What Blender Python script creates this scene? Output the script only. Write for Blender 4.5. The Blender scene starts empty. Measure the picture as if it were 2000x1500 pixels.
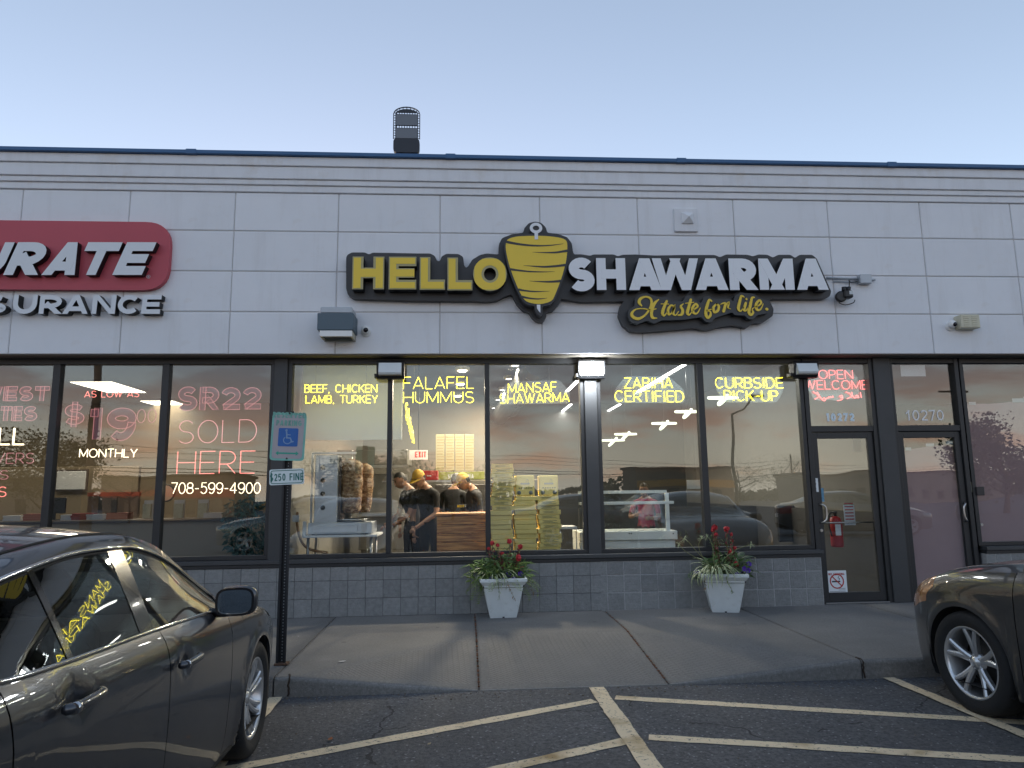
import bpy, bmesh, math, random
from mathutils import Vector, Matrix
random.seed(7)
SC = bpy.context.scene
COL = SC.collection
R = math.radians
# ------------------------------------------------------------ camera, world, sun, exposure
YAW, PITCH, ROLL, FPX, DIST, EYE = -0.06694, 0.15001, -0.01307, 1372.0, 8.52182, 1.42176
cam_d = bpy.data.cameras.new('camera'); cam = bpy.data.objects.new('camera', cam_d); COL.objects.link(cam)
cf = Vector((-math.sin(YAW)*math.cos(PITCH), math.cos(YAW)*math.cos(PITCH), math.sin(PITCH)))
cr = Vector((math.cos(YAW), math.sin(YAW), 0)); cu = cr.cross(cf)
crr = cr*math.cos(ROLL) + cu*math.sin(ROLL); cuu = -cr*math.sin(ROLL) + cu*math.cos(ROLL)
CAM = Vector((0, -DIST, EYE))
cam.matrix_world = Matrix(((crr.x, cuu.x, -cf.x, CAM.x), (crr.y, cuu.y, -cf.y, CAM.y), (crr.z, cuu.z, -cf.z, CAM.z), (0, 0, 0, 1)))
cam_d.sensor_width = 36; cam_d.lens = 36*FPX/2000; cam_d.clip_start = .05; cam_d.clip_end = 3000
SC.camera = cam
SC.render.engine = 'CYCLES'; SC.cycles.use_denoising = True; SC.cycles.max_bounces = 8
SC.cycles.glossy_bounces = 4; SC.cycles.transparent_max_bounces = 12; SC.cycles.transmission_bounces = 4; SC.cycles.diffuse_bounces = 3
SC.cycles.sample_clamp_indirect = 4; SC.cycles.caustics_reflective = False; SC.cycles.caustics_refractive = False
SC.view_settings.view_transform = 'Standard'; SC.view_settings.look = 'None'; SC.view_settings.gamma = 1
SC.view_settings.use_curve_mapping = False; SC.view_settings.exposure = 2.36
W = bpy.data.worlds.new('World'); SC.world = W; W.use_nodes = True
nt = W.node_tree; N = nt.nodes; L = nt.links; bg = N['Background']
def nd(N, t, **k):
    n = N.new(t)
    for a, b in k.items():
        if a.startswith('i_'): n.inputs[a[2:].replace('_', ' ')].default_value = b
        else: setattr(n, a, b)
    return n
SUN_EL, SUN_AZ = 1.2, -10
sky = nd(N, 'ShaderNodeTexSky', sky_type='NISHITA', sun_disc=False, sun_elevation=R(SUN_EL), sun_rotation=R(SUN_AZ), dust_density=.35, ozone_density=2.0, air_density=1.0)
gam = nd(N, 'ShaderNodeGamma'); gam.inputs[1].default_value = .35
L.new(sky.outputs[0], gam.inputs[0])
tc = N.new('ShaderNodeTexCoord'); sep = N.new('ShaderNodeSeparateXYZ'); L.new(tc.outputs['Generated'], sep.inputs[0])
def mth(op, a, b=None, c=None, clamp=False):
    n = N.new('ShaderNodeMath'); n.operation = op; n.use_clamp = clamp
    for i, v in enumerate((a, b, c)):
        if v is None: continue
        if isinstance(v, (int, float)): n.inputs[i].default_value = v
        else: L.new(v, n.inputs[i])
    return n.outputs[0]
fz = mth('MINIMUM', mth('MULTIPLY_ADD', mth('POWER', 2.71828, mth('MULTIPLY', mth('MAXIMUM', sep.outputs[2], 0.), -3.2)), 1.35, .56), 1.18)
gr = N.new('ShaderNodeMixRGB'); gr.blend_type = 'MULTIPLY'; gr.inputs[0].default_value = 1; L.new(gam.outputs[0], gr.inputs[1])
cc = N.new('ShaderNodeCombineXYZ'); L.new(mth('MULTIPLY', fz, .92), cc.inputs[0]); L.new(fz, cc.inputs[1]); L.new(mth('MULTIPLY', fz, 1.19), cc.inputs[2]); L.new(cc.outputs[0], gr.inputs[2])
# evening clouds, low over the side of the sky opposite the sunset
comb = N.new('ShaderNodeCombineXYZ'); L.new(sep.outputs[0], comb.inputs[0]); L.new(sep.outputs[1], comb.inputs[1])
L.new(mth('MULTIPLY', sep.outputs[2], 4.2), comb.inputs[2])
cn = nd(N, 'ShaderNodeTexNoise', i_Scale=5.0, i_Detail=7.0, i_Roughness=.55); L.new(comb.outputs[0], cn.inputs['Vector'])
thr = mth('MULTIPLY_ADD', cn.outputs[0], 7.0, -3.25, clamp=True)
side = mth('MULTIPLY_ADD', sep.outputs[1], -3.0, -.6, clamp=True)
low = mth('MULTIPLY_ADD', sep.outputs[2], -3.2, 1.15, clamp=True)
up = mth('MULTIPLY_ADD', sep.outputs[2], 30., .2, clamp=True)
cm = mth('MULTIPLY', mth('MULTIPLY', thr, side), mth('MULTIPLY', low, up))
# cloud colour: peach near the horizon, grey mauve higher up
ramp = N.new('ShaderNodeValToRGB'); L.new(sep.outputs[2], ramp.inputs[0])
ramp.color_ramp.elements[0].position = .02; ramp.color_ramp.elements[0].color = (2.2, 1.25, .80, 1)
ramp.color_ramp.elements[1].position = .16; ramp.color_ramp.elements[1].color = (.62, .50, .55, 1)
# haze of the anti-twilight side: warm beige low down
hz = N.new('ShaderNodeMixRGB'); hz.blend_type = 'MIX'
hzf = mth('MULTIPLY', side, mth('MULTIPLY_ADD', sep.outputs[2], -5.0, .95, clamp=True)); L.new(hzf, hz.inputs[0])
L.new(gr.outputs[0], hz.inputs[1]); hz.inputs[2].default_value = (1.88, 1.70, 1.48, 1)
mx = N.new('ShaderNodeMixRGB'); L.new(cm, mx.inputs[0]); L.new(hz.outputs[0], mx.inputs[1]); L.new(ramp.outputs[0], mx.inputs[2])
L.new(mx.outputs[0], bg.inputs[0]); bg.inputs[1].default_value = .15*1.13
sl = bpy.data.lights.new('sun', 'SUN'); sl.energy = .5; sl.angle = R(.5); sl.color = (1, .72, .5)
so = bpy.data.objects.new('sun', sl); COL.objects.link(so)
sd = Vector((math.sin(R(SUN_AZ))*math.cos(R(SUN_EL)), math.cos(R(SUN_AZ))*math.cos(R(SUN_EL)), math.sin(R(SUN_EL))))
so.rotation_euler = sd.to_track_quat('Z', 'Y').to_euler()
so.location = (0, 30, 20)
EM = 1/2**2.36          # lamps are set for exposure 0, the photograph is exposed for dusk

# ------------------------------------------------------------ helpers
def pray(px, py): return cf + crr*((px-1000)/FPX) - cuu*((py-750)/FPX)
def onY(px, py, Y=0.0):                     # where a point seen in the photo lies on the wall plane y = Y
    d = pray(px, py); t = (Y-CAM.y)/d.y; p = CAM + d*t; return p.x, p.z
def onZ(px, py, Z=0.0):
    d = pray(px, py); t = (Z-CAM.z)/d.z; p = CAM + d*t; return p.x, p.y
MATS = {}
def M(name, col, rough=.6, metal=0., spec=.5, var=0., vs=3., rnd=0., bump=0., bs=60., coat=0., emit=0., ecol=None, dirt=None, wave=None, aniso=None):
    if name in MATS: return MATS[name]
    m = bpy.data.materials.new(name); m.use_nodes = True; n = m.node_tree.nodes; l = m.node_tree.links
    b = n['Principled BSDF']; c = (*col, 1) if len(col) == 3 else col
    b.inputs['Base Color'].default_value = c; b.inputs['Roughness'].default_value = rough; b.inputs['Metallic'].default_value = metal
    b.inputs['Specular IOR Level'].default_value = spec; b.inputs['Coat Weight'].default_value = coat; b.inputs['Coat Roughness'].default_value = .03
    t = n.new('ShaderNodeTexCoord'); oi = n.new('ShaderNodeObjectInfo')
    add = n.new('ShaderNodeVectorMath'); add.operation = 'ADD'
    sc = n.new('ShaderNodeMath'); sc.operation = 'MULTIPLY'; sc.inputs[1].default_value = 37.0; l.new(oi.outputs['Random'], sc.inputs[0])
    l.new(t.outputs['Object'], add.inputs[0]); l.new(sc.outputs[0], add.inputs[1])
    last = None
    if var or rnd:
        hs = n.new('ShaderNodeHueSaturation'); hs.inputs['Color'].default_value = c
        v = None
        if var:
            nz = n.new('ShaderNodeTexNoise'); nz.inputs['Scale'].default_value = vs; nz.inputs['Detail'].default_value = 6; nz.inputs['Roughness'].default_value = .65
            l.new((add if rnd else t).outputs[0 if rnd else 'Object'], nz.inputs['Vector'])
            a = n.new('ShaderNodeMath'); a.operation = 'MULTIPLY_ADD'; a.inputs[1].default_value = var*2.6; a.inputs[2].default_value = 1-var*1.3
            l.new(nz.outputs[0], a.inputs[0]); v = a.outputs[0]
        if rnd:
            a = n.new('ShaderNodeMath'); a.operation = 'MULTIPLY_ADD'; a.inputs[1].default_value = rnd*2; a.inputs[2].default_value = (1-rnd) if v is None else -rnd
            l.new(oi.outputs['Random'], a.inputs[0])
            if v is None: v = a.outputs[0]
            else:
                s = n.new('ShaderNodeMath'); s.operation = 'ADD'; l.new(v, s.inputs[0]); l.new(a.outputs[0], s.inputs[1]); v = s.outputs[0]
        l.new(v, hs.inputs['Value']); last = hs.outputs[0]
    if wave:                                   # (colour, amount): rain streaks running down
        mpn = n.new('ShaderNodeMapping'); mpn.inputs['Scale'].default_value = (3.1, 3.1, .30); l.new(t.outputs['Object'], mpn.inputs[0]); l.new(add.outputs[0], mpn.inputs[0])
        nz = n.new('ShaderNodeTexNoise'); nz.inputs['Scale'].default_value = 1.4; nz.inputs['Detail'].default_value = 6; nz.inputs['Roughness'].default_value = .7; l.new(mpn.outputs[0], nz.inputs['Vector'])
        a = n.new('ShaderNodeMath'); a.operation = 'MULTIPLY_ADD'; a.use_clamp = True; a.inputs[1].default_value = 4; a.inputs[2].default_value = -2.2+wave[1]; l.new(nz.outputs[0], a.inputs[0])
        a2 = n.new('ShaderNodeMath'); a2.operation = 'MULTIPLY'; a2.inputs[1].default_value = .28; l.new(a.outputs[0], a2.inputs[0])
        mxx = n.new('ShaderNodeMixRGB'); l.new(a2.outputs[0], mxx.inputs[0]); mxx.inputs[2].default_value = (*wave[0], 1)
        if last is None: mxx.inputs[1].default_value = c
        else: l.new(last, mxx.inputs[1])
        last = mxx.outputs[0]
    if dirt:                                   # (colour, scale, amount)
        nz = n.new('ShaderNodeTexNoise'); nz.inputs['Scale'].default_value = dirt[1]; nz.inputs['Detail'].default_value = 8; nz.inputs['Roughness'].default_value = .7
        l.new(t.outputs['Object'], nz.inputs['Vector'])
        a = n.new('ShaderNodeMath'); a.operation = 'MULTIPLY_ADD'; a.use_clamp = True; a.inputs[1].default_value = 6; a.inputs[2].default_value = -3.6+dirt[2]
        l.new(nz.outputs[0], a.inputs[0])
        mxx = n.new('ShaderNodeMixRGB'); l.new(a.outputs[0], mxx.inputs[0]); mxx.inputs[2].default_value = (*dirt[0], 1)
        if last is None: mxx.inputs[1].default_value = c
        else: l.new(last, mxx.inputs[1])
        last = mxx.outputs[0]
    if last is not None: l.new(last, b.inputs['Base Color'])
    if bump:
        nz = n.new('ShaderNodeTexNoise'); nz.inputs['Scale'].default_value = bs; nz.inputs['Detail'].default_value = 5
        l.new(t.outputs['Object'], nz.inputs['Vector'])
        bp = n.new('ShaderNodeBump'); bp.inputs['Strength'].default_value = bump; bp.inputs['Distance'].default_value = .01
        l.new(nz.outputs[0], bp.inputs['Height']); l.new(bp.outputs[0], b.inputs['Normal'])
    if emit:
        b.inputs['Emission Color'].default_value = (*(ecol or col), 1); b.inputs['Emission Strength'].default_value = emit*EM
    MATS[name] = m; return m
def ground_mat(name, base, dark, light, fine, specks=.0, crack=.0, stains=.5, bump=1., bscale=90, spots=0.):
    """stone-grained ground: fine aggregate, pale specks, wandering cracks, broad stains"""
    m = bpy.data.materials.new(name); m.use_nodes = True; n = m.node_tree.nodes; l = m.node_tree.links; b = n['Principled BSDF']; b.inputs['Roughness'].default_value = .88
    t = n.new('ShaderNodeTexCoord')
    def noise(sc, det=5, ro=.6, vec=None):
        z = n.new('ShaderNodeTexNoise'); z.inputs['Scale'].default_value = sc; z.inputs['Detail'].default_value = det; z.inputs['Roughness'].default_value = ro; l.new(vec or t.outputs['Object'], z.inputs['Vector']); return z
    def ma(op, a, b_=None, c=None, cl=True):
        q = n.new('ShaderNodeMath'); q.operation = op; q.use_clamp = cl
        for i, v in enumerate((a, b_, c)):
            if v is None: continue
            if isinstance(v, (int, float)): q.inputs[i].default_value = v
            else: l.new(v, q.inputs[i])
        return q.outputs[0]
    def mix(f, a, c):
        q = n.new('ShaderNodeMixRGB')
        for i, v in ((0, f), (1, a), (2, c)):
            if isinstance(v, (int, float)): q.inputs[i].default_value = v
            elif isinstance(v, tuple): q.inputs[i].default_value = (*v, 1)
            else: l.new(v, q.inputs[i])
        return q.outputs[0]
    g = noise(fine, 3, .8); f1 = ma('MULTIPLY_ADD', g.outputs[0], 3.2, -1.1)
    col = mix(f1, dark, light); col = mix(.45, col, base)
    st = noise(.9, 7, .65); f2 = ma('MULTIPLY_ADD', st.outputs[0], 4, -2.0+stains); col = mix(ma('MULTIPLY', f2, .5), col, tuple(x*.62 for x in base))
    st2 = noise(2.7, 6, .7); f3 = ma('MULTIPLY_ADD', st2.outputs[0], 5, -2.9); col = mix(ma('MULTIPLY', f3, .5), col, tuple(min(1, x*1.35) for x in base))
    if specks:
        v = n.new('ShaderNodeTexVoronoi'); v.inputs['Scale'].default_value = fine*.55; l.new(t.outputs['Object'], v.inputs['Vector']); col = mix(ma('MULTIPLY', ma('LESS_THAN', v.outputs['Distance'], .16), specks), col, tuple(min(1, x*2.6) for x in base))
    if spots:
        v = n.new('ShaderNodeTexVoronoi'); v.inputs['Scale'].default_value = 3.1; v.inputs['Randomness'].default_value = 1; l.new(t.outputs['Object'], v.inputs['Vector']); w = n.new('ShaderNodeSeparateColor'); l.new(v.outputs['Color'], w.inputs[0])
        col = mix(ma('MULTIPLY', ma('MULTIPLY', ma('LESS_THAN', v.outputs['Distance'], .075), ma('LESS_THAN', w.outputs[0], .45)), spots), col, tuple(x*.38 for x in base))
    if crack:
        w = noise(1.6, 4); ad = n.new('ShaderNodeVectorMath'); ad.operation = 'ADD'; l.new(t.outputs['Object'], ad.inputs[0]); sc = n.new('ShaderNodeVectorMath'); sc.operation = 'SCALE'; sc.inputs['Scale'].default_value = .55; l.new(w.outputs['Color'], sc.inputs[0]); l.new(sc.outputs[0], ad.inputs[1])
        v = n.new('ShaderNodeTexVoronoi'); v.feature = 'DISTANCE_TO_EDGE'; v.inputs['Scale'].default_value = .42; l.new(ad.outputs[0], v.inputs['Vector']); br = noise(1.1, 2)
        col = mix(ma('MULTIPLY', ma('MULTIPLY', ma('LESS_THAN', v.outputs['Distance'], .0035), ma('GREATER_THAN', br.outputs[0], .50)), crack), col, tuple(x*.3 for x in base))
    l.new(col, b.inputs['Base Color'])
    bn = noise(bscale, 4, .75); bp = n.new('ShaderNodeBump'); bp.inputs['Strength'].default_value = bump; bp.inputs['Distance'].default_value = .012; l.new(bn.outputs[0], bp.inputs['Height']); l.new(bp.outputs[0], b.inputs['Normal'])
    MATS[name] = m; return m
def glass(name, tint=(.8, .85, .84), refl=.3, warp=.02, ws=1.3, rough=0.):
    if name in MATS: return MATS[name]
    m = bpy.data.materials.new(name); m.use_nodes = True; n = m.node_tree.nodes; l = m.node_tree.links; n.clear()
    o = n.new('ShaderNodeOutputMaterial'); mix = n.new('ShaderNodeMixShader'); tr = n.new('ShaderNodeBsdfTransparent'); gl = n.new('ShaderNodeBsdfGlossy')
    tr.inputs[0].default_value = (*tint, 1); gl.inputs['Roughness'].default_value = rough; gl.inputs['Color'].default_value = (.97, 1, .98, 1)
    lw = n.new('ShaderNodeLayerWeight'); lw.inputs[0].default_value = .5
    pw = n.new('ShaderNodeMath'); pw.operation = 'POWER'; pw.inputs[1].default_value = 3.5; l.new(lw.outputs['Facing'], pw.inputs[0])
    ma = n.new('ShaderNodeMath'); ma.operation = 'MULTIPLY_ADD'; ma.inputs[1].default_value = 1-refl; ma.inputs[2].default_value = refl; l.new(pw.outputs[0], ma.inputs[0])
    l.new(ma.outputs[0], mix.inputs[0]); l.new(tr.outputs[0], mix.inputs[1]); l.new(gl.outputs[0], mix.inputs[2]); l.new(mix.outputs[0], o.inputs[0])
    if warp:
        t = n.new('ShaderNodeTexCoord'); nz = n.new('ShaderNodeTexNoise'); nz.inputs['Scale'].default_value = ws; nz.inputs['Detail'].default_value = 1
        l.new(t.outputs['Object'], nz.inputs['Vector']); bp = n.new('ShaderNodeBump'); bp.inputs['Strength'].default_value = 1.; bp.inputs['Distance'].default_value = warp
        l.new(nz.outputs[0], bp.inputs['Height']); l.new(bp.outputs[0], gl.inputs['Normal'])
    MATS[name] = m; return m
def emis(name, col, s): return M(name, (.02, .02, .02), .5, emit=s, ecol=col)

def T(o, label=None, cat=None, group=None, kind=None):
    if label: o['label'] = label
    if cat: o['category'] = cat
    if group: o['group'] = group
    if kind: o['kind'] = kind
    return o
def E_(name, loc=(0, 0, 0), rz=0, label=None, cat=None, group=None, kind=None):
    o = bpy.data.objects.new(name, None); COL.objects.link(o); o.location = loc; o.rotation_euler = (0, 0, rz); o.empty_display_size = .1
    return T(o, label, cat, group, kind)
def inv(p): return (Matrix.Translation(p.location) @ p.rotation_euler.to_matrix().to_4x4()).inverted()
def me_(name, bm, mats, smooth=False):
    me = bpy.data.meshes.new(name); bm.normal_update(); bm.to_mesh(me); bm.free()
    for m in (mats if isinstance(mats, (list, tuple)) else [mats]): me.materials.append(m)
    if smooth:
        for p in me.polygons: p.use_smooth = True
    return me
def mw(o):
    l = Matrix.Translation(o.location) @ o.rotation_euler.to_matrix().to_4x4()
    return l if o.parent is None else mw(o.parent) @ o.matrix_parent_inverse @ l
def O(name, bm, mats, parent=None, smooth=False, world=False, **k):
    o = bpy.data.objects.new(name, me_(name, bm, mats, smooth) if not isinstance(bm, bpy.types.Mesh) else bm); COL.objects.link(o)
    if parent is not None:
        o.parent = parent
        if world: o.matrix_parent_inverse = mw(parent).inverted()
    return T(o, **k)
def B(): return bmesh.new()
def box(bm, x0, x1, y0, y1, z0, z1, bev=0., mi=0, mtx=None):
    vs = [bm.verts.new((x, y, z)) for x in (x0, x1) for y in (y0, y1) for z in (z0, z1)]
    fs = [bm.faces.new([vs[i] for i in q]) for q in ((0, 1, 3, 2), (4, 6, 7, 5), (0, 4, 5, 1), (2, 3, 7, 6), (0, 2, 6, 4), (1, 5, 7, 3))]
    for f in fs: f.material_index = mi
    if bev:
        es = list({e for f in fs for e in f.edges})
        r = bmesh.ops.bevel(bm, geom=es, offset=bev, segments=1, affect='EDGES')
        vs = list({v for f in r['faces'] for v in f.verts} | {v for v in vs if v.is_valid})
        for v in list(vs):
            for f in v.link_faces: f.material_index = mi
    if mtx is not None: bmesh.ops.transform(bm, matrix=mtx, verts=[v for v in vs if v.is_valid])
    return bm
def bx(*a, **k): return box(B(), *a, **k)
def prism(bm, pts, y0, y1, mi=0, ms=None, axis='y'):
    """pts: (x,z) outline, extruded from y0 (front) to y1 (back)"""
    def P(x, z, y): return (x, y, z) if axis == 'y' else ((y, x, z) if axis == 'x' else (x, z, y))
    a = [bm.verts.new(P(x, z, y0)) for x, z in pts]; b = [bm.verts.new(P(x, z, y1)) for x, z in pts]
    n = len(pts)
    f = bm.faces.new(a); f.material_index = mi; g = bm.faces.new(b[::-1]); g.material_index = mi
    for i in range(n):
        q = bm.faces.new([a[i], b[i], b[(i+1) % n], a[(i+1) % n]]); q.material_index = mi if ms is None else ms
    return bm
def tube(bm, pts, r, seg=6, closed=False, caps=True, mi=0):
    pts = [Vector(p) for p in pts]; n = len(pts); rr = r if isinstance(r, (list, tuple)) else [r]*n
    rings = []; up = None
    for i, p in enumerate(pts):
        if closed: t = (pts[(i+1) % n]-pts[i-1])
        else: t = pts[min(i+1, n-1)]-pts[max(i-1, 0)]
        if t.length < 1e-9: t = Vector((0, 0, 1))
        t.normalize()
        if up is None: up = Vector((0, 1, 0)) if abs(t.y) < .9 else Vector((1, 0, 0))
        a = up-t*up.dot(t)
        if a.length < 1e-6: a = t.orthogonal()
        a.normalize(); up = a; b = t.cross(a)
        rings.append([bm.verts.new(p+(a*math.cos(2*math.pi*k/seg)+b*math.sin(2*math.pi*k/seg))*rr[i]) for k in range(seg)])
    for i in range(n if closed else n-1):
        A, C = rings[i], rings[(i+1) % n]
        for k in range(seg):
            try: f = bm.faces.new([A[k], A[(k+1) % seg], C[(k+1) % seg], C[k]]); f.material_index = mi; f.smooth = True
            except ValueError: pass
    if caps and not closed:
        for q in (rings[0][::-1], rings[-1]):
            try: f = bm.faces.new(q); f.material_index = mi
            except ValueError: pass
    return bm
def lathe(bm, prof, seg=24, axis='z', c=(0, 0, 0), mi=0, mis=None, cap=True):
    """prof: (radius, height) list"""
    rings = []
    for r, h in prof:
        ring = []
        for k in range(seg):
            a = 2*math.pi*k/seg; u, v = r*math.cos(a), r*math.sin(a)
            p = {'z': (u, v, h), 'y': (u, h, v), 'x': (h, u, v)}[axis]
            ring.append(bm.verts.new((p[0]+c[0], p[1]+c[1], p[2]+c[2])))
        rings.append(ring)
    for i in range(len(rings)-1):
        for k in range(seg):
            f = bm.faces.new([rings[i][k], rings[i][(k+1) % seg], rings[i+1][(k+1) % seg], rings[i+1][k]]); f.smooth = True
            f.material_index = mi if mis is None else mis[i]
    if cap:
        for q in (rings[0][::-1], rings[-1]):
            f = bm.faces.new(q); f.material_index = mi if mis is None else mis[0]
    return bm
def copy_tree(o, parent=None):
    c = o.copy(); COL.objects.link(c)
    if parent is not None: c.parent = parent
    for ch in [x for x in bpy.data.objects if x.parent == o]: copy_tree(ch, c)
    return c
def fillet(pts, r, n=4):
    out = []; m = len(pts)
    for i in range(m):
        p = Vector(pts[i]); a = Vector(pts[i-1])-p; b = Vector(pts[(i+1) % m])-p
        d = min(r, a.length*.45, b.length*.45)
        A = p+a.normalized()*d; C = p+b.normalized()*d
        for k in range(n+1):
            t = k/n; q = A*(1-t)**2+p*2*t*(1-t)+C*t*t; out.append((q.x, q.y))
    return out
def smooth_closed(pts, n=3):
    out = []; m = len(pts)
    for i in range(m):
        p0, p1, p2, p3 = [Vector(pts[(i+k-1) % m]) for k in range(4)]
        for k in range(n):
            t = k/n; q = .5*((2*p1)+(p2-p0)*t+(2*p0-5*p1+4*p2-p3)*t*t+(3*p1-p0-3*p2+p3)*t**3); out.append((q.x, q.y))
    return out
def smooth_open(pts, n=6):
    out = []; m = len(pts); V = [Vector(p) for p in pts]
    for i in range(m-1):
        p0, p1, p2, p3 = V[max(i-1, 0)], V[i], V[i+1], V[min(i+2, m-1)]
        for k in range(n):
            t = k/n; out.append(.5*((2*p1)+(p2-p0)*t+(2*p0-5*p1+4*p2-p3)*t*t+(3*p1-p0-3*p2+p3)*t**3))
    out.append(V[-1]); return out
def ribbon(bm, pts, y0, y1, closed=False, mi=0, roundcap=False, ms=None):
    """flat stroke of varying width in the xz plane, extruded; pts (x, z, width)"""
    n = len(pts); Lf, Rt = [], []
    for i in range(n):
        p = Vector(pts[i][:2]); w = pts[i][2]/2
        if closed: a = Vector(pts[i-1][:2]); b = Vector(pts[(i+1) % n][:2])
        else: a = Vector(pts[max(i-1, 0)][:2]); b = Vector(pts[min(i+1, n-1)][:2])
        d1 = (p-a); d2 = (b-p)
        if d1.length < 1e-9: d1 = d2
        if d2.length < 1e-9: d2 = d1
        d1.normalize(); d2.normalize(); t = (d1+d2)
        t = t.normalized() if t.length > 1e-6 else d1
        nn = Vector((-t.y, t.x)); c = max(.35, nn.dot(Vector((-d1.y, d1.x))))
        Lf.append(p+nn*(w/c)); Rt.append(p-nn*(w/c))
    if closed:
        v = [[bm.verts.new((q.x, y, q.y)) for q in S] for S in (Lf, Rt) for y in (y0, y1)]
        for i in range(n):
            j = (i+1) % n
            for a, b, m_ in ((0, 2, mi), (1, 3, mi), (0, 1, ms if ms is not None else mi), (2, 3, ms if ms is not None else mi)):
                f = bm.faces.new([v[a][i], v[a][j], v[b][j], v[b][i]]); f.material_index = m_
        return bm
    if roundcap:
        def cap(i, sgn):
            p = Vector(pts[i][:2]); w = pts[i][2]/2; q = Vector(pts[i+sgn][:2]); d = (p-q).normalized(); nn = Vector((-d.y, d.x))
            return [p+nn*w*math.cos(a)+d*w*math.sin(a) for a in (math.pi*k/6 for k in range(1, 6))]
        e = cap(n-1, -1); s = cap(0, 1)
        poly = Lf+e+Rt[::-1]+s
    else: poly = Lf+Rt[::-1]
    # quads along the stroke so that self-overlapping strokes stay clean
    v = [[bm.verts.new((q.x, y, q.y)) for q in S] for S in (Lf, Rt) for y in (y0, y1)]
    s_ = ms if ms is not None else mi
    for i in range(n-1):
        for a, b, m_ in ((0, 2, mi), (1, 3, mi), (0, 1, s_), (2, 3, s_)):
            f = bm.faces.new([v[a][i], v[a][i+1], v[b][i+1], v[b][i]]); f.material_index = m_
    for i in (0, n-1):
        f = bm.faces.new([v[0][i], v[1][i], v[3][i], v[2][i]]); f.material_index = s_
    if roundcap:
        for cp, i in ((e, n-1), (s, 0)):
            A = [bm.verts.new((q.x, y0, q.y)) for q in cp]; Bk = [bm.verts.new((q.x, y1, q.y)) for q in cp]
            ends = (v[0][i], v[2][i], v[1][i], v[3][i]) if i == n-1 else (v[2][i], v[0][i], v[3][i], v[1][i])
            f = bm.faces.new([ends[0]]+A+[ends[1]]); f.material_index = mi
            ring = [(ends[0], ends[2])]+list(zip(A, Bk))+[(ends[1], ends[3])]
            for a, b in zip(ring, ring[1:]):
                f = bm.faces.new([a[0], b[0], b[1], a[1]]); f.material_index = s_
    return bm
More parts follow.
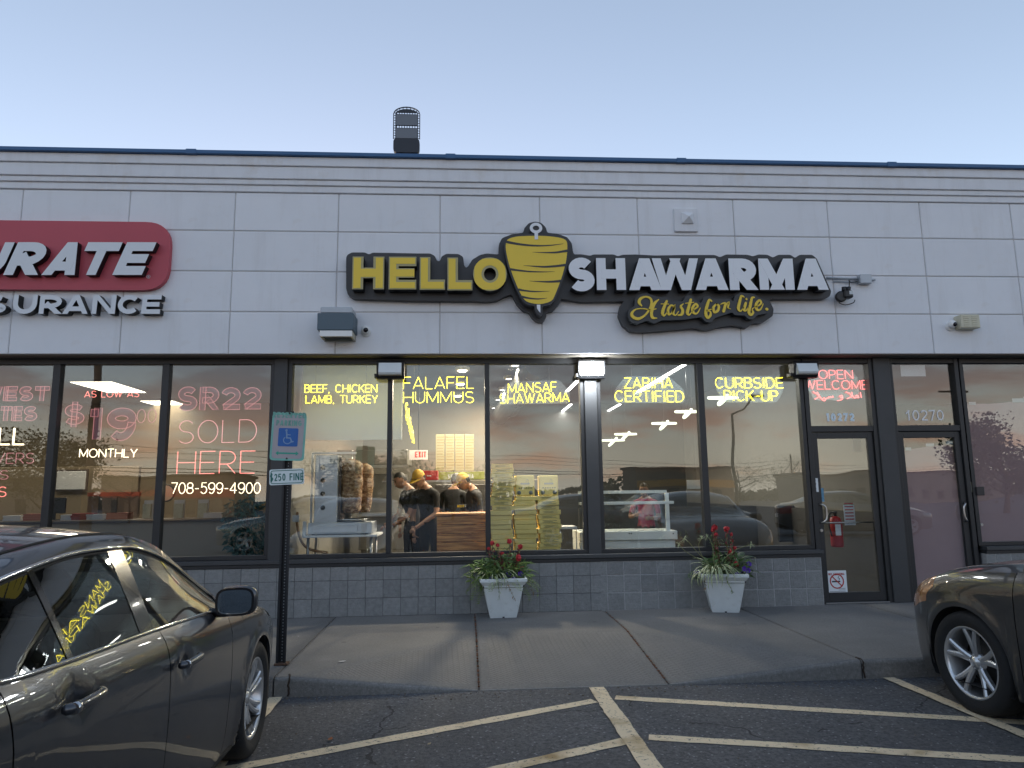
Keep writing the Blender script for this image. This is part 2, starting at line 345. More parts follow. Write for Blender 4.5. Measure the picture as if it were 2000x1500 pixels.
# ---- a plain capital alphabet of centre lines; box w x 1, stroke thickness t
def arc(cx, cz, rx, rz, a0, a1, n=10): return [(cx+rx*math.cos(R(a0+(a1-a0)*k/n)), cz+rz*math.sin(R(a0+(a1-a0)*k/n))) for k in range(n+1)]
def glyph(ch, w, t=0.):
    i = t/2; x0, x1, z0, z1 = i, w-i, i, 1-i; cx = w/2; m = .5; S = []
    ax = t*.55
    if ch == 'A': S = [[(ax, 0), (cx-.0, 1)], [(w-ax, 0), (cx, 1)], [(w*.2, .27), (w*.8, .27)]]
    elif ch == 'B': S = [[(x0, 0), (x0, 1)], [(x0, z1), (w*.5, z1)]+arc(w*.5, (z1+.53)/2, x1*.93-w*.5, (z1-.53)/2, 90, -90)[1:]+[(x0, .53)], [(w*.5, .53)]+arc(w*.5, (z0+.53)/2, x1-w*.5, (.53-z0)/2, 90, -90)[1:]+[(x0, z0)]]
    elif ch == 'C': S = [arc(cx, m, cx-i, m-i, 42, 318, 18)]
    elif ch == 'D': S = [[(x0, 0), (x0, 1)], [(x0, z1), (w*.4, z1)]+arc(w*.4, m, x1-w*.4, m-i, 90, -90, 14)[1:]+[(x0, z0)]]
    elif ch == 'E': S = [[(x0, 0), (x0, 1)], [(x0, z1), (w, z1)], [(x0, m), (w*.93, m)], [(x0, z0), (w, z0)]]
    elif ch == 'F': S = [[(x0, 0), (x0, 1)], [(x0, z1), (w, z1)], [(x0, m), (w*.9, m)]]
    elif ch == 'G': S = [arc(cx, m, cx-i, m-i, 42, 350, 18)+[(x1, .45), (cx, .45)]]
    elif ch == 'H': S = [[(x0, 0), (x0, 1)], [(x1, 0), (x1, 1)], [(x0, m), (x1, m)]]
    elif ch == 'I': S = [[(cx, 0), (cx, 1)]]
    elif ch == 'K': S = [[(x0, 0), (x0, 1)], [(x0, .38), (w-ax, 1)], [(w*.35, .58), (w-ax, 0)]]
    elif ch == 'L': S = [[(x0, 0), (x0, 1)], [(x0, z0), (w, z0)]]
    elif ch == 'M': S = [[(x0, 0), (x0, 1)], [(x1, 0), (x1, 1)], [(x0, 1), (cx, .12+i*.3)], [(x1, 1), (cx, .12+i*.3)]]
    elif ch == 'N': S = [[(x0, 0), (x0, 1)], [(x1, 0), (x1, 1)], [(x0, 1), (x1, 0)]]
    elif ch == 'O': S = [('c', arc(cx, m, cx-i, m-i, 0, 360, 28)[:-1])]
    elif ch == 'P': S = [[(x0, 0), (x0, 1)], [(x0, z1), (w*.5, z1)]+arc(w*.5, (z1+.45)/2, x1-w*.5, (z1-.45)/2, 90, -90)[1:]+[(x0, .45)]]
    elif ch == 'R': S = [[(x0, 0), (x0, 1)], [(x0, z1), (w*.48, z1)]+arc(w*.48, (z1+.42)/2, x1-.02-w*.48, (z1-.42)/2, 90, -90)[1:]+[(x0, .42)], [(w*.45, .42), (w-ax, 0)]]
    elif ch == 'S':
        q = (1-2*i)/4
        S = [arc(cx, 1-i-q, (w-t)/2*.94, q, 32, 270, 14)[:-1]+arc(cx, i+q, (w-t)/2, q, 90, -148, 14)]
    elif ch == 'T': S = [[(cx, 0), (cx, 1)], [(0, z1), (w, z1)]]
    elif ch == 'U': S = [[(x0, 1)]+arc(cx, cx*.9+i*.1, cx-i, cx*.9-i*.9, 180, 360, 12)+[(x1, 1)]]
    elif ch == 'V': S = [[(ax, 1), (cx, 0)], [(w-ax, 1), (cx, 0)]]
    elif ch == 'W': S = [[(ax*.9, 1), (w*.28, 0)], [(cx, 1-t*.35), (w*.28, 0)], [(cx, 1-t*.35), (w*.72, 0)], [(w-ax*.9, 1), (w*.72, 0)]]
    elif ch == 'X': S = [[(ax, 0), (w-ax, 1)], [(ax, 1), (w-ax, 0)]]
    elif ch == 'Y': S = [[(ax, 1), (cx, .42)], [(w-ax, 1), (cx, .42)], [(cx, 0), (cx, .45)]]
    elif ch == 'Z': S = [[(0, z1), (w, z1)], [(w-ax, z1), (ax, z0)], [(0, z0), (w, z0)]]
    elif ch == '-': S = [[(w*.1, .45), (w*.9, .45)]]
    elif ch == ',': S = [[(cx, .06), (cx*.5, -.14)]]
    elif ch == '.': S = [[(cx, 0), (cx, t or .06)]]
    elif ch == '0': S = [('c', arc(cx, m, cx-i, m-i, 0, 360, 24)[:-1])]
    elif ch == '1': S = [[(w*.6, 0), (w*.6, 1)], [(w*.12, z1-.04), (w*.6, z1-.04)]] if t > .15 else [[(w*.55, 0), (w*.55, 1)], [(w*.55, z1-.04), (w*.15, .74)]]
    elif ch == '2': S = [arc(cx, 1-i-.27*(1-i), cx-i, .27*(1-i), 165, -35, 12)+[(x0+.02, z0), ], [(x0, z0), (w, z0)]]
    elif ch == '4': S = [[(w*.72, 0), (w*.72, 1)], [(w*.72, z1), (x0, .32)], [(0, .28), (w, .28)]]
    elif ch == '5': S = [[(w*.9, z1), (w*.2, z1), (w*.14, .56)]+arc(cx, .33, cx-i, .33-i*.8, 120, -150, 12)]
    elif ch == '7': S = [[(0, z1), (x1, z1)], [(x1, z1), (w*.35, 0)]]
    elif ch == '8': S = [('c', arc(cx, .74, (cx-i)*.86, .26-i*.6, 0, 360, 16)[:-1]), ('c', arc(cx, .27, cx-i, .27-i*.5, 0, 360, 18)[:-1])]
    elif ch == '9': S = [('c', arc(cx, .68, cx-i, .32-i, 0, 360, 18)[:-1]), arc(cx, .55, cx-i, .55-i, 0, -130, 10)]
    elif ch == '6': S = [('c', arc(cx, .32, cx-i, .32-i, 0, 360, 18)[:-1]), arc(cx, .45, cx-i, .55-i, 180, 50, 10)]
    elif ch == '$': S = [glyph('S', w, t)[0], [(cx, -.13), (cx, 1.13)]]
    elif ch == ':': S = []
    return S
WID = dict(A=.78, B=.66, C=.78, D=.76, E=.6, F=.58, G=.8, H=.74, I=.14, K=.66, L=.54, M=.86, N=.76, O=.86, P=.62, R=.66, S=.64, T=.66, U=.72, V=.74, W=1.1, Y=.7, Z=.66)
WID.update({'-': .4, ',': .18, '.': .18, '1': .4, '0': .6, '2': .58, '4': .62, '5': .58, '7': .56, '8': .6, '9': .6, '6': .6, '$': .62, ' ': .38, ':': .2})
def wid(ch): return WID.get(ch, .6)
def clip_band(poly, lo, hi):
    for side_, lim in ((1, lo), (-1, hi)):
        out = []
        for k in range(len(poly)):
            a, b = poly[k-1], poly[k]; ia = side_*(a[1]-lim) >= 0; ib = side_*(b[1]-lim) >= 0
            if ia != ib: t = (lim-a[1])/(b[1]-a[1]); out.append((a[0]+(b[0]-a[0])*t, lim))
            if ib: out.append(b)
        poly = out
        if not poly: return poly
    return poly
def solid_glyph(bm, ch, w, t, f, y0, y1, mi=0, ms=None):
    """f maps (u, v) of the letter box to world (x, z); strokes get hair-thin depth steps so faces never coincide"""
    for k, s in enumerate(glyph(ch, w, t)):
        dy = -k*.0006
        if isinstance(s, tuple):
            pts = s[1]; n = len(pts); A, C = [], []
            for i in range(n):
                a = Vector(pts[i-1]); b = Vector(pts[(i+1) % n]); d = (b-a).normalized(); nn = Vector((-d.y, d.x))
                A.append(Vector(pts[i])+nn*t/2); C.append(Vector(pts[i])-nn*t/2)
            v = [[bm.verts.new((f(*q)[0], y+(dy if y == y0 else 0), f(*q)[1])) for q in Sx] for Sx in (A, C) for y in (y0, y1)]
            for i in range(n):
                j = (i+1) % n
                for a, b, m_ in ((0, 2, mi), (1, 3, mi), (0, 1, mi if ms is None else ms), (2, 3, mi if ms is None else ms)):
                    q = bm.faces.new([v[a][i], v[a][j], v[b][j], v[b][i]]); q.material_index = m_
            continue
        if len(s) == 2:
            a, b = Vector(s[0]), Vector(s[1]); d = (b-a).normalized(); nn = Vector((-d.y, d.x))*t/2
            ex = d*t if (abs(d.x) > .1 and abs(d.y) > .1) else d*0
            poly = [tuple(q) for q in (a-ex+nn, b+ex+nn, b+ex-nn, a-ex-nn)]
            if ex.length: poly = clip_band(poly, 0, 1)
            if ex.length and ch in 'NM': poly = [(min(max(x, 0), w), z) for x, z in poly]
            if len(poly) < 3: continue
            prism(bm, [f(*q) for q in poly], y0+dy, y1, mi, ms)
        else:
            n = len(s); A, C = [], []
            for i in range(n):
                p = Vector(s[i]); a = Vector(s[max(i-1, 0)]); b = Vector(s[min(i+1, n-1)])
                d1 = (p-a) if i else (b-p); d2 = (b-p) if i < n-1 else (p-a)
                d1.normalize(); d2.normalize(); tt = (d1+d2).normalized(); nn = Vector((-tt.y, tt.x)); c = max(.5, nn.dot(Vector((-d1.y, d1.x))))
                A.append(p+nn*t/2/c); C.append(p-nn*t/2/c)
            v = [[bm.verts.new((f(*q)[0], y+(dy if y == y0 else 0), f(*q)[1])) for q in Sx] for Sx in (A, C) for y in (y0, y1)]
            s_ = mi if ms is None else ms
            for i in range(n-1):
                for a, b, m_ in ((0, 2, mi), (1, 3, mi), (0, 1, s_), (2, 3, s_)):
                    q = bm.faces.new([v[a][i], v[a][i+1], v[b][i+1], v[b][i]]); q.material_index = m_
            for i in (0, n-1):
                q = bm.faces.new([v[0][i], v[1][i], v[3][i], v[2][i]]); q.material_index = s_
def text_layout(txt, width, h, gap=.18):
    tot = sum(wid(c) for c in txt)+gap*(len(txt)-1); k = width/(tot*h); out = []; x = 0
    for c in txt: out.append((c, x, wid(c)*k*h)); x += (wid(c)+gap)*k*h
    return out
def print_text(bm, txt, x, z, width, h, y, t=.12, depth=.0015, gap=.2, mi=0, slant=0., dzdx=0.):
    """flat lettering on a plane facing -y"""
    for c, ox, cw in text_layout(txt, width, h, gap):
        if c == ' ': continue
        wn = cw/h
        solid_glyph(bm, c, wn, t, lambda u, v: (x+ox+u*h+slant*v*h, z+v*h+(ox+u*h)*dzdx), y-depth, y, mi)
    return bm
# ============================================================ materials of the place
ASPH = ground_mat('asphalt', (.135, .137, .145), (.018, .019, .022), (.30, .305, .32), 38, specks=.8, crack=.9, stains=.62, bump=1.4, bscale=85)
CONC = ground_mat('concrete', (.195, .19, .185), (.12, .117, .113), (.27, .262, .255), 55, specks=.12, crack=.0, stains=.45, bump=.5, bscale=120, spots=.55)
CURB = ground_mat('curb_concrete', (.29, .28, .262), (.15, .145, .135), (.42, .405, .38), 34, specks=.1, stains=.7, bump=1., bscale=60)
CRACK = M('joint_dirt', (.05, .035, .025), 1., var=.4, vs=20)
PLAS = M('render_panel', (.81, .835, .875), .88, var=.05, vs=1.6, rnd=.012, bump=.35, bs=260, dirt=((.72, .70, .69), 1.1, .18), wave=((.55, .54, .53), .12))
PLASG = M('render_groove', (.56, .55, .55), .9)
PLASB = M('render_band', (.79, .815, .855), .88, var=.05, vs=1.2, bump=.3, bs=260, dirt=((.70, .68, .66), 1.6, .15), wave=((.48, .47, .46), .25))
COPE = M('blue_coping', (.035, .12, .27), .45, var=.12, vs=2)
BLK = M('painted_block', (.235, .24, .238), .8, var=.3, vs=22, rnd=.10, bump=.9, bs=55)
BLKJ = M('painted_joint', (.11, .11, .115), .9)
MORT = M('pale_mortar', (.34, .34, .34), .9, var=.4, vs=25)
ALU = M('dark_bronze_aluminium', (.034, .036, .039), .42, metal=.3, var=.15, vs=3)
ALU2 = M('bronze_post_cladding', (.055, .058, .062), .5, metal=.2, var=.2, vs=2)
SOFF = M('soffit', (.18, .165, .14), .8)
GL = glass('storefront_glass', tint=(.95, .965, .96), refl=.09, warp=.0024, ws=1.1)
BLACK = M('black_plastic', (.012, .013, .015), .4)
STEEL = M('steel', (.5, .5, .5), .3, metal=1., var=.1, vs=5)
WHITE = M('white_enamel', (.84, .85, .84), .4, var=.08, vs=4)
# ============================================================ ground
def hz_(y): return -.15 if y > -12 else -.15+(y+12)*.02
bm = B(); ys = [2, -2.655, -4, -6, -9, -12, -20, -40, -80, -160, -400]; xs = [-400, -150, -60, -20, -8, 0, 8, 20, 60, 150, 400]
vv = [[bm.verts.new((x, y, hz_(y) if y > -80 else hz_(-80))) for x in xs] for y in ys]
for i in range(len(ys)-1):
    for j in range(len(xs)-1): bm.faces.new([vv[i][j], vv[i+1][j], vv[i+1][j+1], vv[i][j+1]])
O('parking_lot', bm, ASPH, kind='structure', label='worn dark asphalt of the parking lot in front of the shops', cat='parking lot')
# ground behind and beside the building
bm = B(); vs_ = [bm.verts.new(p) for p in ((-400, 2, -.16), (400, 2, -.16), (400, 400, -.16), (-400, 400, -.16))]; bm.faces.new(vs_)
O('ground', bm, M('back_ground', (.06, .06, .055), .95, var=.3, vs=.5), kind='structure', label='bare ground behind the row of shops', cat='ground')
# painted stripes
def paint_mat():
    m = bpy.data.materials.new('worn_yellow_paint'); m.use_nodes = True; n = m.node_tree.nodes; l = m.node_tree.links; b = n['Principled BSDF']
    t = n.new('ShaderNodeTexCoord'); a = n.new('ShaderNodeTexNoise'); a.inputs['Scale'].default_value = 38; a.inputs['Detail'].default_value = 9; a.inputs['Roughness'].default_value = .75
    c = n.new('ShaderNodeTexNoise'); c.inputs['Scale'].default_value = 3; c.inputs['Detail'].default_value = 5
    l.new(t.outputs['Object'], a.inputs[0]); l.new(t.outputs['Object'], c.inputs[0])
    r = n.new('ShaderNodeMath'); r.operation = 'MULTIPLY_ADD'; r.use_clamp = True; r.inputs[1].default_value = 14; r.inputs[2].default_value = -7.75; l.new(a.outputs[0], r.inputs[0])
    mx = n.new('ShaderNodeMixRGB'); mx.inputs[1].default_value = (.80, .65, .44, 1); mx.inputs[2].default_value = (.40, .27, .12, 1)
    r2 = n.new('ShaderNodeMath'); r2.operation = 'MULTIPLY_ADD'; r2.use_clamp = True; r2.inputs[1].default_value = 6; r2.inputs[2].default_value = -3.4; l.new(c.outputs[0], r2.inputs[0]); l.new(r2.outputs[0], mx.inputs[0])
    m2 = n.new('ShaderNodeMixRGB'); l.new(r.outputs[0], m2.inputs[0]); l.new(mx.outputs[0], m2.inputs[1]); m2.inputs[2].default_value = (.085, .085, .085, 1)
    l.new(m2.outputs[0], b.inputs['Base Color']); b.inputs['Roughness'].default_value = .8
    bp = n.new('ShaderNodeBump'); bp.inputs['Strength'].default_value = .6; bp.inputs['Distance'].default_value = .01; l.new(a.outputs[0], bp.inputs['Height']); l.new(bp.outputs[0], b.inputs['Normal'])
    return m
PAINT = paint_mat()
def stripe(p, q, w=.1, lab='', z=.004):
    bm = B(); p, q = Vector(p), Vector(q); d = (q-p); n = max(4, int(d.length/.08)); d.normalize(); nn = Vector((-d.y, d.x)); prev = None
    for i in range(n+1):
        c = p+(q-p)*i/n; a = w/2+random.uniform(-.005, .005); b = w/2+random.uniform(-.005, .005)
        row = [bm.verts.new((*(c+nn*a), -.15+z)), bm.verts.new((*(c-nn*b), -.15+z))]
        if prev: bm.faces.new([prev[0], prev[1], row[1], row[0]])
        prev = row
    O('painted_line', bm, PAINT, kind='structure', label=lab, cat='painted line', group='painted lines on the asphalt')
stripe((1.035, -2.665), (1.07, -7.5), .125, 'faded yellow line running straight out from the middle of the kerb ramp', z=.008)
stripe((.96, -3.01), (-2.6, -4.65), .105, 'faded yellow diagonal line from the ramp line towards the front wheel of the left sedan')
stripe((1.0, -3.87), (-2.6, -5.53), .105, 'faded yellow diagonal line cut by the bottom edge left of the middle line')
stripe((1.13, -2.945), (4.6, -4.1), .105, 'faded yellow diagonal line running right under the front wheel of the right sedan')
stripe((1.16, -3.82), (5.2, -4.98), .105, 'faded yellow diagonal line lowest on the right')
stripe((3.46, -2.67), (3.60, -7.5), .1, 'short worn yellow stall line beside the front wheel of the right sedan', z=.012)
stripe((-1.47, -2.67), (-1.40, -7.5), .1, 'yellow stall line beside the front wheel of the left sedan', z=.012)
# ------------------------------------------------------------ sidewalk of separate slabs with a kerb ramp
side_ = E_('sidewalk', (0, -1.3, 0), kind='structure', label='grey concrete sidewalk with a dropped kerb ramp along the shop fronts', cat='sidewalk')
YC = -2.65; XJ = [-10.8, -9.25, -7.7, -6.15, -4.6, -3.05, -1.5, .1, 1.63, 3.25, 4.8, 6.35, 7.9, 9.45, 11.]
def hgt(x, y):
    if .1 <= x <= 1.63: s = (-1.16-y)/1.49
    elif x < .1: s = (x+1.39)/1.49-(y+2.65)/1.49
    else: s = (3.2-x)/1.57-(y+2.65)/1.49
    return -.143*max(0, min(1, s))
RAMP = bpy.data.materials.new('stamped_concrete'); RAMP.use_nodes = True
n_ = RAMP.node_tree.nodes; l_ = RAMP.node_tree.links; b_ = n_['Principled BSDF']; b_.inputs['Roughness'].default_value = .85
t_ = n_.new('ShaderNodeTexCoord'); mp = n_.new('ShaderNodeMapping'); mp.inputs['Rotation'].default_value = (0, 0, R(45)); l_.new(t_.outputs['Object'], mp.inputs[0])
br = n_.new('ShaderNodeTexBrick'); br.inputs['Scale'].default_value = 1; br.inputs['Brick Width'].default_value = .075; br.inputs['Row Height'].default_value = .034; br.inputs['Mortar Size'].default_value = .006; br.inputs['Mortar Smooth'].default_value = .6
br.inputs['Color1'].default_value = br.inputs['Color2'].default_value = (0, 0, 0, 1); br.inputs['Mortar'].default_value = (1, 1, 1, 1); l_.new(mp.outputs[0], br.inputs[0])
nz = n_.new('ShaderNodeTexNoise'); nz.inputs['Scale'].default_value = 4; nz.inputs['Detail'].default_value = 6; l_.new(t_.outputs['Object'], nz.inputs[0])
cr_ = n_.new('ShaderNodeMixRGB'); cr_.inputs[1].default_value = (.17, .165, .16, 1); cr_.inputs[2].default_value = (.23, .222, .215, 1); l_.new(nz.outputs[0], cr_.inputs[0])
c2 = n_.new('ShaderNodeMixRGB'); c2.blend_type = 'MULTIPLY'; c2.inputs[0].default_value = .25; l_.new(cr_.outputs[0], c2.inputs[1]); iv = n_.new('ShaderNodeInvert'); l_.new(br.outputs[0], iv.inputs[1]); l_.new(br.outputs['Color'], c2.inputs[2])
c2.inputs[0].default_value = 0.; l_.new(c2.outputs[0], b_.inputs['Base Color'])
bp_ = n_.new('ShaderNodeBump'); bp_.inputs['Strength'].default_value = 1; bp_.inputs['Distance'].default_value = .02; l_.new(br.outputs['Color'], bp_.inputs['Height']); l_.new(bp_.outputs[0], b_.inputs['Normal'])
def stamped(x, y):
    if y < -2.52 or y > -1.2: return False
    if .2 < x < 1.53: return True
    if x < .02 and hgt(x, y) < -.012 and hgt(x-.06, y) < -.006: return True
    return x > 1.71 and hgt(x, y) < -.012
for a, b in zip(XJ, XJ[1:]):
    g = .006; bm = B(); fine = (b > -1.5 and a < 3.3); nx = 52 if fine else 6; ny = 90 if fine else 14
    gx = [a+g+(b-a-2*g)*i/nx for i in range(nx+1)]; gy = [YC+.0+(0-YC+.1)*j/ny for j in range(ny+1)]
    def top(x, y):
        h = hgt(x, y); d = y-YC; r = .03
        if d < r: h -= (r-math.sqrt(max(0, r*r-(r-d)**2)))*min(1, (h+.15)/.06)
        return h
    gy = [YC, YC+.006, YC+.014, YC+.03]+[y for y in gy if y > YC+.045]; ny = len(gy)-1
    vv = [[bm.verts.new((x, y, top(x, y))) for y in gy] for x in gx]
    for i in range(nx):
        for j in range(ny):
            f = bm.faces.new([vv[i][j], vv[i+1][j], vv[i+1][j+1], vv[i][j+1]]); f.smooth = True
            cx, cy = (gx[i]+gx[i+1])/2, (gy[j]+gy[j+1])/2
            f.material_index = 1 if stamped(cx, cy) else 0
            if cy < YC+.02: f.material_index = 2
    for i in range(nx):                       # kerb face down to the asphalt
        p, q = vv[i][0], vv[i+1][0]
        f = bm.faces.new([bm.verts.new((p.co.x, YC-.004, -.2)), bm.verts.new((q.co.x, YC-.004, -.2)), q, p]); f.material_index = 2
    for i in (0, nx):
        lo = [bm.verts.new((gx[i], y, -.2)) for y in (gy[0], gy[-1])]
        f = bm.faces.new([v for v in vv[i]]+lo[::-1]); f.material_index = 0
    O('slab', bm, [CONC, RAMP, CURB], side_, world=True)
bm = bx(-10.8, 11, YC+.02, .1, -.22, -.155)
for x in XJ[1:-1]: box(bm, x-.0055, x+.0055, YC+.05, .09, -.2, -.01 if not (0 < x < 2) else -.17)
O('joint_filling', bm, CRACK, side_, world=True)
# dirt and moss lying in the two joints of the ramp
bm = B()
for x in (.1, 1.63):
    for k in range(60):
        y = random.uniform(-2.6, -.1); z = hgt(x+.01, y); s = random.uniform(.004, .011)
        box(bm, x-s, x+s, y-s*1.6, y+s*1.6, z-.004, z+random.uniform(.001, .004))
O('joint_litter', bm, M('rusty_litter', (.13, .06, .035), 1., rnd=.0, var=.5, vs=60), side_, world=True, kind='stuff')

# ============================================================ building
bld = E_('shop_building', (1.5, 4, 0), label='low shopping strip with pale rendered fascia, blue coping and dark framed glass fronts', cat='building', kind='thing')
FY, SY, GY = -.15, .08, .13
def Zf(px, py): return onY(px, py, FY)[1]
zF = sum(Zf(x, 691) for x in (10, 500, 1400, 2000))/4
zr = [zF]+[sum(Zf(*p) for p in l)/len(l) for l in ([(330, 608), (560, 609), (1180, 612.7), (1640, 613), (2000, 614)], [(340, 528), (560, 531), (640, 531), (1690, 539), (2000, 541)], [(324, 447), (560, 451), (980, 459), (1500, 462.6), (2000, 468)], [(0, 365.5), (560, 374.5), (1180, 388), (1500, 392), (2000, 399)])]
ej = [onY(x, 380+.012*(x-664)/1, FY)[0] for x in (463.5, 664, 856.7, 1050, 1241, 1429.5, 1615, 1796, 1974)]
sp = (ej[-1]-ej[0])/8; x00 = sum(e-sp*i for i, e in enumerate(ej))/9
jx = [x00+sp*k for k in range(-7, 14)]
XL, XR = jx[0], jx[-1]
O('fascia_backing', bx(XL, XR, FY+.014, .3, zF, zr[-1]+.2), PLASG, bld, world=True)
pm = {}
for r in range(4):
    h = zr[r+1]-zr[r]
    me = me_('wall_panel', bx(.006, sp-.006, 0, .03, .006 if r else 0, h-.006, bev=.007), PLAS)
    for x in jx[:-1]:
        o = O('wall_panel', me, None, bld); o.location = (x-bld.location.x, FY-bld.location.y, zr[r]-bld.location.z)
# cornice bands: each steps out over the one below
zb = [zr[-1]]+[onY(0, p, FY)[1] for p in (355.3, 345, 320.5, 302.5)]; ztop = onY(0, 287.5, FY-.1)[1]
for k in range(4):
    p = .018+.024*k
    O('cornice_band', bx(XL, XR, FY-p, .3, zb[k]+.002, zb[k+1], bev=.006), PLASB, bld, world=True)
bm = bx(XL-.02, XR+.02, FY-.135, .5, zb[-1]+.002, ztop, bev=.004); O('coping', bm, COPE, bld, world=True)
for x in (onY(375, 300, FY-.1)[0], onY(880, 310, FY-.1)[0], onY(1330, 325, FY-.1)[0], onY(1740, 330, FY-.1)[0]):
    O('coping_joint', bx(x-.06, x+.06, FY-.141, .5, zb[-1]-.004, ztop+.006), COPE, bld, world=True)
ROOF = M('roof_membrane', (.2, .2, .2), .9)
O('roof', bx(XL, XR, .5, 9.2, 4.9, 5.0), ROOF, bld, world=True)
WALLO = M('side_wall', (.3, .28, .26), .9, var=.2)
for x in (XL, XR-.2): O('side_wall', bx(x, x+.2, .3, 9.2, -.1, 5.2), WALLO, bld, world=True)
O('back_wall', bx(XL, XR, 9.0, 9.2, -.1, 5.2), WALLO, bld, world=True)
O('soffit', bx(XL, XR, FY+.03, GY+.2, zF-.012, zF+.004), SOFF, bld, world=True)
# storefront: posts, bars
zs = .709; zh = sum(onY(x, y, SY)[1] for x, y in ((300, 712), (1000, 710), (1500, 709), (1800, 709.8)))/4
zs = sum(onY(x, y, SY)[1] for x, y in ((500, 1087.8), (700, 1082), (1100, 1071.4), (1500, 1066.6)))/4
def SX(px, py=760): return onY(px, py, SY)[0]
def bar(name, x0, x1, z0, z1, y0=SY, y1=SY+.1, m=ALU, par=None, bev=.003): return O(name, bx(x0, x1, y0, y1, z0, z1, bev=bev), m, par or bld, world=True)
m1, m2 = SX(107.5), SX(321.5); wl = SX(527.5); wr = SX(570.5, 750); m3 = SX(762); m4 = SX(951.5); pl, pr = SX(1132.5), SX(1172.5); m5 = SX(1369); we = SX(1562.5); d1 = SX(1575.5, 720); d1r = SX(1694.5, 715); d2l = SX(1741.5, 715); d2r = SX(1862.5, 715); w3 = SX(1881, 715)
GROUPS = []
def window_group(xs, x0, x1, hw):
    """frame of one glazed opening, bars at xs, panes between"""
    fr = bar('window_frame', x0, x1, zh, zF-.012)            # head
    bar('sill_bar', x0, x1, zs-.045, zs, par=fr)
    edges = [(x0, x0+.05)]+[(x-hw, x+hw) for x in xs]+[(x1-.05, x1)]
    for a, b in edges: bar('mullion', a, b, zs, zh, par=fr)
    for (a, b), (c, d) in zip(edges, edges[1:]):
        p = O('pane', bx(b-.008, c+.008, GY, GY+.006, zs-.008, zh+.008), GL, fr, world=True)
    return fr
window_group([m1-2.5, m1, m2], m1-4.2, wl+.05, .042)
window_group([m3, m4], wr-.05, pl+.05, .03)
window_group([m5], pr-.05, we+.045, .04)
window_group([w3+1.6, w3+3.2], w3-.05, w3+4.6, .04)
# cladding of the solid posts
def post(x0, x1, z0=0): O('post_cladding', bx(x0, x1, SY-.035, SY+.16, z0, zF-.012, bev=.006), ALU2, bld, world=True)
post(wl+.05, wr-.05, zs-.09); post(pl+.05, pr-.05, zs-.09); post(d1r+.055, d2l-.05)
# sill profile under the glass, then blocks
def sill(x0, x1):
    O('sill', bx(x0, x1, -.025, SY+.1, zs-.095, zs-.048, bev=.005), ALU2, bld, world=True)
    O('sill', bx(x0, x1, -.008, SY+.08, zs-.135, zs-.097, bev=.003), ALU, bld, world=True)
xd0 = onY(1606, 1120, 0)[0]; xd1 = onY(1925, 1090, 0)[0]+.02
sill(XL+.1, xd0+.03); sill(xd1, XR-.1)
bz = zs-.137; bw = .2032; xb0 = onY(1284.9, 1139, 0)[0]
bmesh_ = {}
for r in range(3):
    z0 = r*bw; z1 = min(z0+bw, bz)
    bmesh_[r] = [me_('block', bx(.004, bw-.004, 0, .03, .004, z1-z0-.004, bev=.006), BLK)]
    b2 = bx(.0025, bw-.0025, .002, .03, .0025, z1-z0-.0025, bev=.003); bmesh_[r].append(me_('block', b2, BLK))
rb = random.Random(3)
def blocks(xa, xb):
    k0 = math.ceil((xa-xb0)/bw); k1 = math.floor((xb-xb0)/bw)
    for r in range(3):
        for k in range(k0, k1):
            x = xb0+k*bw
            o = O('block', bmesh_[r][0 if x > 1.55 else 1], None, bld); o.location = (x-1.5, rb.uniform(-.002, .002)-4, r*bw)
    for xx0, xx1 in ((xa, xb0+k0*bw), (xb0+k1*bw, xb)):
        if xx1-xx0 > .03:
            for r in range(3): O('block', bx(xx0+.004, xx1-.004, .0, .03, r*bw+.004, min(r*bw+bw, bz)-.004, bev=.005), BLK, bld, world=True)
blocks(-4.6, xd0); blocks(xd1+.0, 8.2)
O('joint_mortar', bx(XL+.1, 1.6, .0075, .1, -.1, bz), BLKJ, bld, world=True)
O('joint_mortar', bx(1.6, xd0, .0045, .1, -.1, bz), MORT, bld, world=True)
O('joint_mortar', bx(xd1, XR-.1, .0045, .1, -.1, bz), MORT, bld, world=True)
O('low_wall', bx(XL+.1, xd0, .1, .25, -.1, zs-.05), BLKJ, bld, world=True); O('low_wall', bx(xd1, XR-.1, .1, .25, -.1, zs-.05), BLKJ, bld, world=True)
